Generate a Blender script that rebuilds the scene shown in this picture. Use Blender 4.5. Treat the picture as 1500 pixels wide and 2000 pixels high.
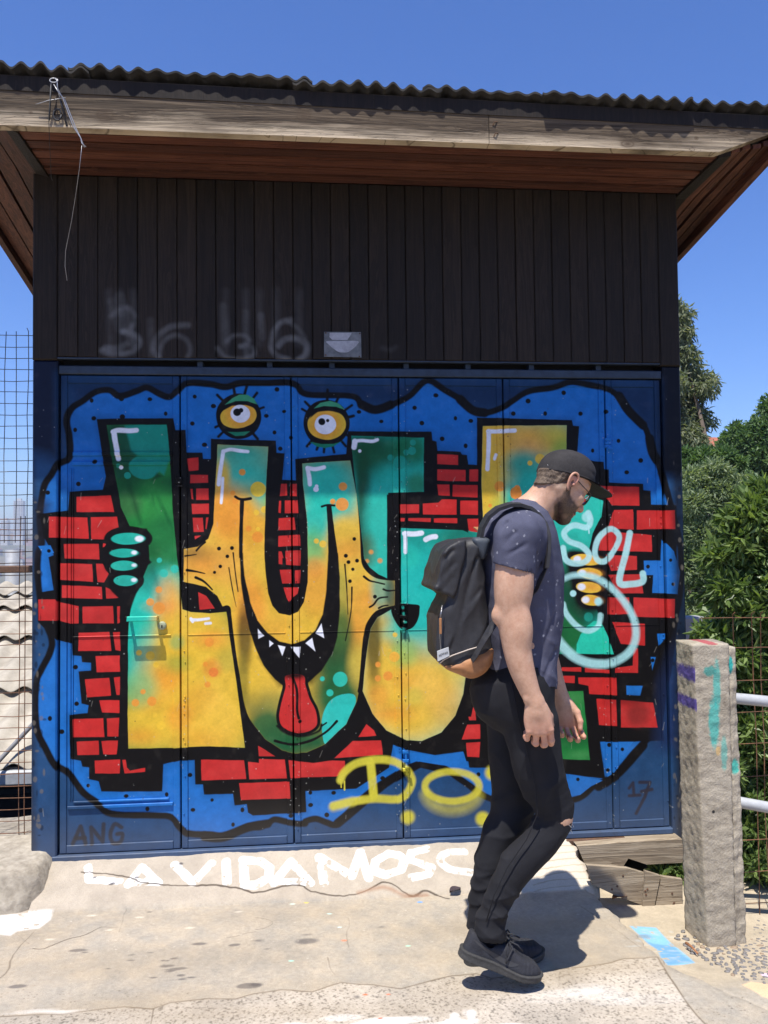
import bpy, bmesh, math, random
import numpy as np
from mathutils import Vector, Matrix
for o in list(bpy.data.objects): bpy.data.objects.remove(o, do_unlink=True)
SC = bpy.context.scene
COL = SC.collection
# ------------------------------------------------------------------ camera, sky, sun, exposure
cam_d = bpy.data.cameras.new('camera'); cam = bpy.data.objects.new('camera', cam_d); COL.objects.link(cam)
cam_d.sensor_fit = 'VERTICAL'; cam_d.sensor_height = 24.0; cam_d.lens = 24.0*1618/2000
cam_d.clip_start, cam_d.clip_end = .05, 9000
cam.location = (0, 0, 1.5)
_y, _p, _r = math.radians(5.565), math.radians(2.02), math.radians(0.639)
_fw = Vector((math.sin(_y)*math.cos(_p), math.cos(_y)*math.cos(_p), math.sin(_p))); _rt = Vector((math.cos(_y), -math.sin(_y), 0)); _up = _rt.cross(_fw)
_r2, _u2 = _rt*math.cos(_r)-_up*math.sin(_r), _rt*math.sin(_r)+_up*math.cos(_r)
cam.rotation_euler = Matrix((_r2, _u2, -_fw)).transposed().to_euler()
SC.camera = cam
SUN_TO = Vector((-.17, -.335, 1.0)).normalized()
world = bpy.data.worlds.new('World'); SC.world = world; world.use_nodes = True
wn = world.node_tree; wn.nodes.clear()
sky = wn.nodes.new('ShaderNodeTexSky'); sky.sky_type = 'NISHITA'; sky.sun_disc = False
sky.sun_elevation = math.asin(SUN_TO.z); sky.sun_rotation = math.atan2(SUN_TO.x, SUN_TO.y)
sky.altitude = 0; sky.air_density = 1.0; sky.dust_density = .2; sky.ozone_density = 2.6
bg = wn.nodes.new('ShaderNodeBackground'); bg.inputs['Strength'].default_value = .088
wo = wn.nodes.new('ShaderNodeOutputWorld'); hs = wn.nodes.new('ShaderNodeHueSaturation'); hs.inputs['Saturation'].default_value = 1.15; wn.links.new(sky.outputs[0], hs.inputs['Color']); tint = wn.nodes.new('ShaderNodeMix'); tint.data_type = 'RGBA'; tint.blend_type = 'MULTIPLY'; tint.inputs[0].default_value = 1.0; tint.inputs[7].default_value = (.80, 1.0, 1.48, 1); wn.links.new(hs.outputs[0], tint.inputs[6]); wn.links.new(tint.outputs[2], bg.inputs[0]); wn.links.new(bg.outputs[0], wo.inputs[0])
sun_d = bpy.data.lights.new('sun', 'SUN'); sun_d.energy = 5.0; sun_d.angle = math.radians(.53); sun_d.color = (1.0, .955, .88)
sun = bpy.data.objects.new('sun', sun_d); COL.objects.link(sun); sun.rotation_euler = SUN_TO.to_track_quat('Z', 'Y').to_euler(); sun.location = (-3, -5, 14)
SC.view_settings.view_transform = 'Standard'; SC.view_settings.look = 'None'; SC.view_settings.exposure = .5; SC.view_settings.gamma = 1.0
SC.view_settings.use_curve_mapping = False
SC.cycles.max_bounces = 7; SC.cycles.diffuse_bounces = 4; SC.cycles.transparent_max_bounces = 6
random.seed(7); RNG = np.random.RandomState(7)
# ------------------------------------------------------------------ photo-plane geometry (camera model) and the paint raster
F_PX, CAM_Z = 1618.0, 1.5
YAW, PITCH, ROLL = math.radians(5.565), math.radians(2.02), math.radians(0.639)
def cam_axes():
    cy, sy, cp, sp = math.cos(YAW), math.sin(YAW), math.cos(PITCH), math.sin(PITCH)
    fw = np.array([sy*cp, cy*cp, sp]); rt = np.array([cy, -sy, 0.0]); up = np.cross(rt, fw)
    c, s = math.cos(ROLL), math.sin(ROLL)
    return rt*c - up*s, rt*s + up*c, fw
C_RT, C_UP, C_FW = cam_axes()
WALL_Y = 3.8
def rays(P):
    P = np.asarray(P, float).reshape(-1, 2)
    return C_FW + np.outer((P[:, 0]-750)/F_PX, C_RT) - np.outer((P[:, 1]-1000)/F_PX, C_UP)
def on_y(P, y):
    d = rays(P); t = y/d[:, 1:2]
    return d*t + np.array([0, 0, CAM_Z])
def on_z(P, z=0.0):
    d = rays(P); t = (z-CAM_Z)/d[:, 2:3]
    return d*t + np.array([0, 0, CAM_Z])
def T(ox, oy, k):
    return lambda *pts: [(ox+u*k, oy+v*k) for u, v in pts]
T1, T2, T3 = T(340, 730, .24), T(60, 800, .2), T(60, 1080, .2)
T4, T5, T6 = T(340, 1080, .24), T(340, 1300, .24), T(660, 960, .2)
T7, T8 = T(900, 760, .2), T(1060, 1180, .18667)
A3, A4, A5, A6 = T(0, 560, 1/3), T(500, 560, 1/3), T(0, 1000, 1/3), T(0, 1400, 1/3)
B1, B2, B3, B4 = T(800, 840, 1/3), T(1000, 540, 1/3), T(1000, 1000, 1/3), T(500, 1040, .3)
B6, B7 = T(1050, 1450, .3), T(500, 1400, 1/3)
PX = T(0, 0, 1)

def lin(c):
    c = np.asarray(c, float)/255.0
    return np.where(c <= .04045, c/12.92, ((c+.055)/1.055)**2.4)

def smooth_pts(pts, closed=True, n=6):
    P = np.asarray(pts, float); N = len(P); out = []
    rng_ = range(N if closed else N-1)
    for i in rng_:
        if closed: p0, p1, p2, p3 = P[i-1], P[i], P[(i+1) % N], P[(i+2) % N]
        else: p0, p1, p2, p3 = P[max(i-1, 0)], P[i], P[i+1], P[min(i+2, N-1)]
        for k in range(n):
            t = k/n
            out.append(.5*((2*p1)+(-p0+p2)*t+(2*p0-5*p1+4*p2-p3)*t*t+(-p0+3*p1-3*p2+p3)*t**3))
    if not closed: out.append(P[-1])
    return np.array(out)

def vnoise(h, w, cell, seed, octaves=3):
    r = np.random.RandomState(seed); out = np.zeros((h, w), np.float32); amp, tot = 1.0, 0.0
    for o in range(octaves):
        c = max(2.0, cell/2**o); gh, gw = int(h/c)+3, int(w/c)+3
        g = r.rand(gh, gw).astype(np.float32)
        y = np.arange(h)/c; x = np.arange(w)/c
        iy, ix = y.astype(int), x.astype(int); fy, fx = y-iy, x-ix
        fy = (fy*fy*(3-2*fy))[:, None].astype(np.float32); fx = (fx*fx*(3-2*fx))[None].astype(np.float32)
        a = g[iy][:, ix]; b = g[iy][:, ix+1]; c_ = g[iy+1][:, ix]; d = g[iy+1][:, ix+1]
        out += amp*((a*(1-fx)+b*fx)*(1-fy)+(c_*(1-fx)+d*fx)*fy); tot += amp; amp *= .5
    return out/tot

class Canvas:
    """flat paint layer: shapes are given in photograph pixels, sent onto the painted plane by `to_plane`, and rasterised there"""
    def __init__(self, x0, x1, y0, y1, res, to_plane, base, ch=3):
        self.x0, self.y0, self.res, self.to_plane = x0, y0, res, to_plane
        self.w, self.h = int((x1-x0)*res), int((y1-y0)*res)
        self.x1, self.y1 = x0+self.w/res, y0+self.h/res
        self.img = np.zeros((self.h, self.w, ch), np.float32); self.img[:] = base
        self.wob = (vnoise(self.h, self.w, 40, 5, 3)-.5).astype(np.float32)
        self.mask = None
    def c(self, P):
        q = self.to_plane(P)
        return np.stack([(q[:, 0]-self.x0)*self.res, (q[:, 1]-self.y0)*self.res], 1)
    def scale(self, P):
        P = np.asarray(P, float).reshape(-1, 2).mean(0)
        a = self.c([P, P+[1, 0], P+[0, 1]])
        return (np.hypot(*(a[1]-a[0]))+np.hypot(*(a[2]-a[0])))/2
    def box(self, V, pad):
        lo = np.floor(V.min(0)-pad).astype(int); hi = np.ceil(V.max(0)+pad).astype(int)+1
        return max(lo[0], 0), min(hi[0], self.w), max(lo[1], 0), min(hi[1], self.h)
    def grid(self, b):
        return np.meshgrid(np.arange(b[0], b[1])+.5, np.arange(b[2], b[3])+.5)
    def segd(self, V, b, reach, closed, half=None):
        # distance to a polyline, only evaluated within `reach` of each segment
        H, W = b[3]-b[2], b[1]-b[0]; d = np.full((H, W), 1e6, np.float32); N = len(V)
        for i in range(N if closed else N-1):
            a, q = V[i], V[(i+1) % N]; e = q-a; L = float(e@e) or 1e-9
            x0 = max(int(min(a[0], q[0])-reach)-b[0], 0); x1 = min(int(max(a[0], q[0])+reach)+2-b[0], W)
            y0 = max(int(min(a[1], q[1])-reach)-b[2], 0); y1 = min(int(max(a[1], q[1])+reach)+2-b[2], H)
            if x0 >= x1 or y0 >= y1: continue
            X = (np.arange(x0, x1, dtype=np.float32)+(b[0]+.5-a[0]))[None]; Y = (np.arange(y0, y1, dtype=np.float32)+(b[2]+.5-a[1]))[:, None]
            t = np.clip((X*e[0]+Y*e[1])/L, 0, 1).astype(np.float32)
            g = np.sqrt((X-t*e[0])**2+(Y-t*e[1])**2)
            if half is not None: g = g-(half[0]+(half[1]-half[0])*(i+t)/(N-1))
            v = d[y0:y1, x0:x1]; np.minimum(v, g, out=v)
        return d
    def cov_poly(self, pts, grow=0, soft=1.2, smooth=False):
        if smooth: pts = smooth_pts(pts)
        V = self.c(pts); s = self.scale(pts); b = self.box(V, (grow+soft)*s+3)
        if b[0] >= b[1] or b[2] >= b[3]: return b, None
        H, W = b[3]-b[2], b[1]-b[0]; par = np.zeros((H, W+1), np.int32); N = len(V)
        for i in range(N):
            (ax, ay), (bx, by) = V[i], V[(i+1) % N]
            lo, hi = (ay, by) if ay < by else (by, ay)
            r0, r1 = max(int(math.ceil(lo-.5))-b[2], 0), min(int(math.ceil(hi-.5))-b[2], H)
            if r0 >= r1: continue
            rr = np.arange(r0, r1); xc = (bx-ax)*(rr+b[2]+.5-ay)/(by-ay)+ax
            par[rr, np.clip(np.ceil(xc-.5).astype(int)-b[0], 0, W)] += 1
        inside = (np.cumsum(par[:, :W], 1) & 1).astype(bool)
        d = self.segd(V, b, (abs(grow)+soft)*s+4, True); d = np.where(inside, -d, d)
        return b, np.clip(.5-(d-grow*s+self.wob[b[2]:b[3], b[0]:b[1]]*1.6*s)/max(soft*s, 1.0), 0, 1)
    def put(self, b, a, col, alpha=1.0):
        if a is None: return
        a = a*alpha
        if self.mask is not None: a = a*self.mask[b[2]:b[3], b[0]:b[1]]
        a = a[..., None]; v = self.img[b[2]:b[3], b[0]:b[1]]
        v *= (1-a); v += a*col
    def poly(self, pts, col, grow=0, soft=1.2, smooth=False, alpha=1.0):
        b, a = self.cov_poly(pts, grow, soft, smooth); self.put(b, a, col, alpha)
    def line(self, pts, col, w, soft=1.2, alpha=1.0, smooth=True, closed=False, w1=None):
        if smooth and len(pts) > 2: pts = smooth_pts(pts, closed)
        pts = np.asarray(pts, float); V = self.c(pts); s = self.scale(pts)
        wm = max(w, w1 or w); b = self.box(V, (wm+soft)*s+3)
        if b[0] >= b[1] or b[2] >= b[3]: return
        d = self.segd(V, b, (wm/2+soft)*s+4, closed, (w*s/2, (w1 if w1 is not None else w)*s/2))
        a = np.clip(.5-(d+self.wob[b[2]:b[3], b[0]:b[1]]*1.2*s)/max(soft*s, 1.0), 0, 1)
        self.put(b, a, col, alpha)
    def blob(self, p, r, col, soft=None, ry=None, alpha=1.0, rot=0):
        V = self.c([p]); s = self.scale([p]); ry = ry or r; soft = 1.4 if soft is None else soft
        b = self.box(V, (max(r, ry)+soft)*s+2)
        if b[0] >= b[1] or b[2] >= b[3]: return
        X, Y = self.grid(b); X = (X-V[0, 0])/s; Y = -(Y-V[0, 1])/s
        c, q = math.cos(rot), math.sin(rot); X, Y = X*c+Y*q, -X*q+Y*c
        k = np.hypot(X/r, Y/ry); d = (k-1)*min(r, ry)
        d = d + self.wob[b[2]:b[3], b[0]:b[1]]*min(r, 4)*.5
        t = np.clip(.5-d/max(soft, .7), 0, 1)
        self.put(b, t*t*(3-2*t), col, alpha)
    def clip(self, pts, smooth=False, grow=0, soft=1.2):
        m = np.zeros((self.h, self.w), np.float32); b, a = self.cov_poly(pts, grow, soft, smooth)
        if a is not None: m[b[2]:b[3], b[0]:b[1]] = a
        self.mask = m
# ------------------------------------------------------------------ object and mesh helpers
def tag(o, label=None, cat=None, group=None, kind=None):
    if label: o['label'] = label
    if cat: o['category'] = cat
    if group: o['group'] = group
    if kind: o['kind'] = kind
    return o
def empty(name, loc, label, cat, group=None):
    o = bpy.data.objects.new(name, None); o.empty_display_size = .1; COL.objects.link(o); o.location = loc
    return tag(o, label, cat, group)
def link(name, me, parent=None):
    o = bpy.data.objects.new(name, me); COL.objects.link(o)
    if parent is not None:
        o.parent = parent
        o.matrix_parent_inverse = world_of(parent).inverted()
    return o
def world_of(o):
    m = o.matrix_basis.copy()
    if o.parent is not None: m = world_of(o.parent) @ o.matrix_parent_inverse @ m
    return m
class MB:
    def __init__(s): s.v, s.f, s.m = [], [], []
    def add(s, V, Fc, m=0):
        n = len(s.v); s.v += [tuple(map(float, p)) for p in V]; s.f += [tuple(i+n for i in f) for f in Fc]; s.m += [m]*len(Fc); return s
    def box(s, lo, hi, m=0):
        x0, y0, z0 = lo; x1, y1, z1 = hi
        return s.add([(x0, y0, z0), (x1, y0, z0), (x1, y1, z0), (x0, y1, z0), (x0, y0, z1), (x1, y0, z1), (x1, y1, z1), (x0, y1, z1)],
                     [(0, 3, 2, 1), (4, 5, 6, 7), (0, 1, 5, 4), (1, 2, 6, 5), (2, 3, 7, 6), (3, 0, 4, 7)], m)
    def bbox(s, lo, hi, c, m=0):
        """box whose four front (low y) edges are chamfered by c"""
        x0, y0, z0 = lo; x1, y1, z1 = hi
        V = [(x0, y1, z0), (x1, y1, z0), (x1, y1, z1), (x0, y1, z1), (x0, y0+c, z0), (x1, y0+c, z0), (x1, y0+c, z1), (x0, y0+c, z1), (x0+c, y0, z0+c), (x1-c, y0, z0+c), (x1-c, y0, z1-c), (x0+c, y0, z1-c)]
        return s.add(V, [(0, 3, 2, 1), (8, 9, 10, 11), (4, 5, 9, 8), (5, 6, 10, 9), (6, 7, 11, 10), (7, 4, 8, 11), (0, 1, 5, 4), (1, 2, 6, 5), (2, 3, 7, 6), (3, 0, 4, 7)], m)
    def prism(s, poly, y0, y1, m=0):
        """polygon of (x, z) extruded along y"""
        n = len(poly); V = [(x, y0, z) for x, z in poly]+[(x, y1, z) for x, z in poly]
        Fc = [tuple(range(n)), tuple(range(2*n-1, n-1, -1))]+[(i, i+n, (i+1) % n+n, (i+1) % n) for i in range(n)]
        return s.add(V, Fc, m)
    def tube(s, pts, r, n=6, m=0, r1=None):
        pts = [Vector(p) for p in pts]; V = []; Fc = []; L = len(pts)
        ref = None
        for i, p in enumerate(pts):
            d = (pts[min(i+1, L-1)]-pts[max(i-1, 0)]).normalized()
            if ref is None: ref = d.orthogonal().normalized()
            ref = (ref-d*ref.dot(d)); ref = ref.normalized() if ref.length > 1e-6 else d.orthogonal().normalized()
            b = d.cross(ref); rr = r if r1 is None else r+(r1-r)*i/(L-1)
            V += [p+(ref*math.cos(2*math.pi*k/n)+b*math.sin(2*math.pi*k/n))*rr for k in range(n)]
        for i in range(L-1):
            for k in range(n): Fc.append((i*n+k, i*n+(k+1) % n, (i+1)*n+(k+1) % n, (i+1)*n+k))
        Fc += [tuple(range(n-1, -1, -1)), tuple(range((L-1)*n, L*n))]
        return s.add(V, Fc, m)
    def ribbon(s, pts, sides, w, t, m=0):
        """flat strap: centre line pts, unit side vectors, width w, thickness t"""
        pts = [Vector(p) for p in pts]; V = []; Fc = []; L = len(pts)
        for i, p in enumerate(pts):
            d = (pts[min(i+1, L-1)]-pts[max(i-1, 0)]).normalized(); sd = Vector(sides[i]); sd = (sd-d*sd.dot(d)).normalized(); nn = d.cross(sd)
            V += [p-sd*w/2-nn*t/2, p+sd*w/2-nn*t/2, p+sd*w/2+nn*t/2, p-sd*w/2+nn*t/2]
        for i in range(L-1):
            for k in range(4): Fc.append((i*4+k, i*4+(k+1) % 4, i*4+4+(k+1) % 4, i*4+4+k))
        Fc += [(3, 2, 1, 0), tuple(range(L*4-4, L*4))]
        return s.add(V, Fc, m)
    def lathe(s, prof, c, axis='z', n=16, m=0):
        V, Fc = [], []; L = len(prof)
        for r, h in prof:
            for k in range(n):
                a = 2*math.pi*k/n; q = (r*math.cos(a), r*math.sin(a), h)
                if axis == 'y': q = (q[0], q[2], q[1])
                V.append((c[0]+q[0], c[1]+q[1], c[2]+q[2]))
        for i in range(L-1):
            for k in range(n): Fc.append((i*n+k, i*n+(k+1) % n, (i+1)*n+(k+1) % n, (i+1)*n+k))
        Fc += [tuple(range(n-1, -1, -1)), tuple(range((L-1)*n, L*n))]
        return s.add(V, Fc, m)
    def mesh(s, name, mats, smooth=False):
        me = bpy.data.meshes.new(name); me.from_pydata(s.v, [], s.f); 
        for m in (mats if isinstance(mats, (list, tuple)) else [mats]): me.materials.append(m)
        if any(s.m): me.polygons.foreach_set('material_index', s.m)
        if smooth: me.polygons.foreach_set('use_smooth', [True]*len(me.polygons))
        bm = bmesh.new(); bm.from_mesh(me); bmesh.ops.recalc_face_normals(bm, faces=bm.faces); bm.to_mesh(me); bm.free()
        me.update(); return me
    def obj(s, name, mats, parent=None, smooth=False):
        return link(name, s.mesh(name, mats, smooth), parent)
def np_mesh(name, V, Q, mats, smooth=True):
    V = np.asarray(V, np.float32); Q = np.asarray(Q, np.int32); k = Q.shape[1]
    me = bpy.data.meshes.new(name); me.vertices.add(len(V)); me.vertices.foreach_set('co', V.ravel())
    me.loops.add(Q.size); me.loops.foreach_set('vertex_index', Q.ravel()); me.polygons.add(len(Q))
    me.polygons.foreach_set('loop_start', np.arange(0, Q.size, k, dtype=np.int32)); me.polygons.foreach_set('loop_total', np.full(len(Q), k, np.int32))
    me.polygons.foreach_set('use_smooth', np.full(len(Q), smooth))
    for m in (mats if isinstance(mats, (list, tuple)) else [mats]): me.materials.append(m)
    me.update(calc_edges=True); me.validate(); return me
def grid_mesh(name, X, Y, Z, mats, smooth=True):
    h, w = X.shape; idx = np.arange(h*w).reshape(h, w)
    Q = np.stack([idx[:-1, :-1], idx[:-1, 1:], idx[1:, 1:], idx[1:, :-1]], -1).reshape(-1, 4)
    return np_mesh(name, np.stack([X, Y, Z], -1).reshape(-1, 3), Q, mats, smooth)
def fnoise(x, y, z, s, seed=0):
    """cheap smooth pseudo-noise from a few sine waves, about -1..1"""
    r = np.random.RandomState(seed); out = 0
    for k in range(5):
        a = r.normal(size=3); a *= s*r.uniform(.6, 1.7)/np.linalg.norm(a); out = out+np.sin(x*a[0]+y*a[1]+z*a[2]+r.uniform(0, 6.3))
    return out/3.0

# ------------------------------------------------------------------ material helpers
class NT:
    def __init__(s, name):
        s.mat = bpy.data.materials.new(name); s.mat.use_nodes = True; s.t = s.mat.node_tree; s.t.nodes.clear()
        s.out = s.n('OutputMaterial'); s.b = s.n('BsdfPrincipled'); s.t.links.new(s.b.outputs[0], s.out.inputs[0])
    def n(s, typ, **kw):
        nd = s.t.nodes.new('ShaderNode'+typ)
        for k, v in kw.items():
            if k.startswith('_'): setattr(nd, k[1:], v)
        for k, v in kw.items():
            if k.startswith('_'): continue
            s.set(nd, int(k[1:]) if k[0] == 'i' and k[1:].isdigit() else k.replace('__', ' '), v)
        return nd
    def set(s, nd, key, v):
        i = nd.inputs[key]
        if isinstance(v, bpy.types.NodeSocket): s.t.links.new(v, i)
        elif isinstance(v, bpy.types.Node): s.t.links.new(v.outputs[0], i)
        else: i.default_value = (tuple(v)+(1,))[:4] if i.type == 'RGBA' and len(v) == 3 else v
    def pos(s, sc=(1, 1, 1), obj=False):
        g = s.n('TexCoord').outputs['Object'] if obj else s.n('NewGeometry').outputs['Position']
        return s.n('Mapping', Vector=g, Scale=sc).outputs[0]
    def noise(s, scale, detail=4, rough=.55, vec=None, dist=0.0):
        return s.n('TexNoise', Vector=vec if vec is not None else s.pos(), Scale=scale, Detail=detail, Roughness=rough, Distortion=dist).outputs[0]
    def ramp(s, fac, *stops):
        r = s.n('ValToRGB', Fac=fac); e = r.color_ramp.elements
        while len(e) < len(stops): e.new(.5)
        for el, (p, c) in zip(e, stops):
            el.position = p; el.color = (c, c, c, 1) if np.isscalar(c) else tuple(c)+(1,)
        return r.outputs[0]
    def mix(s, fac, a, b, mode='MIX'):
        m = s.n('Mix', _data_type='RGBA', _blend_type=mode)
        s.set(m, 0, fac)
        for k, v in ((6, a), (7, b)): s.set(m, k, v)
        return m.outputs[2]
    def math(s, op, a, b=0.0, clamp=False):
        m = s.n('Math', _operation=op, _use_clamp=clamp); s.set(m, 0, a); s.set(m, 1, b); return m.outputs[0]
    def sep(s, v): return s.n('SeparateXYZ', Vector=v).outputs
    def bump(s, h, strength=.3, dist=.01, normal=None):
        b = s.n('Bump', Height=h, Strength=strength, Distance=dist)
        if normal is not None: s.t.links.new(normal, b.inputs['Normal'])
        return b.outputs[0]
    def done(s, col=None, rough=None, normal=None, spec=None, **kw):
        if col is not None: s.set(s.b, 'Base Color', col)
        if rough is not None: s.set(s.b, 'Roughness', rough)
        if normal is not None: s.t.links.new(normal, s.b.inputs['Normal'])
        if spec is not None: s.b.inputs['Specular IOR Level'].default_value = spec
        for k, v in kw.items(): s.set(s.b, k.replace('__', ' '), v)
        return s.mat
def simple(name, col, rough=.6, var=.25, scale=30, bump=.15, bd=.003, spec=.4, obj=False, metal=0.0, col2=None):
    t = NT(name); p = t.pos(obj=obj); n = t.noise(scale, 5, .6, p); n2 = t.noise(scale*.13, 3, .5, p)
    c = np.array(col); c2 = np.array(col2) if col2 is not None else c*(1-var)
    f = t.math('ADD', t.math('MULTIPLY', n, .6), t.math('MULTIPLY', n2, .4))
    k = t.mix(t.ramp(f, (.35, 0.0), (.65, 1.0)), c2, np.minimum(c*(1+var*.6), 1))
    return t.done(k, rough, t.bump(n, bump, bd), spec, Metallic=metal)
def wood(name, cols, axis, scale=1.0, rough=.75, rnd=.3, bump=.35, extra=None, grain=14.0):
    """long-grained timber along axis 0/1/2; cols dark, mid, light; every board shifts by its own random number"""
    t = NT(name); info = t.n('ObjectInfo'); off = t.n('CombineXYZ', X=t.math('MULTIPLY', info.outputs['Random'], 37.0), Y=t.math('MULTIPLY', info.outputs['Random'], 11.0), Z=t.math('MULTIPLY', info.outputs['Random'], 23.0)).outputs[0]
    g = t.n('NewGeometry').outputs['Position']; v = t.n('VectorMath', _operation='ADD', i0=g, i1=off).outputs[0]
    sc = [grain]*3; sc[axis] = grain*.055
    m = t.n('Mapping', Vector=v, Scale=sc).outputs[0]
    n1 = t.noise(1.6*scale, 6, .62, m, 1.6); sc2 = [70]*3; sc2[axis] = 1.6
    n2 = t.noise(1.0*scale, 3, .6, t.n('Mapping', Vector=v, Scale=sc2).outputs[0]); sc3 = [5]*3; sc3[axis] = 1.1
    n3 = t.noise(1.3, 3, .5, t.n('Mapping', Vector=v, Scale=sc3).outputs[0])
    rings = t.math('FRACT', t.math('MULTIPLY', n1, 6.0)); rings = t.ramp(rings, (0, 0.0), (.55, .55), (.9, 1.0), (1, 0.0))
    f = t.math('ADD', t.math('MULTIPLY', rings, .42), t.math('ADD', t.math('MULTIPLY', n2, .38), t.math('MULTIPLY', n3, .3)))
    c = t.ramp(f, (.22, cols[0]), (.52, cols[1]), (.85, cols[2]))
    r = t.math('ADD', t.math('MULTIPLY', info.outputs['Random'], rnd), 1-rnd/2)
    c = t.mix(1.0, c, t.n('CombineColor', Red=r, Green=r, Blue=r).outputs[0], 'MULTIPLY')
    if extra: c = extra(t, c, g)
    h = t.math('ADD', t.math('MULTIPLY', rings, .5), n2)
    return t.done(c, rough, t.bump(h, bump, .004), .3)
def make_image(name, arr, srgb=False):
    h, w = arr.shape[:2]; im = bpy.data.images.new(name, w, h, alpha=False, float_buffer=False)
    a = np.ones((h, w, 4), np.float32); x = np.clip(arr, 0, 1)
    if srgb: x = np.where(x <= .0031308, x*12.92, 1.055*np.power(np.maximum(x, 1e-9), 1/2.4)-.055)
    else: im.colorspace_settings.name = 'Non-Color'
    a[..., :3] = x
    im.pixels.foreach_set(a.ravel()); im.update(); im.pack(); return im
def plane_tex(t, cv, im, ax):
    """image laid on two world axes over the canvas rectangle"""
    s = t.sep(t.n('NewGeometry').outputs['Position'])
    u = t.math('DIVIDE', t.math('SUBTRACT', s[ax[0]], cv.x0), cv.x1-cv.x0); v = t.math('DIVIDE', t.math('SUBTRACT', s[ax[1]], cv.y0), cv.y1-cv.y0)
    n = t.n('TexImage', Vector=t.n('CombineXYZ', X=u, Y=v, Z=0.0).outputs[0]); n.image = im; n.extension = 'EXTEND'; n.interpolation = 'Cubic'
    return n.outputs[0]
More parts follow.
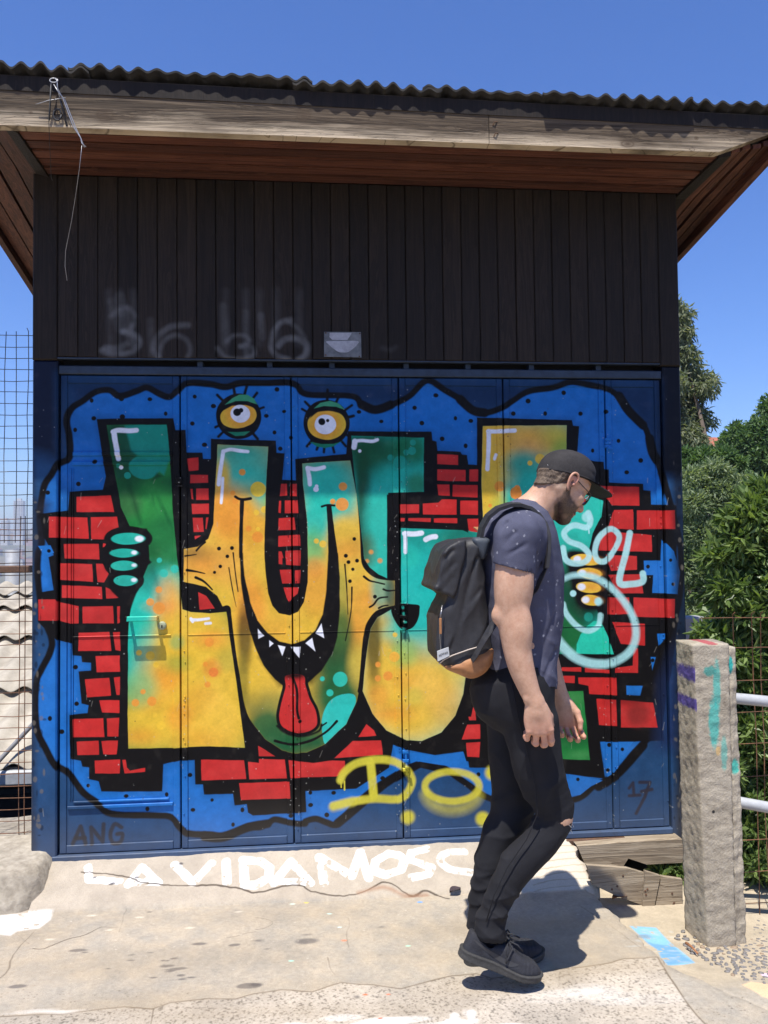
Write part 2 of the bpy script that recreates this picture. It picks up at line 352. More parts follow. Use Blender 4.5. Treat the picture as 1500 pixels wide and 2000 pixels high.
# ------------------------------------------------------------------ the graffiti on the folding door (flat print)
def paint_mural():
    YEL, ORA, TUR, DGR, GRN = [lin(c) for c in ((238, 192, 42), (244, 152, 36), (10, 196, 170), (22, 78, 46), (30, 132, 58))]
    RED, BLK, BLU, NAV, WHT = [lin(c) for c in ((206, 36, 32), (19, 17, 18), (0, 112, 196), (32, 76, 120), (238, 240, 248))]
    TAGY, TAGC, TEAL, DKT = [lin(c) for c in ((218, 206, 46), (176, 232, 228), (14, 160, 136), (16, 108, 90))]
    m = Canvas(-1.21, 1.83, 0.06, 2.36, 700, lambda P: on_y(P, WALL_Y)[:, [0, 2]], NAV)
    h, w = m.h, m.w
    # navy ground coat, cloudy; nearly black towards the lintel and on the jamb posts
    n = vnoise(h, w, 160, 11, 4)[..., None]
    m.img[:] = m.img*(.72+.5*n)
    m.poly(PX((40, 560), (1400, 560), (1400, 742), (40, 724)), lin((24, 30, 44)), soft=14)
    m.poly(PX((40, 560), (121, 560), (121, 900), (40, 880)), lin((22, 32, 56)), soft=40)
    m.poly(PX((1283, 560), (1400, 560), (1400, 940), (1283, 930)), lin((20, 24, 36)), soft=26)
    m.poly(PX((120, 735), (1283, 746), (1283, 860), (1230, 800), (140, 790)), lin((19, 46, 82)), soft=40, alpha=.9)  # upper navy painted darker to deepen the eave shade
    # bright blue field inside a wavy outline
    out = A3((270, 1160), (310, 1100), (345, 1040), (405, 1000), (405, 880), (390, 780), (420, 710), (480, 670), (560, 615), (640, 605), (700, 640), (800, 610), (860, 590), (930, 625), (990, 645), (1040, 610), (1100, 565), (1230, 570)) \
        + PX((440, 756), (470, 748), (520, 748), (560, 747)) + A4((240, 580), (300, 630), (560, 640), (620, 690), (700, 720), (800, 690), (900, 640), (980, 560), (1030, 555), (1100, 600), (1200, 660), (1270, 725), (1340, 740), (1440, 710)) \
        + PX((1000, 784), (1033, 764), (1080, 757), (1110, 747)) + B2((400, 625), (560, 660), (630, 710), (680, 790), (770, 870), (800, 930), (820, 1030), (850, 1080)) + PX((1300, 960), (1324, 1060), (1326, 1150), (1316, 1210), (1300, 1330), (1284, 1420)) \
        + B6((700, 0), (620, 80), (540, 180), (480, 240), (380, 280), (300, 350), (220, 380)) + PX((1040, 1580)) + B7((1370, 480), (1230, 390), (1080, 290), (960, 270), (850, 330), (700, 420), (580, 520), (480, 630), (410, 620), (350, 600), (290, 615)) \
        + T5((1060, 1290), (920, 1275), (820, 1255), (760, 1290), (690, 1320), (600, 1310), (530, 1350), (400, 1395), (300, 1380), (120, 1370), (50, 1320)) + A6((1000, 590), (900, 580), (650, 570), (560, 500), (480, 440), (400, 330), (330, 280), (270, 170), (230, 90)) \
        + A5((215, 1180), (220, 1000), (250, 920), (300, 820), (310, 740), (260, 600), (230, 400), (230, 250)) + PX((84, 1060), (80, 1010), (84, 975))
    m.poly(out, BLU, smooth=True)
    m.clip(out, True)
    r = np.random.RandomState(3)
    for _ in range(70):
        m.blob((r.uniform(80, 1320), r.uniform(760, 1640)), r.uniform(18, 60), BLU*r.uniform(.6, 1.25), soft=50, alpha=.45)
    m.mask = None
    m.line(out, BLK, 12.5, smooth=True, closed=True, soft=3)
    for a in (A4((620, 690), (700, 720), (790, 692)), A4((1200, 660), (1270, 722), (1340, 738)), B2((630, 700), (690, 790), (770, 870)), B2((810, 950), (825, 1030), (850, 1075)), T5((760, 1290), (600, 1320), (400, 1395), (250, 1390)), B6((690, 20), (540, 190), (400, 290)), B7((960, 275), (760, 390), (560, 560), (480, 625))):
        m.line(a, BLK, 18, soft=3)
    m.poly(PX((84, 975), (100, 985), (86, 1020), (90, 1060), (70, 1090), (66, 980)), lin((34, 34, 44)), soft=22, alpha=.85)
    for p in A3((535, 665), (710, 655), (877, 658), (548, 770), (715, 760), (970, 743), (438, 838), (1140, 643), (1250, 698), (1126, 800), (1197, 925), (555, 1025), (457, 1155), (287, 1208)) + A4((122, 600), (165, 730), (60, 755), (108, 853), (205, 885), (142, 948), (604, 732), (735, 788), (930, 708), (1055, 635), (973, 798), (1170, 770), (1260, 785), (1092, 890), (1230, 932)) \
            + B2((95, 728), (10, 802), (305, 680), (197, 802), (404, 803), (550, 792), (627, 962), (475, 1020), (757, 1077), (675, 1147)) + A5((440, 910), (447, 1125), (300, 1205), (362, 1288)) + A6((515, 405), (738, 467), (975, 457), (862, 543), (1112, 343), (1242, 490), (1130, 548), (1420, 548), (1365, 635)) + B7((318, 447), (455, 448), (320, 520), (415, 578), (205, 580), (743, 362), (1180, 257), (1305, 340)):
        m.blob(p, 4.6 if r.rand() > .3 else 3.6, BLK, ry=4.4 if r.rand() > .5 else 3.8)
    # the black mass behind letters and bricks
    mass = PX((188, 818), (339, 816), (343, 840), (362, 840), (364, 884), (395, 884), (396, 896), (411, 896), (412, 857), (539, 860), (540, 884), (556, 885), (551, 937), (578, 938), (576, 896), (676, 886), (680, 842), (843, 843), (845, 860), (853, 862), (855, 880), (900, 882), (903, 887), (913, 888), (915, 907), (932, 908), (932, 815),
        (1118, 820), (1120, 831), (1132, 832), (1128, 890), (1160, 900), (1179, 902), (1180, 916), (1189, 917), (1190, 942), (1257, 945), (1258, 957), (1272, 958), (1273, 985), (1318, 987), (1320, 1215), (1308, 1300), (1294, 1420), (1297, 1447), (1245, 1449), (1200, 1452), (1173, 1450), (1183, 1522), (1110, 1513), (1040, 1500), (917, 1500), (915, 1488), (905, 1487), (905, 1468), (850, 1476), (800, 1466), (768, 1455), (760, 1500),
        (696, 1541), (597, 1546), (598, 1587), (494, 1594), (484, 1588), (482, 1571), (458, 1574), (455, 1551), (398, 1553), (396, 1533), (381, 1533), (380, 1485), (350, 1486), (318, 1493), (317, 1547), (197, 1547), (192, 1527), (173, 1523), (173, 1500), (160, 1498), (157, 1487), (137, 1483), (135, 1397), (170, 1393), (172, 1378), (158, 1375), (153, 1312), (177, 1310), (177, 1295), (160, 1293), (158, 1282), (142, 1280), (140, 1257), (113, 1250), (77, 1213), (75, 1157), (107, 1152), (105, 1140), (97, 1088), (107, 1084), (88, 1048), (80, 1004), (132, 997), (135, 960), (200, 956), (206, 930))
    m.poly(mass, BLK, grow=4, soft=16, alpha=.30); m.poly(mass, BLK)
    m.poly(PX((1296, 1330), (1330, 1240), (1330, 1470), (1286, 1460)), lin((26, 48, 92)), soft=44)
    for pts in (T2((80, 1330), (205, 1325), (240, 1400), (140, 1420)), B3((875, 160), (940, 230), (975, 350), (960, 480), (825, 475), (830, 370), (780, 370), (775, 285), (870, 285)), B3((855, 715), (905, 712), (900, 735), (862, 785)), B3((815, 850), (845, 852), (825, 930)),
                B3((672, 1018), (768, 1020), (755, 1078), (675, 1072)), B3((520, 1348), (715, 1348), (600, 1490), (560, 1500)), B6((415, 0), (610, 0), (560, 110), (500, 195), (455, 225)), B6((205, 208), (430, 250), (350, 290), (280, 345), (225, 345)), B7((805, 168), (905, 210), (1080, 230), (1215, 208), (1248, 300), (1080, 285), (960, 265), (870, 300), (830, 290)),
                A5((80, 0), (81, 0), (81, 1))):
        m.poly(pts, BLU)
    m.poly(B7((860, 290), (940, 262), (1080, 285), (1180, 350), (1100, 330), (960, 300)), BLK, soft=2)
    for p in B3((800, 320), (920, 282), (933, 422), (827, 870), (570, 1365), (650, 1393)) + B6((465, 15), (555, 47), (457, 180), (265, 243)) + T2((190, 1380),):
        m.blob(p, 3.6, BLK)
    # bricks
    bricks = [T2((443, 850), (780, 835), (812, 1000), (443, 1000)), T2((188, 1045), (550, 1053), (565, 1262), (190, 1250)), T2((583, 1050), (840, 1045), (860, 1170), (720, 1268), (587, 1268)), T2((322, 1312), (662, 1310), (670, 1465), (330, 1455)), T2((705, 1308), (735, 1310), (715, 1340), (700, 1345)),
        T3((275, 98), (598, 108), (607, 285), (280, 262)), T3((632, 103), (700, 105), (760, 205), (715, 290), (650, 285)), T3((302, 312), (692, 330), (697, 452), (302, 440)), T3((727, 333), (835, 380), (860, 440), (735, 447)), T3((85, 450), (250, 448), (275, 478), (465, 520), (465, 690), (385, 690), (275, 660), (90, 655)), T3((503, 525), (800, 520), (810, 690), (503, 690)), T3((840, 523), (870, 520), (865, 680), (845, 690)),
        T3((462, 778), (765, 772), (785, 958), (460, 960)), T3((800, 775), (870, 772), (873, 958), (825, 950)), T3((628, 1008), (867, 1003), (870, 1163), (640, 1168)), T3((525, 1235), (765, 1220), (780, 1395), (545, 1415)), T3((808, 1218), (870, 1210), (868, 1392), (835, 1390)), A5((580, 1105), (700, 1103), (698, 1180), (595, 1178)),
        A6((425, 15), (605, 8), (610, 120), (427, 122)), A6((622, 10), (698, 6), (692, 118), (627, 117)), A6((447, 148), (575, 142), (580, 225), (450, 228)), A6((593, 145), (690, 140), (682, 222), (603, 222)), A6((552, 258), (702, 252), (700, 335), (555, 335)), A6((715, 255), (735, 253), (740, 300), (760, 318), (850, 300), (850, 325), (728, 335)),
        T1((105, 690), (195, 680), (200, 785), (120, 790)), T1((130, 820), (275, 822), (275, 885), (130, 890)), T1((130, 935), (150, 935), (157, 1025), (140, 1020)), T1((177, 932), (280, 932), (283, 1027), (178, 1027)), T1((140, 1058), (283, 1055), (283, 1140), (147, 1142)), T1((150, 1172), (232, 1170), (240, 1285), (158, 1288)), T1((260, 1170), (278, 1168), (262, 1265), (255, 1260)), T1((165, 1320), (215, 1318), (168, 1350)),
        T4((195, 320), (260, 350), (335, 455), (207, 462)),
        T1((870, 895), (918, 895), (920, 990), (860, 995)), T1((948, 897), (998, 895), (1000, 998), (945, 995)), T1((855, 1035), (870, 1033), (868, 1135), (850, 1130)), T1((900, 1030), (1005, 1028), (1015, 1135), (900, 1135)), T1((850, 1175), (980, 1168), (990, 1270), (848, 1275)), T1((848, 1318), (1025, 1308), (1028, 1400), (848, 1408)), T1((850, 1445), (875, 1445), (890, 1500), (850, 1500)), T1((905, 1440), (1030, 1437), (1030, 1500), (905, 1500)),
        T4((850, 0), (878, 0), (882, 95), (850, 90)), T4((908, 0), (1030, 0), (1028, 105), (912, 95)), T4((857, 135), (955, 137), (960, 250), (880, 250)), T4((982, 140), (1030, 137), (1025, 248), (982, 250)), T4((888, 280), (1018, 278), (1005, 330), (970, 360), (935, 405), (918, 370)),
        A4((1063, 980), (1187, 985), (1187, 1045), (1063, 1040)), A4((1063, 1068), (1230, 1072), (1230, 1140), (1063, 1135)), A4((1252, 1070), (1303, 1070), (1303, 1140), (1252, 1140)), A4((1063, 1158), (1133, 1160), (1137, 1225), (1070, 1222)), A4((1155, 1160), (1300, 1162), (1300, 1235), (1153, 1228)), A4((843, 1275), (958, 1273), (958, 1328), (843, 1328)), A4((978, 1270), (1070, 1265), (1090, 1245), (1177, 1247), (1177, 1335), (978, 1335)), A4((1198, 1252), (1303, 1253), (1303, 1338), (1198, 1335)),
        A4((848, 1355), (873, 1355), (870, 1375), (848, 1375)), A4((893, 1355), (1027, 1355), (1025, 1380), (893, 1372)), A4((1043, 1357), (1180, 1357), (1180, 1385), (1043, 1382)), A4((1238, 1358), (1305, 1357), (1305, 1440), (1250, 1440)),
        T7((90, 785), (165, 785), (160, 900), (90, 895)), T7((1320, 940), (1365, 935), (1370, 985), (1330, 965)), B2((500, 1225), (748, 1232), (752, 1345), (585, 1340)), B2((600, 1368), (712, 1365), (715, 1483), (565, 1475)), B2((735, 1370), (945, 1370), (947, 1480), (735, 1482)),
        B3((590, 0), (715, 0), (715, 100), (560, 98)), B3((530, 110), (822, 135), (825, 235), (510, 225)), B3((550, 250), (735, 258), (735, 338), (580, 345)), B3((565, 368), (755, 365), (775, 478), (620, 478)), B3((560, 500), (690, 500), (690, 600), (560, 600)), B3((715, 500), (945, 508), (945, 620), (715, 615)), B3((585, 643), (782, 655), (783, 785), (640, 775)), B3((715, 790), (743, 800), (743, 945), (603, 943), (605, 915), (710, 900)), B3((293, 910), (408, 910), (408, 938), (290, 932)), B3((430, 912), (575, 925), (580, 945), (430, 940)),
        B3((297, 962), (370, 962), (370, 1005), (300, 1000)), B3((390, 970), (612, 970), (618, 1075), (455, 1068), (450, 1020), (392, 1008)), B3((497, 1095), (610, 1100), (617, 1255), (512, 1250)), B3((640, 1103), (830, 1118), (857, 1265), (640, 1265)),
        B4((720, 1250), (770, 1290), (785, 1325), (665, 1335)), B4((630, 1360), (815, 1355), (828, 1450), (510, 1472)), T5((683, 655), (825, 742), (690, 740)), T5((218, 768), (570, 772), (585, 925), (222, 938)), T5((600, 785), (690, 795), (690, 762), (900, 768), (918, 920), (612, 930)), T5((932, 770), (1130, 795), (1290, 775), (1390, 778), (1395, 860), (1330, 905), (948, 918)), T5((528, 960), (938, 945), (950, 1085), (545, 1097)),
        B7((1245, 0), (1290, 0), (1290, 20), (1250, 22)), B7((1240, 48), (1315, 45), (1315, 130), (1207, 135)), B7((1233, 155), (1315, 150), (1310, 240), (1240, 235)), B4((1415, 1140), (1430, 1135), (1435, 1225), (1395, 1225))]
    for i, q in enumerate(bricks):
        m.clip(q)
        m.poly(q, RED*(1+.12*((i*37 % 10)/10-.5)))
        cx, cy = np.mean(q, 0)
        for k in range(2):
            m.blob((cx+r.uniform(-14, 14), cy+r.uniform(-9, 9)), r.uniform(10, 26), RED*r.uniform(.55, 1.2)+[.02, .005, .004], soft=16, ry=r.uniform(5, 12), alpha=.4)
        m.mask = None
    m.blob(B3((740, 1190),)[0], 22, lin((120, 40, 34)), soft=22, alpha=.6); m.blob(B3((700, 1105),)[0], 38, BLK, soft=18, ry=8, alpha=.5)

    def letter(pts, base, blobs, smooth=False):
        m.poly(pts, base, smooth=smooth); m.clip(pts, smooth)
        for b in blobs:
            (x, y), rad, col = b[:3]; al = b[3] if len(b) > 3 else .85; ry = b[4] if len(b) > 4 else rad
            m.blob((x, y), rad, col, soft=rad*1.1, ry=ry, alpha=al)
    def fleck(pts, cols, rr, n, seed, soft=2.0, alpha=.9):
        q = np.random.RandomState(seed); P = np.array(pts); lo, hi = P.min(0), P.max(0)
        for _ in range(n):
            m.blob((q.uniform(lo[0], hi[0]), q.uniform(lo[1], hi[1])), q.uniform(*rr), cols[q.randint(len(cols))], soft=soft, alpha=alpha*q.uniform(.4, 1))
    # ---- first letter
    K = PX((208, 830), (325, 829), (332, 900), (334, 936), (337, 1000), (341, 1040), (346, 1090), (350, 1120), (356, 1190), (372, 1196), (410, 1198), (442, 1195), (449, 1240), (460, 1320), (470, 1400), (478, 1461), (410, 1458), (340, 1461), (250, 1463), (249, 1400), (250, 1233), (254, 1197), (258, 1170), (268, 1150), (280, 1125), (292, 1095), (288, 1036), (254, 1030), (236, 990), (228, 944), (216, 884))
    letter(K, GRN, [((245, 860), 50, DGR, .9, 70), ((300, 850), 46, TEAL*.85, .95, 40), ((300, 870), 36, TEAL*.8, .95, 30), ((245, 930), 46, DGR, .7), ((330, 945), 30, DGR, .7, 14), ((300, 985), 40, lin((48, 150, 66)), .8, 36), ((250, 985), 26, lin((60, 110, 60)), .7), ((325, 1045), 40, lin((30, 120, 60)), .8), ((290, 1085), 26, DGR, .5), ((336, 1090), 22, lin((34, 130, 70)), .9),
        ((300, 1170), 66, TUR, 1, 54), ((270, 1230), 60, TUR, 1, 70), ((280, 1300), 50, TUR*.9, .9, 50), ((330, 1140), 30, TUR, .8), ((340, 1230), 34, YEL, .95, 90), ((350, 1330), 70, YEL, .95, 110), ((300, 1410), 80, YEL, .95, 60), ((410, 1330), 80, YEL, 1, 140), ((420, 1420), 70, YEL, 1, 60), ((390, 1230), 50, YEL, 1, 40),
        ((325, 1170), 24, ORA, .5, 40), ((315, 1185), 22, lin((238, 150, 60)), .7, 9), ((330, 1320), 26, ORA, .5), ((300, 1345), 40, ORA, .35), ((350, 1400), 26, ORA, .5), ((410, 1250), 26, ORA, .7, 14), ((415, 1305), 18, lin((240, 120, 40)), .5), ((270, 1440), 30, ORA, .5, 14), ((390, 1370), 34, ORA, .3), ((395, 1440), 40, ORA, .35, 20), ((445, 1290), 22, lin((180, 170, 60)), .5), ((270, 1345), 34, lin((90, 190, 120)), .6), ((345, 1297), 24, lin((150, 170, 60)), .6, 16), ((345, 1255), 14, lin((90, 180, 110)), .5), ((430, 1400), 40, lin((250, 200, 60)), .6)])
    m.poly(T2((740, 160), (930, 165), (980, 380), (1040, 440), (970, 500), (960, 620), (850, 680), (790, 450)), lin((24, 84, 58)), soft=4, alpha=.75)
    m.blob(T2((1110, 560),)[0], 30, TEAL*.85, soft=3, ry=24); m.poly(T2((920, 160), (1325, 150), (1360, 470), (1300, 640), (1120, 500), (980, 400)), TEAL*.85, soft=5, alpha=.9)
    m.blob(T2((943, 643),)[0], 6.5, TEAL); m.blob(T2((855, 548),)[0], 4.5, TEAL*.8); m.poly(T2((1230, 615), (1290, 650), (1180, 690)), DGR, soft=6)
    m.line(T2((950, 700), (1000, 880), (1070, 1110)), DGR*.7, 7, soft=10, alpha=.6); m.line(T3((1180, 150), (1230, 280), (1250, 450)), lin((30, 120, 100)), 6, soft=9, alpha=.4)
    for p, rad, c in ((T3((1250, 360),)[0], 7, ORA), (T3((1165, 480),)[0], 8, ORA), (T3((1250, 540),)[0], 12, ORA), (T3((1055, 978),)[0], 5.5, YEL), (T3((1165, 1005),)[0], 9, YEL), (T3((1222, 1093),)[0], 5.5, YEL), (T3((1095, 1358),)[0], 5.5, ORA), (T3((1180, 1450),)[0], 9.5, ORA), (T3((1020, 1465),)[0], 7.5, ORA), (A5((907, 1195),)[0], 4.5, YEL*1.05), (A5((943, 1252),)[0], 8.5, YEL*1.1), (T3((1253, 72),)[0], 5, TUR), (T3((1405, 158),)[0], 8.5, TUR), (T3((1300, 200),)[0], 8, TUR), (A5((1225, 765),)[0], 9, ORA), (A5((1250, 940),)[0], 9, lin((242, 130, 40))), (A5((1203, 893),)[0], 5, ORA), (A5((1215, 1012),)[0], 6, ORA)):
        m.blob(p, rad, c, soft=2.6, alpha=.88)
    m.mask = None
    for c, rx, ry in (((250, 1052), 47, 25), ((244, 1080), 42, 22), ((245, 1105), 42, 23), ((245, 1134), 36, 23)):
        m.blob(c, rx, BLK, soft=2, ry=ry)
    m.poly(T3((1000, 0), (1100, 20), (1180, 90), (1120, 140), (1080, 250), (1080, 320), (1030, 400), (970, 560), (940, 700), (865, 640), (880, 470), (790, 380), (720, 290)), BLK, soft=3)
    m.poly(T2((860, 1100), (960, 1150), (1130, 1160), (1180, 1260), (1160, 1320), (900, 1320)), BLK, soft=3)
    m.blob((288, 1130), 22, BLK, soft=24, ry=30, alpha=.35)
    for c, rx, ry, k in (((250.5, 1052), 33, 12, (21, 4, 9)), ((243.5, 1080), 28, 8.6, (18, 1, 6)), ((242.5, 1105), 26, 9.6, (19, 0, 5)), ((245, 1134), 23.5, 10.6, (16, -1, 5.5))):
        m.blob(c, rx, TUR*.85, ry=ry); m.blob((c[0]+rx*.1, c[1]+2), rx*.6, TUR*.7, soft=9, ry=ry*.5, alpha=.6)
        m.blob((c[0]+k[0], c[1]-1+k[1]*.3), k[2], WHT, soft=3.5, ry=k[2]*.72)
    # ---- second letter, the one with the face
    U = PX((425, 868), (524, 872), (520, 936), (518, 994), (516, 1090), (519, 1120), (524, 1160), (532, 1183), (545, 1198), (566, 1202), (582, 1195), (594, 1176), (601, 1138), (602, 1090), (600, 1018), (592, 946), (590, 905), (686, 899), (693, 940), (700, 1000), (705, 1060), (710, 1102), (720, 1118), (740, 1129), (771, 1133), (771, 1184), (752, 1190), (736, 1199), (720, 1220), (713, 1250), (707, 1315), (697, 1370), (676, 1415), (635, 1454), (599, 1470), (575, 1471), (551, 1466), (518, 1444), (489, 1408), (474, 1375), (466, 1320), (458, 1255), (450, 1195), (448, 1188), (436, 1188), (424, 1164), (402, 1146), (359, 1136), (359, 1072), (386, 1068), (407, 1052), (417, 1023), (419, 970), (423, 910))
    letter(U, YEL*.97, [((475, 885), 80, TEAL, 1, 36), ((480, 925), 60, TUR, .95, 34), ((520, 960), 26, TUR, .8, 40), ((432, 930), 16, YEL, .9, 30), ((640, 920), 80, TEAL*.95, 1, 40), ((640, 965), 60, TUR, 1, 56), ((615, 1020), 30, TUR, .95, 46), ((612, 1075), 24, lin((90, 190, 110)), .8, 40), ((665, 985), 24, TUR, .5), ((672, 1040), 26, YEL, .9, 30), ((530, 985), 18, lin((150, 200, 90)), .7, 22),
        ((440, 1000), 40, ORA, .8, 50), ((480, 1030), 50, ORA, .45, 50), ((400, 1100), 50, ORA, .75, 30), ((380, 1080), 26, lin((120, 90, 40)), .7, 14), ((430, 1080), 26, lin((210, 150, 40)), .6, 10), ((460, 1110), 40, lin((244, 176, 60)), .6), ((490, 1180), 30, ORA, .75, 50), ((520, 1230), 60, ORA, .4, 24), ((600, 1240), 40, YEL, .7), ((620, 1150), 34, ORA, .5, 50), ((615, 1110), 20, ORA, .6), ((680, 1080), 34, ORA, .55, 20), ((690, 1060), 40, lin((206, 140, 40)), .45, 12), ((720, 1160), 44, ORA, .8, 30), ((700, 1130), 40, YEL, .5), ((745, 1150), 20, TUR*.8, .7, 40), ((765, 1160), 12, lin((24, 80, 70)), .8, 40), ((695, 1230), 30, ORA, .6, 40),
        ((667, 1180), 16, lin((130, 150, 60)), .6, 70), ((655, 1280), 40, DGR, .95, 60), ((668, 1230), 20, lin((70, 110, 50)), .8, 40), ((660, 1360), 50, lin((36, 100, 54)), 1, 70), ((620, 1450), 70, lin((26, 96, 54)), 1, 34), ((560, 1450), 60, lin((26, 92, 52)), 1, 40), ((520, 1420), 40, lin((40, 100, 56)), .95, 40), ((500, 1370), 26, lin((50, 90, 60)), .7, 26), ((530, 1360), 40, lin((60, 120, 70)), .5, 30), ((500, 1300), 40, YEL, .8, 70), ((545, 1330), 26, YEL, .7, 22), ((478, 1240), 14, lin((60, 50, 30)), .8, 60), ((474, 1330), 12, lin((110, 110, 40)), .6, 50), ((700, 1300), 20, lin((220, 190, 60)), .7, 40)])
    for p, rad, c in ((T1((553, 800),)[0], 6.5, ORA), (T1((685, 940),)[0], 15, lin((248, 208, 36))), (T1((478, 970),)[0], 5, ORA), (T1((498, 1035),)[0], 6, ORA), (T1((735, 1105),)[0], 7, YEL*1.05), (T1((670, 1128),)[0], 5, YEL*1.05), (T1((605, 1260),)[0], 6, ORA), (T1((683, 1262),)[0], 4, YEL*1.1), (T1((680, 1330),)[0], 11, ORA), (T1((1375, 915),)[0], 8, ORA), (T1((1368, 1063),)[0], 12.5, ORA), (T1((1292, 1040),)[0], 5, ORA), (T1((1158, 1362),)[0], 5, YEL), (T1((1212, 1385),)[0], 7, YEL), (T4((1207, 1027),)[0], 5, TUR), (T4((1352, 1030),)[0], 14.5, TUR), (T4((1268, 1140),)[0], 6.5, TUR)):
        m.blob(p, rad, c, soft=2, alpha=.95)
    m.poly(T5((1455, 232), (1330, 250), (1245, 320), (1205, 430), (1205, 560), (1235, 645), (1330, 600), (1440, 450), (1480, 300)), lin((8, 196, 180)), smooth=True)
    m.mask = None
    # black brush lines between letters
    m.line(T6((205, 0), (228, 300), (243, 600), (258, 715), (320, 790), (400, 835), (510, 850), (560, 850)), BLK, 8)
    m.line(T6((195, -300), (205, 0)), BLK, 8, smooth=False); m.line(A4((560, 990), (600, 1200)), BLK, 9, smooth=False)
    m.line(T6((540, 1140), (450, 1160), (370, 1200), (300, 1300), (275, 1400), (262, 1500)) + PX((706, 1330), (703, 1350)), BLK, 9)
    m.line(T4((330, 470), (400, 450), (440, 448), (450, 520), (470, 700), (500, 900), (540, 1150), (560, 1300)), BLK, 8)
    m.poly(T4((550, 1150), (600, 1330), (700, 1480), (720, 1500), (575, 1500)), BLK, soft=2)
    mouth = T4((560, 0), (570, 180), (620, 400), (680, 550), (760, 650), (860, 722), (960, 742), (1060, 712), (1150, 630), (1210, 500), (1240, 300), (1255, 0), (1335, 0), (1350, 200), (1350, 480), (1330, 680), (1290, 820), (1200, 960), (1090, 1060), (980, 1090), (880, 1080), (820, 1030), (730, 920), (660, 770), (610, 620), (580, 480), (545, 250), (530, 0))
    m.poly(mouth, BLK, soft=2); m.poly(T4((700, 850), (1230, 850), (1120, 1060), (860, 1080)), BLK, soft=16)
    m.poly(T1((535, 1030), (568, 1030), (560, 1260), (557, 1500), (527, 1500), (530, 1260)), BLK); m.line(T1((498, 1000), (530, 1018), (570, 1022), (622, 1014)), BLK, 5.5)
    m.poly(T1((1240, 1072), (1280, 1072), (1310, 1300), (1338, 1500), (1255, 1500), (1252, 1300)), BLK); m.line(T1((1203, 1080), (1250, 1068), (1305, 1072)), BLK, 4)
    for q in (((680, 615), (685, 700), (735, 675), (700, 640)), ((775, 712), (775, 768), (810, 738)), ((845, 752), (880, 840), (905, 765)), ((950, 765), (1020, 855), (1028, 765)), ((1070, 735), (1125, 690), (1150, 803)), ((1150, 655), (1200, 575), (1222, 695))):
        m.poly(T4(*q), WHT)
    tongue = T4((910, 1000), (905, 1100), (870, 1240), (855, 1330), (870, 1400), (920, 1440), (1000, 1465), (1090, 1455), (1150, 1420), (1165, 1370), (1150, 1280), (1100, 1180), (1070, 1080), (1050, 1000))
    m.poly(tongue, BLK, grow=6, smooth=True); m.poly(tongue, RED, smooth=True); m.clip(tongue, True)
    m.blob(T4((980, 985),)[0], 26, BLK, soft=14, ry=10); m.blob(T4((1010, 1470),)[0], 30, RED*.5, soft=10, ry=5, alpha=.7); m.mask = None
    m.line(T4((965, 1010), (1000, 1120), (1002, 1280), (1015, 1345)), BLK, 5); m.blob(T4((1025, 1372),)[0], 3.4, BLK)
    m.line(T4((840, 1410), (900, 1460), (1000, 1490), (1090, 1485), (1180, 1450), (1200, 1400)), BLK, 5, soft=3)
    m.line(T5((820, 615), (900, 635), (1000, 640), (1120, 610), (1240, 540), (1325, 455)), BLK, 5); m.line(T5((1205, 492), (1240, 468)), BLK, 3.5)
    for q, ww in (((90, 25), (180, 12)), 4), (((105, 140), (180, 152), (250, 168)), 5), (((175, 200), (230, 225), (270, 258), (310, 300)), 5.5), (((480, 0), (500, 180), (520, 315)), 3), (((445, 120), (475, 300), (505, 440)), 2.4), (((1390, 95), (1405, 280), (1415, 500)), 3.4), (((1448, 280), (1440, 480), (1395, 715)), 3.4):
        m.line(T4(*q), BLK, ww, w1=ww*.45)
    m.line(T1((180, 1440), (215, 1400), (250, 1370)), BLK, 4)
    for q, ww in (((255, 830), (310, 870), (370, 885), (455, 905)), 4.5), (((445, 955), (490, 970), (560, 965)), 3.6), (((310, 1130), (350, 1105), (400, 1045), (485, 1030)), 4), (((400, 1140), (440, 1120), (490, 1112)), 3.6):
        m.line(T6(*q), BLK, ww, w1=ww*.7)
    for p in T1((365, 1422), (470, 1418), (433, 1487), (1467, 1345), (1397, 1482)) + T4((432, 28), (375, 110), (328, 158), (1398, 22), (1420, 75), (1455, 133), (1432, 230)) + T6((188, 676), (362, 1027)):
        m.blob(p, 3.6, BLK)
    # ---- third letter
    S1 = PX((687, 851), (828, 855), (828, 960), (758, 962), (757, 1130), (740, 1122), (722, 1108), (712, 1092), (706, 1040), (700, 990), (694, 940), (688, 880))
    letter(S1, TUR*.95, [((720, 880), 60, DGR*1.1, 1, 40), ((740, 900), 50, lin((20, 96, 62)), .9, 34), ((800, 880), 36, lin((20, 110, 66)), .9, 40), ((710, 940), 16, DGR, .9, 60), ((780, 930), 40, TUR, .9, 24), ((815, 945), 22, lin((40, 130, 80)), .8), ((712, 1020), 14, lin((30, 70, 44)), .9, 80), ((735, 1010), 24, TUR, .8, 60), ((720, 1075), 16, lin((90, 100, 40)), .5, 30)])
    for p, rad in zip(A4((845, 1030), (787, 1000), (915, 960), (920, 912), (880, 970)), (13, 6, 8, 6, 6)): m.blob(p, rad, TEAL, soft=2.5, alpha=.85)
    for p, rad in zip(T6((325, 590), (412, 675), (285, 680)), (4.5, 4.5, 4)): m.blob(p, rad, ORA, soft=4, alpha=.8)
    m.mask = None
    S2 = PX((780, 1031), (904, 1035), (935, 1040), (960, 1180), (930, 1300), (910, 1319), (905, 1355), (890, 1398), (862, 1431), (824, 1448), (794, 1446), (755, 1427), (728, 1394), (709, 1350), (712, 1310), (719, 1262), (724, 1228), (738, 1206), (762, 1192), (780, 1178))
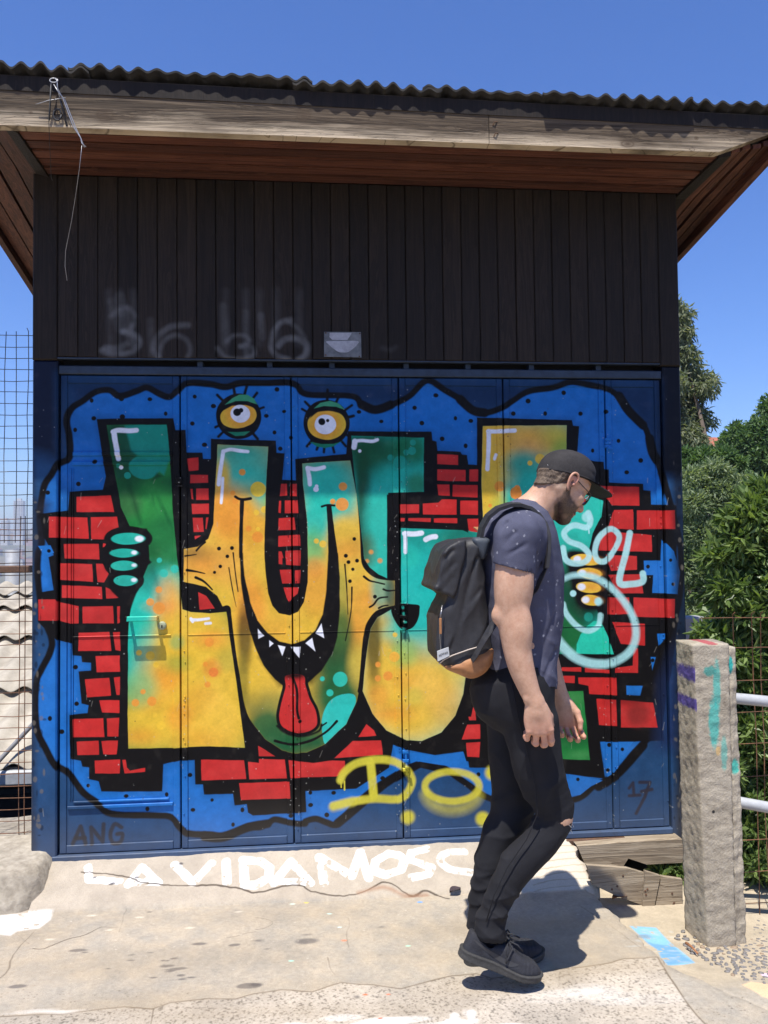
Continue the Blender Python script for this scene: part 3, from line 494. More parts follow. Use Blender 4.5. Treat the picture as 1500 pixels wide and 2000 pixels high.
    letter(S2, lin((4, 194, 178)), [((850, 1045), 80, TEAL*.8, .9, 24), ((900, 1060), 40, lin((20, 120, 96)), .8, 40), ((800, 1090), 20, TUR, .7), ((740, 1260), 30, YEL*.9, .9, 70), ((770, 1240), 26, TUR, .6, 20), ((760, 1330), 60, YEL, 1, 70), ((830, 1330), 90, YEL, 1, 60), ((800, 1400), 90, YEL, 1, 60), ((900, 1290), 40, lin((222, 190, 50)), .9, 30), ((790, 1275), 26, lin((120, 190, 90)), .6), ((730, 1250), 14, lin((60, 60, 30)), .8, 90), ((760, 1395), 36, ORA, .65, 14), ((800, 1330), 40, ORA, .35, 16), ((740, 1360), 20, ORA, .5), ((870, 1370), 34, ORA, .25), ((840, 1340), 30, lin((250, 200, 70)), .6), ((810, 1360), 16, lin((210, 190, 60)), .6), ((880, 1400), 24, lin((210, 170, 60)), .5)])
    for p, rad, c in zip(B4((905, 667), (900, 810), (860, 935), (795, 862), (872, 770), (862, 868), (795, 950), (1128, 270)), (4.8, 10, 9.5, 5.5, 4, 4.8, 6, 5), (YEL, lin((246, 180, 40)), ORA, ORA, YEL, YEL, ORA, ORA)): m.blob(p, rad, c, soft=2.4, alpha=.9)
    m.mask = None
    m.line(T6((590, 330), (590, 1110)), BLK, 11, smooth=False); m.poly(T6((480, 30), (600, 30), (600, 350), (1265, 320), (1275, 400), (1220, 376), (602, 356), (598, 1090), (555, 1110), (560, 860), (480, 850)), BLK)
    m.poly(T6((520, 1150), (600, 1090), (700, 1100), (790, 1110), (800, 1150), (790, 1230), (750, 1310), (690, 1350), (620, 1340), (560, 1270)), BLK, smooth=True)
    for p in T6((630, 1130), (640, 1190), (625, 1075), (650, 1270), (640, 1340)): m.blob(p, 3.0, TUR*.8, soft=3, alpha=.8)
    m.line(T6((655, 1340), (655, 1430)), lin((20, 80, 72)), 5, soft=3, alpha=.8)
    # ---- fourth letter
    L4 = PX((944, 832), (1108, 830), (1106, 900), (1130, 960), (1179, 978), (1174, 1010), (1158, 1042), (1150, 1080), (1154, 1150), (1172, 1208), (1189, 1247), (1199, 1278), (1080, 1277), (960, 1278), (945, 1040), (941, 940))
    letter(L4, TUR*.9, [((960, 870), 50, YEL*.95, 1, 80), ((1030, 850), 80, lin((236, 180, 40)), 1, 34), ((1090, 860), 34, lin((200, 190, 50)), .9, 26), ((1040, 870), 40, ORA, .5, 20), ((955, 980), 26, YEL, 1, 90), ((975, 1010), 20, lin((180, 200, 70)), .7, 40), ((1020, 905), 30, TEAL, .9, 22), ((1100, 880), 22, lin((120, 170, 60)), .6), ((1140, 1000), 40, TUR, .8), ((1120, 1150), 40, DGR, .95, 70), ((1110, 1240), 44, lin((26, 110, 56)), 1, 44), ((1150, 1190), 30, DGR*.6, .8, 26), ((1060, 1240), 40, DGR, .8)])
    for p, rad, c in zip(T7((380, 950), (540, 1015), (555, 965), (290, 1137), (780, 680), (678, 722)), (10, 12, 6, 4, 10, 5), (ORA, lin((248, 144, 20)), lin((248, 144, 20)), ORA, YEL, YEL)): m.blob(p, rad, c, soft=2, alpha=.95)
    m.poly(T8((355, 520), (360, 420), (400, 320), (470, 230), (540, 175), (590, 180), (640, 220), (690, 360), (745, 525)), lin((20, 204, 168)))
    m.blob(T8((485, 135),)[0], 9, TEAL, soft=3)
    m.mask = None
    m.poly(PX((1090, 1351), (1140, 1350), (1153, 1485), (1090, 1483)), GRN); m.clip(PX((1090, 1351), (1140, 1350), (1153, 1485), (1090, 1483)))
    m.blob((1120, 1365), 26, lin((60, 140, 70)), soft=20, ry=12); m.blob((1120, 1440), 40, lin((22, 100, 48)), soft=30, ry=20); m.blob((1135, 1475), 22, lin((70, 150, 80)), soft=16, ry=8, alpha=.7); m.mask = None
    m.poly(B1((920, 720), (1000, 705), (1130, 740), (1150, 850), (1150, 1030), (1080, 1060), (1000, 1040), (960, 960), (940, 860)), BLK, soft=8, smooth=True)
    m.blob(B1((1060, 920),)[0], 46, BLK, soft=40, ry=60, alpha=.4)
    for (cx, cy), rx, ry, rot in ((B1((1035, 760),)[0], 30, 10.5, .1), (B1((1055, 840),)[0], 25, 10.5, .1), (B1((1050, 922),)[0], 24.5, 10.5, .12), (B1((1068, 998),)[0], 20.5, 10.5, .12)):
        m.blob((cx, cy), rx, YEL, ry=ry, rot=rot); m.blob((cx+rx*.3, cy-1), rx*.6, ORA, soft=12, ry=ry*.6, rot=rot, alpha=.6); m.blob((cx-rx*.55, cy-1), ry*.72, WHT, soft=4, ry=ry*.6)
    # ---- eyes
    def eye(c, q):
        m.blob(c, q['R'], BLK, soft=2, ry=q['R']*1.02)
        for a, L in q['lash']:
            a = math.radians(a); d = np.array([math.cos(a), -math.sin(a)])
            m.line([np.array(c)+d*q['R']*.9, np.array(c)+d*(q['R']+L)], BLK, 5.5, smooth=False, soft=2.5)
        m.poly(q['lid'], lin((60, 158, 112)), smooth=False); m.poly(q['low'], lin((20, 130, 96)))
        m.poly(q['yel'], YEL, smooth=True); m.clip(q['yel'], True); m.blob(q['iris'], 30, ORA, soft=18, alpha=.55); m.mask = None
        m.poly(q['arc'], BLK, soft=2)
        m.blob(q['iris'], q['ir'], WHT, ry=q['ir']*.92)
        for p, rad in q['pup']: m.blob(p, rad, BLK)
    eye(T1((525, 345),)[0], dict(R=44, lash=[(52, 14), (100, 16), (135, 15), (225, 12), (310, 14), (75, 18), (20, 8), (205, 6)], lid=T1((415, 250), (470, 200), (530, 170), (600, 168), (650, 200), (680, 250), (600, 225), (500, 228)), low=T1((430, 470), (520, 475), (615, 468), (570, 500), (500, 505)),
        yel=T1((375, 350), (400, 300), (470, 260), (580, 252), (650, 280), (672, 340), (640, 400), (560, 435), (470, 440), (400, 410)), arc=T1((385, 300), (420, 250), (500, 222), (600, 220), (670, 250), (650, 275), (580, 252), (470, 258), (410, 290)), iris=T1((540, 325),)[0], ir=19, pup=[(T1((512, 313),)[0], 7.2), (T1((545, 296),)[0], 4.2)]))
    eye(T1((1240, 400),)[0], dict(R=45, lash=[(65, 16), (88, 20), (35, 16), (15, 10), (135, 14), (150, 10), (230, 14), (250, 10), (285, 14), (265, 12), (310, 14), (330, 6)], lid=T1((1140, 280), (1190, 235), (1270, 218), (1340, 240), (1390, 290), (1320, 268), (1220, 262)), low=T1((1110, 555), (1200, 570), (1300, 568), (1370, 545), (1300, 590), (1230, 605), (1160, 590)),
        yel=T1((1085, 410), (1105, 350), (1170, 310), (1260, 300), (1350, 320), (1393, 380), (1390, 450), (1340, 510), (1250, 537), (1160, 515), (1105, 470)), arc=T1((1095, 370), (1140, 295), (1220, 262), (1320, 268), (1390, 300), (1400, 350), (1340, 318), (1260, 298), (1170, 308)), iris=T1((1232, 410),)[0], ir=21, pup=[(T1((1203, 388),)[0], 7), (T1((1250, 379),)[0], 3.5)]))
    # ---- white gloss marks
    gl = [(T2((800, 215), (850, 200), (960, 205), (1030, 200)), 9), (T2((810, 220), (820, 300), (840, 400), (855, 480)), 10), (T1((400, 630), (460, 615), (530, 625), (600, 632)), 6.5), (T1((400, 630), (385, 720), (370, 820), (362, 900)), 7.5), (T1((395, 850), (390, 950), (382, 1050)), 5.5), (T1((1085, 765), (1150, 775), (1220, 760)), 8), (T1((1085, 770), (1100, 840), (1105, 900)), 8), (A4((575, 905), (620, 900), (680, 905), (712, 895)), 6), (A4((580, 905), (575, 940)), 10), (T6((650, 410), (740, 415), (820, 405)), 10), (T6((655, 410), (660, 500), (660, 590)), 8), (T6((860, 468), (910, 445), (955, 440)), 10), (T7((270, 410), (380, 412), (530, 402)), 7.5), (T7((275, 410), (275, 550), (262, 780)), 8), (T7((345, 640), (332, 680)), 6), (T4((140, 545), (200, 545), (280, 535)), 5.5), (T4((255, 575), (295, 572)), 5.5), (T4((135, 535), (150, 560)), 5)]
    for q, ww in gl: m.line(q, WHT, ww, soft=1.8)
    for p, rad in ((T2((880, 562),)[0], 4), (A4((608, 962),)[0], 3.4), (T1((1155, 940),)[0], 5.5), (T1((1160, 915),)[0], 3.5)): m.blob(p, rad, WHT)
    # ---- yellow tag
    m.line(B7((495, 375), (520, 325), (600, 272), (740, 252), (850, 282), (912, 360), (895, 435), (830, 485), (700, 482), (560, 500), (455, 525)), TAGY, 15, soft=5, alpha=.88)
    m.line(B7((565, 500), (455, 530)), TAGY, 19, soft=7, alpha=.5, smooth=False); m.line(B7((672, 270), (682, 380), (690, 470)), TAGY, 16, soft=4, alpha=.9)
    for q in (((497, 370), (500, 415)), ((519, 380), (519, 430))): m.line(B7(*q), TAGY, 3, smooth=False)
    el = lambda c, rx, ry, n=24: [(c[0]+rx*math.cos(t*2*math.pi/n), c[1]+ry*math.sin(t*2*math.pi/n)) for t in range(n)]
    c = B7((1150, 410),)[0]; m.line(el(c, 53, 29), TAGY, 13, soft=5, closed=True, alpha=.85); m.line([(c[0]+53*math.cos(t), c[1]+8+38*math.sin(t)) for t in np.linspace(.3, 2.9, 12)], TAGY, 20, soft=16, alpha=.5)
    for q in ((890, 590), (1330, 600), (1385, 330)): m.blob(B7(q)[0], 13, TAGY, soft=11)
    # ---- pale tag: three letters and a smiling face
    m.line(B1((1050, 485), (1062, 530), (1040, 570), (965, 558), (908, 600), (935, 650), (1010, 680), (1055, 730), (1032, 770), (975, 782), (918, 760), (902, 690)), TAGC, 11.5, soft=2.5, alpha=.86)
    m.blob(B1((1042, 510),)[0], 10, TAGC, soft=5, alpha=.7); m.line(B1((1052, 560), (1054, 605)), TAGC, 2.4, smooth=False)
    m.line(B1((1165, 582), (1112, 630), (1088, 710), (1105, 762), (1150, 765), (1202, 700), (1232, 630), (1205, 588)), TAGC, 11, soft=2.5, closed=True, alpha=.88)
    m.line(B1((1293, 605), (1270, 720), (1232, 888), (1300, 903), (1368, 888), (1370, 842)), TAGC, 12.5, soft=2.5, alpha=.88)
    m.line(B1((880, 885), (960, 852), (1060, 855), (1140, 892), (1230, 970), (1305, 1080), (1330, 1190), (1300, 1290), (1210, 1355), (1095, 1372), (985, 1340), (905, 1275), (850, 1205)), TAGC, 10, soft=6, alpha=.85, w1=19)
    m.blob(B1((960, 958),)[0], 6.5, TAGC, soft=2.5); m.blob(B1((1108, 1005),)[0], 8, TAGC, soft=5)
    m.line(B1((902, 1020), (922, 1080), (985, 1150), (1050, 1178), (1108, 1148), (1120, 1085)), TAGC, 10.5, soft=3, alpha=.87)
    # ---- small dark letters and the year
    DK = lin((40, 38, 44))
    for q in (((425, 745), (470, 645), (500, 745)), ((445, 715), (495, 712)), ((538, 745), (532, 650), (600, 735), (605, 632)), ((710, 650), (670, 632), (645, 690), (660, 740), (705, 735), (715, 690), (685, 690))):
        m.line(A6(*q), DK, 8, soft=3, smooth=len(q) > 4, alpha=.85)
    for q in (((600, 300), (625, 265), (630, 345)), ((600, 350), (670, 345)), ((668, 262), (735, 262), (700, 360), (645, 465)), ((680, 322), (748, 308))):
        m.line(B6(*q), lin((44, 40, 54)), 6.5, soft=2.5, smooth=False, alpha=.9)
    m.poly(PX((1309, 880), (1420, 880), (1420, 1800), (1313, 1800), (1316, 1400)), lin((22, 24, 30)), soft=16, alpha=.8); m.poly(PX((20, 900), (70, 900), (71, 1300), (72, 1800), (20, 1800)), lin((34, 38, 48)), soft=14, alpha=.75)
    # ---- wear: mottling, chips, drips, dust near the bottom
    n2 = vnoise(h, w, 26, 21, 4); n3 = vnoise(h, w, 6, 22, 2); n4 = vnoise(h, w, 220, 23, 3)
    m.img *= (.74+.30*n2+.14*n3+.10*n4)[..., None]
    g_ = m.img.mean(-1, keepdims=True); m.img += (g_-m.img)*(.05+.10*np.clip(n4-.3, 0, 1))[..., None]
    zz = (np.arange(h)/m.res+m.y0)[:, None]
    xw = (np.arange(w)/m.res+m.x0)[None]
    zb = .145
    dust = np.clip(1-(zz-zb)/.28, 0, 1)**1.6*(.25+.75*n4)*.34
    dust = np.maximum(dust, np.clip((n2-.62)*4, 0, 1)*.05)
    D = lin((150, 140, 124)).astype(np.float32); m.img += dust[..., None]*(D-m.img)*.8
    for k in range(800):
        x, y = r.uniform(70, 1320), r.uniform(760, 1640)
        if r.rand() < .55:
            cx = [352, 362, 566, 578, 600, 776, 784, 796, 985, 1000, 1185, 1200][r.randint(12)]; x = cx+r.normal(0, 5)
        m.blob((x, y), r.uniform(.5, 1.3), lin((190, 190, 180)) if r.rand() > .3 else lin((70, 60, 50)), soft=1.2, alpha=r.uniform(.3, .8))
    for k in range(70):
        x, y = r.uniform(80, 1310), r.uniform(900, 1600); a = r.uniform(-.5, .5); L = r.uniform(5, 16)
        m.line([(x, y), (x+L*math.sin(a)+2, y-L*math.cos(a))], lin((196, 190, 176)), .9, smooth=False, alpha=.4)
    for k in range(60):
        x, y = r.uniform(68, 90), r.uniform(980, 1640); m.blob((x, y), r.uniform(1, 4), lin((120, 112, 100)) if r.rand() > .5 else BLK, soft=2, ry=r.uniform(2, 7), alpha=.55)
        x, y = r.uniform(1312, 1332), r.uniform(900, 1600); m.blob((x, y), r.uniform(.8, 3), lin((120, 112, 100)) if r.rand() > .5 else BLK, soft=2, ry=r.uniform(2, 6), alpha=.5)
    return m
# ------------------------------------------------------------------ ground: pavement, door ramp, pebble paving
def ground_z(x, y): return -.006*(np.clip(x, -3, 1.4)-.8)
EDGE_Y = [-4, 2.3, 2.62, 2.78, 2.875, 3.277, 3.514, 3.8, 4.3]; EDGE_X = [1.75, 1.62, 1.43, 1.325, 1.266, 1.232, 1.205, 1.19, 1.18]
def edge_x(y): return np.interp(y, EDGE_Y, EDGE_X)+.006*np.sin(y*37)+.004*np.sin(y*91+1)
LOW = -.055
def step_depth(y): return .065*np.clip((y-2.66)/.5, 0, 1)
RT, RB = (3.795, .138), (3.50, .0)          # ramp: top at the door sill, toe on the pavement (y, z)
def on_ramp(P):
    d = rays(P); k = (RT[1]-RB[1])/(RT[0]-RB[0])
    # z = RB.z + k (y-RB.y), z_toe follows the pavement
    t = (RB[1]-k*RB[0]-CAM_Z)/(d[:, 2:3]-k*d[:, 1:2])
    return d*t+np.array([0, 0, CAM_Z])
def paint_ground():
    CON = np.array([.385, .335, .265])
    c = Canvas(-2.6, 2.6, 1.7, 4.1, 480, lambda P: on_z(P, 0.012)[:, :2], CON)
    h, w = c.h, c.w
    n1, n2, n3 = vnoise(h, w, 170, 1, 4)[..., None], vnoise(h, w, 30, 2, 4)[..., None], vnoise(h, w, 5, 3, 2)[..., None]
    c.img *= .58+.28*n1+.30*n2+.26*n3
    warm = np.array([1.05, 1.0, .93]); c.img *= 1+(n2-.5)*.5*(warm-1)*4
    # older, coarser slab nearer the camera
    rough = A6((-400, 1760), (0, 1755), (350, 1740), (500, 1722), (640, 1700), (730, 1690), (890, 1700), (1000, 1662), (1200, 1640), (1380, 1642), (1490, 1612)) + B7((150, 1590), (330, 1600), (500, 1545), (700, 1560), (850, 1580), (1000, 1540), (1150, 1502), (1290, 1490)) + PX((960, 1905), (1040, 1893)) + B6((130, 1452), (300, 1440), (480, 1410), (560, 1385), (700, 1378), (780, 1368), (800, 1405), (845, 1480), (900, 1560), (960, 1650), (1040, 1750), (1120, 1833)) + PX((1500, 2300), (1500, 3200), (-600, 3200))
    b, a = c.cov_poly(rough, 0, 3)
    v = c.img[b[2]:b[3], b[0]:b[1]]; sp = vnoise(h, w, 3.2, 31, 2)[b[2]:b[3], b[0]:b[1], None]; sq = vnoise(h, w, 70, 32, 3)[b[2]:b[3], b[0]:b[1], None]
    agg = np.array([.43, .375, .305])*(.62+.7*sq)*(.8+.45*sp)*np.where(sp < .3, .55, 1.0)
    v += a[..., None]*(agg-v)
    edge = rough[1:-3]; r = np.random.RandomState(5)
    c.line(edge, lin((120, 106, 88)), 2.6, soft=2.5, alpha=.6, smooth=False); c.line(edge, lin((90, 78, 64)), 1.4, soft=1.2, alpha=.7, smooth=False)
    for k in range(900):
        x, y = r.uniform(0, 1500), r.uniform(1880, 2010); c.blob((x, y), r.uniform(.5, 1.6), lin((96, 84, 72)), soft=.8, ry=r.uniform(.4, 1), alpha=.55*(y > 1930)+.2)
    # white overspray and faded lettering on the near slab
    for (x, y), rx, ry, al in (((760, 1990), 90, 16, .5), ((690, 1998), 70, 10, .5), ((890, 1990), 24, 18, .5), ((920, 1985), 12, 20, .45), ((1010, 1998), 60, 8, .3), ((570, 2000), 40, 8, .3), ((90, 1975), 60, 5, .3), ((1180, 1940), 120, 26, .14)):
        for k in range(9): c.blob((x+r.normal(0, rx*.4), y+r.normal(0, ry*.4)), rx*r.uniform(.2, .5), lin((240, 236, 230)), soft=4, ry=ry*r.uniform(.3, .6), alpha=al*r.uniform(.4, 1))
    c.mask = np.clip((vnoise(h, w, 14, 87, 4)+.3*vnoise(h, w, 80, 88, 2)-.42)*9, 0, 1)
    c.poly(A6((-200, 1060), (0, 1070), (60, 1085), (130, 1070), (200, 1050), (290, 1062), (360, 1090), (300, 1150), (290, 1190), (230, 1240), (100, 1258), (60, 1285), (0, 1275), (-200, 1280)), lin((244, 242, 238)), soft=5, alpha=.95)
    c.mask = None
    for k in range(60): c.blob((r.uniform(-20, 118), r.uniform(1755, 1828)), r.uniform(1, 5), lin((190, 176, 152)), soft=2, ry=r.uniform(.6, 2), alpha=.5)
    # stains, gum and cracks
    DK = lin((62, 60, 66))
    for (x, y, rx, ry) in ((455, 1370, 34, 12), (495, 1382, 12, 5), (100, 1580, 32, 13), (483, 1078, 18, 9), (878, 1138, 9, 5), (1165, 1322, 26, 10), (1375, 1330, 22, 11), (773, 1392, 14, 5), (765, 1423, 18, 6), (880, 1376, 12, 4), (955, 1420, 8, 6), (980, 1421, 8, 4), (1020, 1409, 14, 6), (985, 1450, 26, 9), (1035, 1468, 40, 11), (1000, 1480, 18, 5), (1060, 1505, 18, 8), (1068, 1526, 16, 6), (1118, 1515, 18, 6), (898, 1517, 16, 6), (1460, 1567, 50, 22), (635, 1473, 12, 6)):
        c.blob(A6((x, y))[0], rx/3, DK, soft=2.2, ry=ry/3, alpha=.62)
    for (x, y, rx, ry, al) in ((300, 1305, 45, 22, .6), (0, 1560, 26, 14, .6), (300, 1268, 16, 6, .6), (64, 1354, 7, 4, .8), (10, 1305, 14, 8, .6), (735, 1218, 9, 5, .6), (730, 1383, 9, 5, .4), (590, 1625, 9, 5, .7)):
        c.blob(B7((x, y))[0], rx/3, DK, soft=5, ry=ry/3, alpha=al)
    for (x, y, col) in ((215, 1088, (200, 222, 205)), (295, 1080, (222, 196, 90)), (430, 1140, (190, 220, 210)), (490, 1220, (200, 225, 215)), (960, 1073, (90, 150, 220)), (890, 1330, (170, 220, 190)), (205, 1424, (170, 220, 200)), (515, 1298, (224, 130, 100)), (640, 1614, (226, 110, 70)), (728, 1750, (226, 96, 70)), (775, 1612, (206, 120, 90))):
        c.blob(B7((x, y))[0], 3.4, lin(col), soft=1.4, ry=1.8)
    for (x, y) in ((540, 1165), (820, 1170), (1110, 1230), (290, 1308), (1400, 1135), (640, 1250)): c.blob(A6((x, y))[0], 5, lin((222, 210, 190)), soft=3, ry=2, alpha=.7)
    CR = lin((70, 60, 50))
    def crack(pts, wd=1.3, al=.8):
        P = smooth_pts(pts, False, 8); q = np.cumsum(r.normal(0, .5, (len(P), 2)), 0); q -= np.linspace(0, 1, len(P))[:, None]*q[-1]
        c.line(P+q*np.array([1, .6]), CR, wd, soft=1.0, alpha=al, smooth=False)
    crack(A6((180, 1360), (260, 1362), (400, 1310), (500, 1280), (590, 1235), (690, 1232))); crack(A6((200, 1260), (80, 1390), (50, 1480), (0, 1530)), 1.6, .6); crack(A6((700, 1260), (720, 1180), (740, 1130)), .8, .5)
    crack(A6((880, 1800), (900, 1700)), 1.5); crack(A6((1330, 1290), (1400, 1275), (1500, 1250)), .8, .5); crack(B7((0, 1170), (60, 1180), (95, 1200), (60, 1225), (0, 1240)), .9, .6); crack(B7((540, 1170), (550, 1220), (530, 1260), (545, 1340)), .8, .5); crack(B7((420, 1400), (430, 1450), (465, 1500)), 1, .6); crack(B7((200, 1215), (300, 1220), (400, 1200)), .8, .4)
    crack(PX((1130, 1760), (1190, 1800), (1260, 1850)), .8, .4); crack(A6((0, 1190), (60, 1250), (170, 1330)), .8, .4)
    for k in range(500):
        x, y = r.uniform(0, 1330), r.uniform(1750, 1930); c.blob((x, y), r.uniform(.5, 1.5), lin((150, 134, 110)) if r.rand() > .25 else lin((226, 214, 196)), soft=.8, ry=r.uniform(.3, .8), alpha=.5)
    for k in range(40):
        c.blob((r.uniform(-100, 1300), r.uniform(1760, 1990)), r.uniform(30, 110), lin((150, 132, 104)), soft=60, ry=r.uniform(8, 22), alpha=.22)
    # paving to the right of the step
    c.to_plane = lambda P: on_z(P, LOW)[:, :2]
    yy = (np.arange(h)/c.res+c.y0); xx = (np.arange(w)/c.res+c.x0)
    right = np.clip((xx[None]-edge_x(yy)[:, None]-.004)/.004, 0, 1)*np.clip((yy[:, None]-2.68)/.12, 0, 1)
    sand = np.array([.43, .36, .26])*(.72+.4*n2+.18*n3); c.img += right[..., None]*(sand-c.img)
    old = c.img.copy()
    blue = B6((598, 1166), (770, 1170), (830, 1232), (905, 1312), (985, 1395), (1022, 1450), (955, 1470), (850, 1476), (800, 1392), (780, 1330), (690, 1250))
    c.mask = np.clip((vnoise(h, w, 12, 97, 4)+.3*vnoise(h, w, 70, 98, 2)-.40)*7, 0, 1)
    c.poly(blue, lin((122, 180, 216)), soft=3, alpha=.9); c.poly(B6((700, 1262), (760, 1280), (880, 1300), (960, 1390), (1015, 1445), (850, 1472), (800, 1390), (780, 1330)), lin((104, 150, 186)), soft=4, alpha=.8); c.mask = None
    for k in range(26): c.blob(B6((r.uniform(620, 980), r.uniform(1180, 1460)))[0], r.uniform(2, 8), lin((186, 190, 186)), soft=4, ry=r.uniform(1, 3), alpha=.35)
    c.blob(B6((690, 1232))[0], 9, lin((120, 130, 140)), soft=6, ry=5, alpha=.7)
    c.poly(B6((1330, 1650), (1390, 1620), (1500, 1640), (1600, 1700), (1600, 1800), (1460, 1750), (1380, 1690)), lin((226, 190, 150)), soft=3, alpha=.8); c.blob(B6((1490, 1560))[0], 6, lin((220, 190, 214)), soft=4)
    # lettering and wear on the door ramp (same canvas, seen from above)
    c.to_plane = lambda P: on_ramp(P)[:, :2]
    rampm = np.clip((yy-RB[0]-.02)/.02, 0, 1)[:, None]*np.clip((1.30-xx)/.02, 0, 1)[None]
    rc = np.array([.39, .335, .265])*(.66+.34*n2+.3*n1+.1*n3); c.img += rampm[..., None]*(rc-c.img)
    c.poly(PX((1020, 1640), (1110, 1630), (1160, 1735), (1000, 1745), (940, 1740)), lin((226, 214, 194)), soft=8, alpha=.5)
    W = lin((244, 242, 238)); c.mask = np.clip((vnoise(h, w, 9, 77, 3)+.35*vnoise(h, w, 60, 78, 2)-.37)*7, 0, 1)
    def letter(P, wd, al=.95): c.line(P, W, wd*1.6, soft=2.2, alpha=al, smooth=False)
    for P, wd in ((A6((515, 875), (522, 960), (700, 965)), 8.5), (A6((750, 985), (830, 870), (930, 975)), 8.5), (A6((780, 968), (910, 965)), 11), (A6((1025, 862), (1130, 968), (1240, 858)), 9.5), (A6((1325, 850), (1330, 970)), 9.5), (A6((1425, 835), (1435, 985)), 10), (B7((-70, 835), (30, 845), (80, 880), (75, 940), (0, 985), (-60, 985)), 10),
                  (B7((105, 975), (205, 840), (320, 965)), 9.5), (B7((140, 965), (300, 962)), 9), (B7((400, 965), (370, 815), (560, 930), (612, 790), (660, 940)), 9.5), (B7((850, 815), (780, 800), (700, 845), (690, 900), (760, 925), (850, 900), (870, 840), (840, 810)), 9.5), (B7((1000, 770), (910, 790), (900, 835), (1030, 880), (1010, 920), (915, 940)), 9)):
        letter(P, wd)
    letter(smooth_pts(B7((1220, 785), (1120, 795), (1080, 835), (1130, 890), (1270, 912)), False), 9, .6); c.mask = None
    for k in range(160):
        c.blob((r.uniform(150, 940), r.uniform(1660, 1740)), r.uniform(.8, 3), rc.reshape(-1, 3)[k*999 % (h*w)], soft=1.6, ry=r.uniform(.5, 1.5), alpha=.8)
    for (x, y) in ((555, 945), (650, 985), (800, 940), (1060, 855), (665, 978)): c.blob(A6((x, y))[0], 4, DK, soft=2, ry=2.5, alpha=.8)
    for k in range(7):
        c.line(B6((-60+k*6, 690+k*45), (120, 672+k*42), (330, 655+k*44)), lin((150, 134, 108)), 1.6, soft=1.4, alpha=.7)
    crackp = A6((480, 1030), (560, 1030), (730, 1030), (830, 1045), (1000, 1047), (1190, 1040), (1400, 1045)) + B7((0, 1055), (230, 1030), (330, 1045), (560, 1052), (750, 1012), (900, 1040), (1000, 1022), (1130, 1052))
    c.to_plane = lambda P: on_z(P, 0.012)[:, :2]
    crack(crackp, 2.0, .9); c.line(B7((600, 1040), (750, 1022), (880, 1042), (1000, 1035)), lin((150, 112, 84)), 4, soft=5, alpha=.7)
    c.line(A6((320, 880), (400, 860), (440, 850)), lin((120, 100, 70)), 8, soft=8, alpha=.6)
    bd = np.minimum(np.minimum(xx-c.x0, c.x1-xx)[None], np.minimum(yy-c.y0, c.y1-yy)[:, None]); bd = np.clip(bd/.3, 0, 1)[..., None]
    c.img = c.img*bd+np.array([.30, .25, .185])*(1-bd)
    return c
GC = paint_ground(); G_IM = make_image('ground_paint', GC.img, True)
def ground_mat(name, pits=1.0):
    t = NT(name); col = plane_tex(t, GC, G_IM, (0, 1)); p = t.pos()
    fine = t.noise(420, 3, .6, p); mid = t.noise(60, 5, .65, p)
    col = t.mix(1.0, col, t.ramp(fine, (.25, .72), (.75, 1.22)), 'MULTIPLY')
    bw = t.n('RGBToBW', Color=col).outputs[0]
    h = t.math('ADD', t.math('MULTIPLY', mid, .7), t.math('ADD', t.math('MULTIPLY', fine, .3), t.math('MULTIPLY', bw, .5)))
    return t.done(col, .9, t.bump(h, .42*pits, .006), .25)
M_GROUND = ground_mat('worn_concrete')
def cols(a, b, s): return np.linspace(a, b, max(int(round((b-a)/s)), 1)+1)[:-1]
gy = np.concatenate([cols(-14, 1.6, .6), cols(1.6, 4.3, .02), [4.3, 4.6]])
left = np.concatenate([cols(-14, -2, .8), cols(-2, 1.0, .03)])
Xr, Zr = [], []
for y in gy:
    e = float(edge_x(y)); sd = float(step_depth(y))
    x = np.concatenate([left, cols(1.0, e-.01, (e-.0101-1.0)/8)[:8], [e-.008, e-.001, e+.004, e+.012], e+np.array([.05, .1, .2, .35, .6, 1.0, 1.7, 3, 6, 12])])
    z = ground_z(x, y)+.003*fnoise(x, np.full_like(x, y), 0*x, 9, 2)+.0012*fnoise(x, np.full_like(x, y), 0*x, 60, 3)
    z[-14:] -= np.array([.001, .006, sd*.9, sd]+[sd]*10)
    z[-10:] -= .02*np.clip((x[-10:]-e)/1.0, 0, 2)*(1 if y > 2.7 else .4)
    Xr.append(x); Zr.append(z)
Xr, Zr = np.array(Xr), np.array(Zr); Yr = np.repeat(gy[:, None], Xr.shape[1], 1)
pav = link('pavement', grid_mesh('pavement', Xr, Yr, Zr, M_GROUND)); tag(pav, 'worn sunlit concrete pavement with cracks and dark stains', kind='structure')
# ramp in front of the doors, broken right end
rx = np.concatenate([cols(-1.12, 1.2, .02), cols(1.2, 1.30, .02), [1.30]]); ry = np.linspace(0, 1, 16)
RX, RV = np.meshgrid(rx, ry); yy_ = RB[0]+(RT[0]-RB[0])*RV
toe = ground_z(RX, 0)+RB[1]
RZ = toe-.004+(RT[1]-toe)*RV+.004*fnoise(RX, yy_, 0*RX, 25, 5)*(RV < .95)+.0022*fnoise(RX, yy_, 0*RX, 90, 6)
endx = 1.20+.05*(1-RV)+.016*np.sin(RV*19)+.009*np.sin(RV*53); RX = np.minimum(RX, endx)
RZ[0] -= .03
grv = (RX > .78)*.004*(np.sin(RV*44+RX*1.5) > .72); RZ -= grv
RXe = np.concatenate([RX, RX[:, -1:]+.004], 1); RYe = np.concatenate([yy_, yy_[:, -1:]], 1); RZe = np.concatenate([RZ, np.full((len(ry), 1), -.1)], 1)
rampo = link('ramp', grid_mesh('ramp', RXe, RYe, RZe, M_GROUND)); tag(rampo, 'sloping concrete ramp under the blue doors with white hand painted capitals', kind='structure')
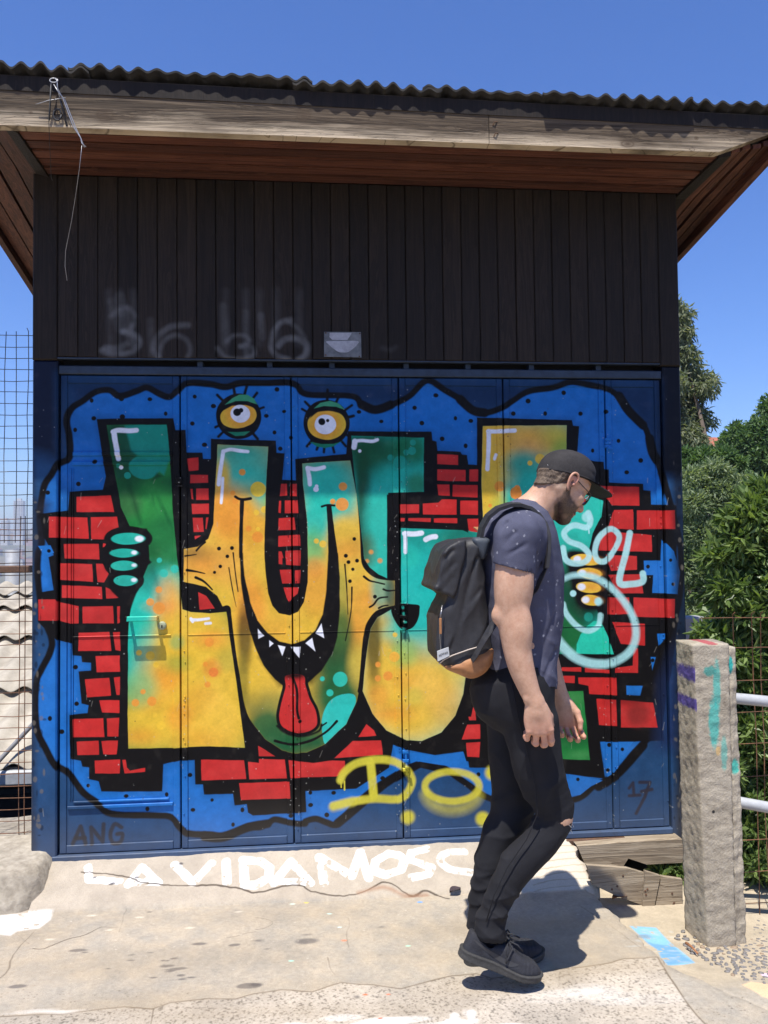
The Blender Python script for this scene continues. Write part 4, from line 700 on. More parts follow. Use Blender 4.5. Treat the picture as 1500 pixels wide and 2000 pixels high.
# rounded concrete kerb left of the doors
M_KERB = simple('grey_render', (.38, .335, .265), .92, .4, 30, .7, .01, col2=(.24, .205, .155))
mx = np.linspace(0, 1, 60); ma = np.linspace(0, 1, 26); MX, MA = np.meshgrid(mx, ma)
prof = lambda a: (np.interp(a, [0, .12, .4, .62, .8, 1], [3.53, 3.545, 3.585, 3.66, 3.80, 4.25]), np.interp(a, [0, .12, .4, .62, .8, 1], [0.0, .07, .165, .185, .19, .19]))
py, pz = prof(MA); rnd = np.clip((MX-.93)/.07, 0, 1); KX = -2.6+1.525*MX; KY = py+.10*rnd**2*(1-MA); KZ = ground_z(KX, 0)-.03+pz*np.maximum(1-(rnd*.99)**4, 0)**.5
KY += .006*fnoise(KX, KY, KZ, 11, 8)+.004*fnoise(KX, KY, KZ, 34, 18); KZ += (.006*fnoise(KX, KY, KZ, 14, 9)+.003*fnoise(KX, KY, KZ, 40, 19))*(MA > .03)
kerb = link('concrete_kerb', grid_mesh('concrete_kerb', KX, KY, KZ, M_KERB)); tag(kerb, 'rounded grey concrete kerb at the left foot of the shed', kind='structure')
M_PEB = simple('grey_pebble', (.22, .20, .18), .6, .5, 6, .2, .002, obj=True, col2=(.10, .095, .095)); M_PEB2 = simple('tan_pebble', (.30, .22, .15), .7, .4, 60, .2, .002, obj=True)
pm = []
for k in range(4):
    bm = bmesh.new(); bmesh.ops.create_icosphere(bm, subdivisions=1, radius=1)
    rr = np.random.RandomState(k)
    for v in bm.verts: v.co = Vector((v.co.x*rr.uniform(.85, 1.15), v.co.y*.8*rr.uniform(.85, 1.15), v.co.z*.5))
    for f in bm.faces: f.smooth = True
    me = bpy.data.meshes.new('pebble'); bm.to_mesh(me); bm.free(); me.materials.append(M_PEB if k < 3 else M_PEB2); pm.append(me)
rr = np.random.RandomState(12); spots = []; tries = 0
pb = np.array(on_z(B6((880, 1215), (1000, 1165), (1110, 1290), (1380, 1290), (1420, 1120), (1700, 1110), (1800, 1720), (1500, 1640), (1330, 1600), (1180, 1500), (1060, 1420), (1000, 1350)), LOW)[:, :2])
def inside(x, y, P):
    r_ = False
    for i in range(len(P)):
        (ax, ay), (bx, by) = P[i], P[(i+1) % len(P)]
        if (ay > y) != (by > y) and x < (bx-ax)*(y-ay)/(by-ay)+ax: r_ = not r_
    return r_
while len(spots) < 285 and tries < 20000:
    tries += 1; x, y = rr.uniform(1.25, 2.3), rr.uniform(2.5, 3.5)
    if not inside(x, y, pb): continue
    if all((x-a)**2+(y-b_)**2 > .024**2 for a, b_ in spots): spots.append((x, y))
for x, y in spots:
    o = link('pebble', pm[rr.randint(4) if rr.rand() > .5 else rr.randint(3)], pav); s = rr.uniform(.007, .0145)
    zz = ground_z(x, y)-step_depth(y)-.02*np.clip((x-edge_x(y))/1.0, 0, 2)
    o.location = (x, y, float(zz)-.002); o.scale = (s*rr.uniform(.9, 1.35), s, s*.75); o.rotation_euler = (rr.uniform(-.2, .2), rr.uniform(-.2, .2), rr.uniform(0, 3.1))

# ------------------------------------------------------------------ the shed
MURAL = paint_mural(); MURAL.img *= .86; MU_IM = make_image('mural', MURAL.img, True)
def mural_mat():
    t = NT('painted_door_metal'); col = plane_tex(t, MURAL, MU_IM, (0, 2)); p = t.pos()
    fine = t.noise(900, 2, .6, p); dent = t.noise(4.5, 2, .5, p); orange = t.noise(160, 3, .6, p)
    col = t.mix(1.0, col, t.ramp(fine, (.2, .88), (.8, 1.08)), 'MULTIPLY')
    h = t.math('ADD', t.math('MULTIPLY', dent, 2.0), t.math('MULTIPLY', orange, .09))
    r = t.ramp(t.noise(14, 4, .6, p), (.3, .38), (.7, .55))
    return t.done(col, r, t.bump(h, .22, .012), .12)
M_MURAL = mural_mat()
SX0, SX1, SOF = -1.19, 1.80, 3.148
shed = empty('shed', (.3, 3.8, 0), 'dark timber shed with corrugated roof and graffiti covered blue folding doors', 'shed')
num = Canvas(-1.2, 1.85, 2.3, 3.2, 300, lambda P: on_y(P, 3.775)[:, [0, 2]], [0, 0, 0])
WH = np.array([1., 1, 1])
for P, wd, al in ((A3((650, 175), (730, 120), (790, 170), (770, 240), (720, 265)), 9, .20), (A3((720, 265), (800, 290), (815, 340), (760, 385), (660, 395), (600, 375)), 11, .32), (A3((700, 60), (740, 200), (770, 330)), 20, .16), (A3((660, 90), (690, 240)), 18, .12), (A3((620, 360), (690, 360), (740, 340)), 12, .26),
                  (A3((1100, 225), (1000, 235), (920, 300), (900, 370), (930, 415)), 11, .26), (A3((930, 415), (950, 330), (1020, 285), (1090, 310), (1115, 370), (1100, 415)), 9, .24), (A3((880, 200), (890, 400)), 14, .10),
                  (A3((1330, 320), (1370, 288), (1440, 290), (1460, 325), (1410, 350)), 8, .26), (A3((1410, 350), (1480, 360), (1480, 405), (1400, 425), (1320, 410), (1275, 360)), 9, .30), (A3((1310, 120), (1320, 330)), 18, .10), (A3((1440, 150), (1445, 400)), 12, .12),
                  (A4((200, 195), (140, 215), (100, 280), (90, 360), (130, 410), (190, 428)), 10, .36), (A4((130, 350), (170, 310), (240, 305), (295, 340), (290, 400), (250, 430)), 11, .34), (A4((180, 205), (240, 240), (285, 300)), 8, .2), (A4((30, 170), (40, 300)), 12, .16), (A4((740, 360), (790, 370), (820, 355)), 9, .08)):
    num.line(P, WH, wd, soft=7, alpha=al)
for x in (640, 700, 780, 1320, 1440): num.line(A3((x, 30), (x+5, 380)), WH, 10, soft=14, alpha=.12)
for x in (20, 120, 250): num.line(A4((x, 30), (x, 330)), WH, 12, soft=14, alpha=.10)
num.img *= (.35+1.1*vnoise(num.h, num.w, 12, 4, 4))[..., None]; NUM_IM = make_image('faded_numbers', num.img)
def faded(t, c, g):
    k = plane_tex(t, num, NUM_IM, (0, 2)); bw = t.n('RGBToBW', Color=k).outputs[0]
    return t.mix(bw, c, (.26, .26, .26))
M_BOARD = wood('tarred_board', ((.0075, .0046, .0030), (.0155, .0098, .0064), (.027, .0175, .0115)), 2, rough=.7, rnd=.5, bump=.4, extra=faded)
M_SOFF = wood('red_stained_board', ((.03, .010, .006), (.085, .029, .016), (.145, .056, .032)), 0, rough=.6, rnd=.8)
M_SOFFY = wood('red_stained_side_board', ((.03, .011, .007), (.085, .030, .017), (.15, .058, .034)), 1, rough=.6, rnd=.7)
def bleach_and_shade(t, c, g):
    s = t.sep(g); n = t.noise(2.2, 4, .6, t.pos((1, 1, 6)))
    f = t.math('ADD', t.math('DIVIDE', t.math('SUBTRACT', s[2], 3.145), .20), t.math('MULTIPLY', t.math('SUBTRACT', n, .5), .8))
    lowc = t.mix(.62, c, (.74, .59, .40)); hic = t.mix(1.0, c, (.40, .345, .285), 'MULTIPLY')  # pale foot, dark top: bleaching and dirt mixed with painted light and shade
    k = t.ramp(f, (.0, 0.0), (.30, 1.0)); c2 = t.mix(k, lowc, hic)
    st = t.noise(1.0, 5, .7, t.n('Mapping', Vector=t.pos(), Scale=(1.3, 1, 95)).outputs[0], 1.2); c2 = t.mix(1.0, c2, t.ramp(st, (.36, .42), (.52, 1.0), (.75, 1.18)), 'MULTIPLY')
    ck = t.noise(1.0, 2, .5, t.n('Mapping', Vector=t.pos(), Scale=(2.2, 1, 30)).outputs[0], 2.0); c2 = t.mix(t.ramp(ck, (.492, 0.0), (.5, .75), (.508, 0.0)), c2, (.05, .035, .022))
    for kx, kz, rx, rz in ((205, 226, 24, 17), (592, 224, 22, 19), (1226, 281, 22, 11), (1010, 219, 10, 8), (1436, 240, 13, 11), (520, 236, 8, 6), (765, 238, 6, 5), (1360, 270, 6, 5), (60, 220, 5, 4), (300, 216, 5, 4)):
        v = on_y([(kx, kz)], 3.325)[0]; d = t.math('SQRT', t.math('ADD', t.math('POWER', t.math('DIVIDE', t.math('SUBTRACT', s[0], float(v[0])), rx*3.325/F_PX), 2.0), t.math('POWER', t.math('DIVIDE', t.math('SUBTRACT', s[2], float(v[2])), rz*3.325/F_PX), 2.0)))
        d = t.math('ADD', d, t.math('MULTIPLY', t.math('SUBTRACT', n, .5), .5)); c2 = t.mix(t.ramp(d, (.15, .9), (.5, .35), (.62, .75), (.8, .2), (1.1, 0.0)), c2, (.075, .048, .028))
    return c2
M_FASCIA = wood('weathered_fascia', ((.085, .066, .048), (.24, .195, .148), (.39, .33, .255)), 0, rough=.8, rnd=.15, bump=.6, extra=bleach_and_shade, grain=11)
M_DARKM = simple('dark_metal', (.03, .03, .034), .55, .4, 40, .2); M_GAP = simple('dark_gap', (.012, .012, .014), .9)
M_RUST = simple('rusty_metal', (.13, .065, .035), .8, .5, 60, .4, .003, col2=(.06, .04, .03)); M_ROOF = simple('fibre_cement_roof', (.040, .036, .031), .9, .6, 22, .7, .008, col2=(.011, .0105, .010))
# walls behind and at the sides
m = MB(); m.box((SX0+.012, 3.90, -.3), (SX0+.09, 5.0, 3.02)).box((SX1-.09, 3.90, -.3), (SX1-.012, 5.0, 3.02)).box((SX0+.09, 4.9, -.3), (SX1-.09, 5.0, 3.0)).box((SX0+.09, 3.93, -.05), (SX1-.09, 3.97, 3.10)); m.obj('wall', M_BOARD, shed)
# corner posts
m = MB(); m.bbox((SX0, 3.782, -.05), (-1.083, 3.90, 2.318), .006); m.obj('corner_post', M_MURAL, shed)
m = MB(); m.bbox((SX0, 3.776, 2.321), (-1.083, 3.90, 3.16), .006); m.obj('corner_post', M_BOARD, shed)
m = MB(); m.bbox((1.712, 3.782, -.05), (SX1, 3.90, 2.318), .006); m.obj('corner_post', M_MURAL, shed)
m = MB(); m.bbox((1.700, 3.776, 2.321), (SX1, 3.90, 3.16), .006); m.obj('corner_post', M_BOARD, shed)
# vertical boards above the doors
nb = 32; xs = np.linspace(-1.081, 1.698, nb+1); rr = np.random.RandomState(8)
for i in range(nb):
    d = rr.uniform(-.002, .003); m = MB(); m.bbox((xs[i]+.0012, 3.772+d, 2.335+rr.uniform(-.002, .002)), (xs[i+1]-.0012, 3.81, 3.155), .0035); m.obj('wall_board', M_BOARD, shed)
    if i % 2 == 0:
        pass
# lintel, dark slot with blocks, door head
M_LINT = simple('painted_lintel', (.022, .036, .062), .5, .4, 30, .2)
m = MB(); m.bbox((-1.082, 3.79, 2.262), (1.711, 3.88, 2.300), .004); m.obj('door_head', M_LINT, shed)
m = MB(); m.bbox((-1.082, 3.775, 2.3265), (1.699, 3.80, 2.334), .002); m.obj('drip_strip', M_LINT, shed)
for x in on_y(PX((392, 708), (527, 708), (648, 708), (792, 708), (912, 708), (1035, 708), (1165, 708)), 3.83)[:, 0]:
    m = MB(); m.box((x-.012, 3.805, 2.3005), (x+.012, 3.86, 2.326)); m.obj('spacer_block', M_LINT, shed)
m = MB(); m.box((-1.08, 3.862, 2.15), (1.71, 3.925, 2.45)); m.obj('backing_board', M_GAP, shed)
# folding door: six leaves
seams = list(on_y(PX((117, 1000), (352, 1000), (570, 1000), (781, 1000), (986, 1000), (1186, 1000)), 3.8)[:, 0])+[1.708]
seams[0] = -1.078
DZ0, DZ1 = .146, 2.258
rivet = MB(); rivet.lathe([(.0042, 0), (.0036, -.0022), (.0016, -.0034)], (0, 0, 0), 'y', 6); rivet_me = None
for i in range(6):
    x0, x1 = seams[i]+.0028, seams[i+1]-.0028; rr = np.random.RandomState(20+i); dz = .018*math.sin(i)*0
    m = MB(); m.bbox((x0, 3.806, DZ0), (x1, 3.846, DZ1), .003); leaf = m.obj('door_leaf', M_MURAL, shed)
    sw = .028 if i else .030
    for a, b_ in ((x0+.001, x0+sw), (x1-sw, x1-.001)):
        m = MB(); m.bbox((a, 3.7995, DZ0+.001), (b_, 3.8055, DZ1-.001), .0025); m.obj('stile', M_MURAL, leaf)
    def rail(za, zb, y0=3.800, xa=None, xb=None):
        m = MB(); m.bbox((xa if xa is not None else x0+sw+.001, y0, za), (xb if xb is not None else x1-sw-.001, 3.8055, zb), .0022); m.obj('rail', M_MURAL, leaf)
    rail(DZ0+.001, DZ0+.036, 3.798); rail(DZ1-.036, DZ1-.001)
    if i == 0:
        for zc in (1.905, 1.862): rail(zc-.009, zc+.009, 3.797, x0+sw+.02, x1-sw-.004)
        rail(.338, .352, 3.7955, x0+sw+.004, x1-sw-.002); rail(.363, .372, 3.797, x0+sw+.03, x1-sw-.02); rail(1.088, 1.094, 3.8015, x0+sw+.02, x1-sw-.01)
        for k, a in enumerate((.012, .022)):
            m = MB(); m.bbox((x0+sw+a, 3.8005, .38), (x0+sw+a+.005, 3.8055, 1.84), .0015); m.obj('moulding', M_MURAL, leaf)
    else:
        rail(1.0885, 1.0915, 3.8035)
        m = MB(); zs = np.sort(rr.uniform(DZ0+.05, DZ1-.05, 34))
        for z in zs:
            xx_ = (x0+sw*.5 if rr.rand() > .5 else x1-sw*.5)+rr.normal(0, .003)
            m.lathe([(.0036, -.0005), (.003, -.003), (.0012, -.0042)], (xx_, 3.7995, z), 'y', 6)
        o = m.obj('rivets', M_MURAL, leaf, True); o['kind'] = 'stuff'
    if i == 0: leaf0 = leaf
    if i == 3: leaf3 = leaf
    if i == 2: leaf2 = leaf
# door pull and lock on the first leaf, bolts on the seams
hz = on_y(T3((935, 640), (1245, 640)), 3.77); M_HANDLE = M_MURAL
m = MB(); m.bbox((hz[0, 0], 3.744, hz[0, 2]-.012), (hz[1, 0], 3.760, hz[0, 2]+.010), .003)
m.box((hz[0, 0]+.004, 3.760, hz[0, 2]-.008), (hz[0, 0]+.016, 3.806, hz[0, 2]+.006)).box((hz[1, 0]-.016, 3.760, hz[0, 2]-.008), (hz[1, 0]-.004, 3.806, hz[0, 2]+.006)); m.obj('handle', M_HANDLE, leaf0)
lk = on_y(T3((1280, 712)), 3.79)[0]; m = MB(); m.lathe([(.019, .004), (.019, -.008), (.015, -.012), (.004, -.0125)], (lk[0], 3.804, lk[2]), 'y', 20); m.obj('lock', simple('lock_metal', (.30, .32, .20), .5, .3, 40, .2), leaf0, True)
m = MB(); m.box((lk[0]-.0025, 3.7895, lk[2]-.009), (lk[0]+.0025, 3.7925, lk[2]+.003)); m.obj('keyhole', M_GAP, leaf0)
def bolt(px0, px1, leaf):
    a, b_ = on_y([px0, px1], 3.79); m = MB(); m.tube([(a[0], 3.791, a[2]), (b_[0], 3.791, b_[2])], .006, 8)
    for z in (a[2]-.02, (a[2]+b_[2])/2, b_[2]+.02): m.bbox((a[0]-.014, 3.784, z-.007), (a[0]+.014, 3.7995, z+.007), .002)
    m.box((a[0]-.004, 3.776, (a[2]+b_[2])/2-.03), (a[0]+.018, 3.786, (a[2]+b_[2])/2-.022)); m.obj('bolt', M_MURAL, leaf)
bolt((792, 1460), (795, 1512), leaf3); bolt((787, 1172), (790, 1236), leaf3); bolt((1187, 850), (1187, 880), leaf3)
bolt((349, 926), (349, 950), leaf0)
# threshold
m = MB(); m.bbox((-1.10, 3.775, .118), (1.71, 3.85, .143), .003); m.obj('threshold', M_MURAL, shed)
a = on_y(B6((195, 610), (885, 565)), 3.76); m = MB(); m.bbox((1.19, 3.757, .086), (1.70, 3.86, .1165), .003); m.obj('steel_angle', M_RUST, shed)
# timber sill and boards closing the gap at the right
M_OLDW = wood('old_grey_timber', ((.14, .105, .07), (.27, .215, .15), (.38, .315, .23)), 0, rough=.85, rnd=.3, bump=.6, grain=9)
sill = on_y(B6((250, 665), (600, 640), (932, 622), (935, 772), (700, 785), (580, 745), (545, 800), (300, 788)), 3.72)
m = MB(); m.prism([(p[0], p[2]) for p in sill], 3.70, 3.80); m.obj('sill_beam', M_OLDW, shed)

# eaves: fascia, soffit boards, roof
FY = 3.325
def fz(x): return 3.1475-.002*x
joint = on_y(PX((955, 250)), FY)[0, 0]
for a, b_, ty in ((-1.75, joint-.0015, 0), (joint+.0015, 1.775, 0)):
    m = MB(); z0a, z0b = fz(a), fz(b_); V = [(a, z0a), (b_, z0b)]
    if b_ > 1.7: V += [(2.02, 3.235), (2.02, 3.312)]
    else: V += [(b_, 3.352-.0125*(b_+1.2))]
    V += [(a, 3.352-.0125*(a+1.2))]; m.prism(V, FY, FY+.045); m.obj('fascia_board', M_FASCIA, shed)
ys = np.linspace(FY+.047, 3.771, 6)
for i in range(5):
    m = MB(); a, b_ = (-1.12, 1.80) ; m.box((a, ys[i]+.009, SOF+.004+.003*(i % 2)), (b_, ys[i+1]-.009, SOF+.022)); m.obj('soffit_board', M_SOFF, shed)
m = MB(); m.box((-1.12, FY+.05, SOF+.026), (1.80, 3.77, SOF+.04)); m.obj('backing_board', M_GAP, shed)
for sx, xw, xo, zo0, sl in ((-1, SX0, -1.56, 3.362, .205), (1, SX1, 2.05, 3.205, .145)):
    # trim strip, then boards running front to back on the sloping side soffit
    y0, y1 = FY+.047, 5.3
    zi = lambda y: SOF+.006-(y-3.8)*sl*(y > 3.8) ; zo = lambda y: zo0-(y-3.37)*sl
    xi = -1.122 if sx < 0 else 1.802
    m = MB(); w_ = .055
    n = 4; xb = np.linspace(xi+sx*w_, xo, n+1)
    def strip(xa, xb_, nm, dz, mt):
        V = []
        for y in (y0, 3.8, y1):
            for x in (xa, xb_):
                f = abs((x-xi)/(xo-xi)); V.append((x, y, zi(y)*(1-f)+zo(y)*f+dz))
        V2 = [(x, y, z+.02) for x, y, z in V]; k = MB()
        k.add(V+V2, [(0, 1, 3, 2), (2, 3, 5, 4), (6, 8, 9, 7), (8, 10, 11, 9), (0, 2, 8, 6), (2, 4, 10, 8), (1, 7, 9, 3), (3, 9, 11, 5), (0, 6, 7, 1), (4, 5, 11, 10)]); return k.obj(nm, mt, shed)
    strip(xi, xi+sx*w_, 'soffit_trim', -.012, M_BOARD)
    for i in range(n): strip(xb[i]+sx*.006, xb[i+1]-sx*.006, 'soffit_board', .006*(i % 2), M_SOFFY)
    V = [(xo, y, zo(y)-.035) for y in (y0-.03, y1)]+[(xo+sx*.03, y, zo(y)-.035) for y in (y0-.03, y1)]+[(xo, y, zo(y)+.085+(.0 if sx < 0 else .09)*0) for y in (y0-.03, y1)]+[(xo+sx*.03, y, zo(y)+.085) for y in (y0-.03, y1)]
    m = MB(); m.add(V, [(0, 1, 3, 2), (4, 6, 7, 5), (0, 4, 5, 1), (2, 3, 7, 6), (0, 2, 6, 4), (1, 5, 7, 3)]); m.obj('barge_board', M_SOFFY, shed)
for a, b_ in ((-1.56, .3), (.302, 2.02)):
    tz = lambda x, d: (x, 3.352-.0125*(x+1.2)-d); m = MB(); m.prism([tz(a, .062), tz(b_, .062), tz(b_, .003), tz(a, .003)], FY-.0035, FY-.0006); m.obj('lip_shade_strip', M_BOARD, shed)  # thin dark strip added to deepen the shade under the roof lip
# corrugated sheets
PIT, AMP = .0735, .0108
rs = np.random.RandomState(4); edges = [-1.56, -.86, .02, .55, 1.05, 1.62, 2.07]
for i in range(len(edges)-1):
    a, b_ = edges[i]-.05, edges[i+1]+.03; nx = int((b_-a)/PIT*10)+1; x = np.linspace(a, b_, nx); yv = np.linspace(0, 1, 9)
    yf = 3.292+rs.uniform(-.012, .008); zl = rs.uniform(-.005, .006)+.008*(i % 2)
    X, V = np.meshgrid(x, yv); Y = yf+V*2.1+.004*np.sin(X*13+i)
    base = 3.371-.0125*(X+1.2)+zl
    Z = base+AMP*np.sin(X/PIT*2*math.pi+.5*np.sin(X*3.1))*(.85+.3*np.sin(X*5)+.15*np.sin(X*17+i))-.17*(Y-yf)+.0025*fnoise(X, Y, X*0, 20, i)+.0035*(V < .01)*fnoise(X, Y*0, X*0, 55, i+3)
    h_, w_ = X.shape; idx = np.arange(h_*w_).reshape(h_, w_); Vt = np.stack([X, Y, Z+.009], -1).reshape(-1, 3); Vb = np.stack([X, Y, Z], -1).reshape(-1, 3); N0 = h_*w_
    Q = np.stack([idx[:-1, :-1], idx[:-1, 1:], idx[1:, 1:], idx[1:, :-1]], -1).reshape(-1, 4)
    fr = np.stack([idx[0, :-1], idx[0, :-1]+N0, idx[0, 1:]+N0, idx[0, 1:]], -1); s0 = np.stack([idx[:-1, 0], idx[1:, 0], idx[1:, 0]+N0, idx[:-1, 0]+N0], -1); s1 = np.stack([idx[:-1, -1], idx[:-1, -1]+N0, idx[1:, -1]+N0, idx[1:, -1]], -1)
    me = np_mesh('roof_sheet', np.concatenate([Vt, Vb]), np.concatenate([Q, Q[:, ::-1]+N0, fr, s0, s1]), M_ROOF, False); link('roof_sheet', me, shed)
# ------------------------------------------------------------------ land around: valley, far slope, hazy town
def terr_h(x, y):
    d = np.hypot(x, y); h = np.interp(d, [0, 4.6, 7, 14, 40, 150, 500, 1100, 1900, 2600, 3600, 8000], [-.5, -.6, -1.6, -4, -11, -34, -60, -52, -6, 40, 64, 70])
    return np.where((y < 4.2) & (d < 60), -.4, h)+np.where(d > 900, 10*fnoise(x, y, 0*x, .004, 5), 0)
rad = np.concatenate([np.array([0.01, 2, 4, 4.6, 5.2, 6, 8, 11, 15, 22, 32, 48, 75, 110, 160, 240, 360, 520, 760]), np.linspace(1000, 3800, 18), [4000]])
ang = np.linspace(0, 2*math.pi, 121); R_, A_ = np.meshgrid(rad, ang); TX, TY = R_*np.sin(A_), R_*np.cos(A_)
M_TERR = simple('dry_hillside', (.16, .13, .085), .95, .5, .02, 0, .1, col2=(.06, .075, .035))
o = link('terrain', grid_mesh('terrain', TX, TY, terr_h(TX, TY), M_TERR)); tag(o, 'valley and far hillside falling away behind the shed', kind='structure')

# ------------------------------------------------------------------ concrete post at the right
M_POST = None
def post_mat():
    t = NT('board_marked_concrete'); p = t.pos(); s = t.sep(p)
    n1, n2, n3 = t.noise(7, 5, .6, p), t.noise(60, 5, .65, p), t.noise(300, 3, .6, p)
    dg = t.math('SINE', t.math('ADD', t.math('MULTIPLY', t.math('SUBTRACT', s[2], t.math('MULTIPLY', s[0], .9)), 420.0), t.math('MULTIPLY', n1, 6.0)))
    f = t.math('ADD', t.math('MULTIPLY', n1, .55), t.math('MULTIPLY', n2, .45)); c = t.ramp(f, (.28, (.24, .20, .145)), (.5, (.41, .355, .27)), (.75, (.52, .46, .36)))
    c = t.mix(1.0, c, t.ramp(n3, (.25, .75), (.75, 1.15)), 'MULTIPLY')
    def spot(cx, cz, rx, rz, col, yr=None, soft=.35, al=.9):
        d = t.math('SQRT', t.math('ADD', t.math('POWER', t.math('DIVIDE', t.math('SUBTRACT', s[0], cx), rx), 2.0), t.math('POWER', t.math('DIVIDE', t.math('SUBTRACT', s[2], cz), rz), 2.0)))
        d = t.math('ADD', d, t.math('MULTIPLY', t.math('SUBTRACT', n2, .5), .9))
        k = t.math('MULTIPLY', t.ramp(d, (1-soft, 1.0), (1+soft, 0.0)), al)
        return lambda cc: t.mix(k, cc, col)
    TQ, VI = (.05, .42, .36), (.06, .04, .24)
    for (px, py, rx, rz, col, al) in ((1398, 1340, 9, 62, TQ, .75), (1392, 1410, 13, 60, TQ, .8), (1412, 1470, 8, 40, TQ, .6), (1384, 1310, 16, 12, (.04, .33, .28), .8), (1427, 1299, 7.5, 21, (.03, .40, .36), .95), (1437, 1498, 10, 18, (.05, .42, .34), .9), (1400, 1465, 6, 11, (.62, .42, .18), .85), (1390, 1256, 16, 4, (.36, .04, .06), .8), (1391, 1584, 4, 4, (.02, .02, .02), .95)):
        v = on_y([(px, py)], 3.11)[0]; c = spot(float(v[0]), float(v[2]), rx*3.11/F_PX, rz*3.11/F_PX, col, al=al)(c)
    for (px, py, rx, rz) in ((1336, 1313, 12, 20), (1339, 1370, 14, 15)):
        v = on_y([(px, py)], 3.17)[0]; k = spot(float(v[0]), float(v[2]), rx*3.17/F_PX, rz*3.17/F_PX, VI, al=.9)
        c2 = k(c); g = t.sep(t.n('NewGeometry').outputs['Normal']); c = t.mix(t.math('LESS_THAN', g[0], -.4), c, c2)
    h = t.math('ADD', t.math('MULTIPLY', n2, .8), t.math('ADD', t.math('MULTIPLY', dg, .02), t.math('MULTIPLY', n3, .3)))
    return t.done(c, .95, t.bump(h, .7, .008), .2)
M_POST = post_mat()
def rock_block(name, corners_b, corners_t, z0, z1, mat, parent=None, amp=.006, nz=70, ns=10, seed=1):
    """quadrilateral column with rough faces: bottom and top corner rings (x, y) counter-clockwise, slightly rounded"""
    V = []; ring = []
    for i in range(4):
        a, b_ = np.array(corners_b[i]), np.array(corners_b[(i+1) % 4]); c_, d = np.array(corners_t[i]), np.array(corners_t[(i+1) % 4])
        for k in range(ns): ring.append((a+(b_-a)*k/ns, c_+(d-c_)*k/ns))
    cb, ct = np.mean(corners_b, 0), np.mean(corners_t, 0); n = len(ring); rr = np.random.RandomState(seed)
    for j in range(nz+1):
        u = j/nz; z = z0+(z1-z0)*u
        for k, (p, q) in enumerate(ring):
            w = p+(q-p)*u; c0 = cb+(ct-cb)*u; kk = k % ns; e = min(kk, ns-kk)/(ns/2); sh = 1-.016*max(0, 1-e*4)
            V.append((*(c0+(w-c0)*sh), z))
    V = np.array(V); N = V-np.concatenate([np.repeat([[*(cb+(ct-cb)*.5)]], len(V), 0), V[:, 2:3]], 1); N /= np.linalg.norm(N, axis=1, keepdims=True)
    f = amp*(.4*fnoise(V[:, 0], V[:, 1], V[:, 2], 30, seed)+.8*fnoise(V[:, 0], V[:, 1], V[:, 2], 90, seed+1)-.9*np.clip(fnoise(V[:, 0], V[:, 1], V[:, 2], 55, seed+5)-.7, 0, 1)*2+.7*fnoise(V[:, 0], V[:, 1], V[:, 2], 210, seed+2)); V = V+N*f[:, None]
    top = len(V); F = []
    for j in range(nz):
        for k in range(n): F.append((j*n+k, j*n+(k+1) % n, (j+1)*n+(k+1) % n, (j+1)*n+k))
    V = np.concatenate([V, [[*ct, z1+.004]]]); m = MB(); m.add(V, F+[(nz*n+k, nz*n+(k+1) % n, top) for k in range(n)]); return m.obj(name, mat, parent, True)
def gp(px, py, y): v = on_y([(px, py)], y)[0]; return (v[0], y)
zt = 1.09
fl_b, fr_b = gp(1383, 1830, 3.10), gp(1438, 1831, 3.10); fl_t, fr_t = gp(1352, 1245, 3.10), gp(1424, 1255, 3.10)
bl_b, bl_t = gp(1337, 1790, 3.27), gp(1319, 1238, 3.27)
post = empty('concrete_post', (1.58, 3.15, -.08), 'rough concrete post with turquoise paint smears beside the right corner of the shed', 'post')
rock_block('post_core', [fl_b, fr_b, (fr_b[0]+.01, 3.27), bl_b], [fl_t, fr_t, (fr_t[0]+.02, 3.27), bl_t], -.12, 1.085, M_POST, post, .0022, 150, 16, 3)
rock_block('post_flange', [(fr_b[0]+.004, 3.112), (fr_b[0]+.052, 3.118), (fr_b[0]+.052, 3.27), (fr_b[0]+.004, 3.27)], [(fr_t[0]+.004, 3.112), (fr_t[0]+.034, 3.118), (fr_t[0]+.034, 3.27), (fr_t[0]+.004, 3.27)], -.12, 1.07, M_POST, post, .0040, 150, 8, 9)
# planks on edge between the ramp and the post
pl = empty('plank_barrier', (1.4, 3.52, -.06), 'low barrier of three old grey planks between ramp end and concrete post', 'barrier')
for q, yy in (([(1146, 1690), (1226, 1696), (1259, 1706), (1254, 1768), (1200, 1748), (1158, 1728)], 3.50), ([(1261, 1702), (1290, 1711), (1273, 1796), (1255, 1770)], 3.488), ([(1292, 1712), (1333, 1718), (1334, 1800), (1275, 1797)], 3.492)):
    P = on_y(q, yy); m = MB(); m.prism([(p[0], p[2]) for p in P][::-1], yy, yy+.022); m.obj('plank', M_OLDW, pl)
    rr = np.random.RandomState(int(q[0][0]))
    for k in range(3):
        m = MB(); a = np.mean(q, 0)+rr.uniform(-1, 1, 2)*(12, 18); v = on_y([a], yy)[0]; m.lathe([(.005, .002), (.0045, -.002), (.001, -.003)], (v[0], yy, v[2]), 'y', 8); m.obj('nail', M_RUST, pl)
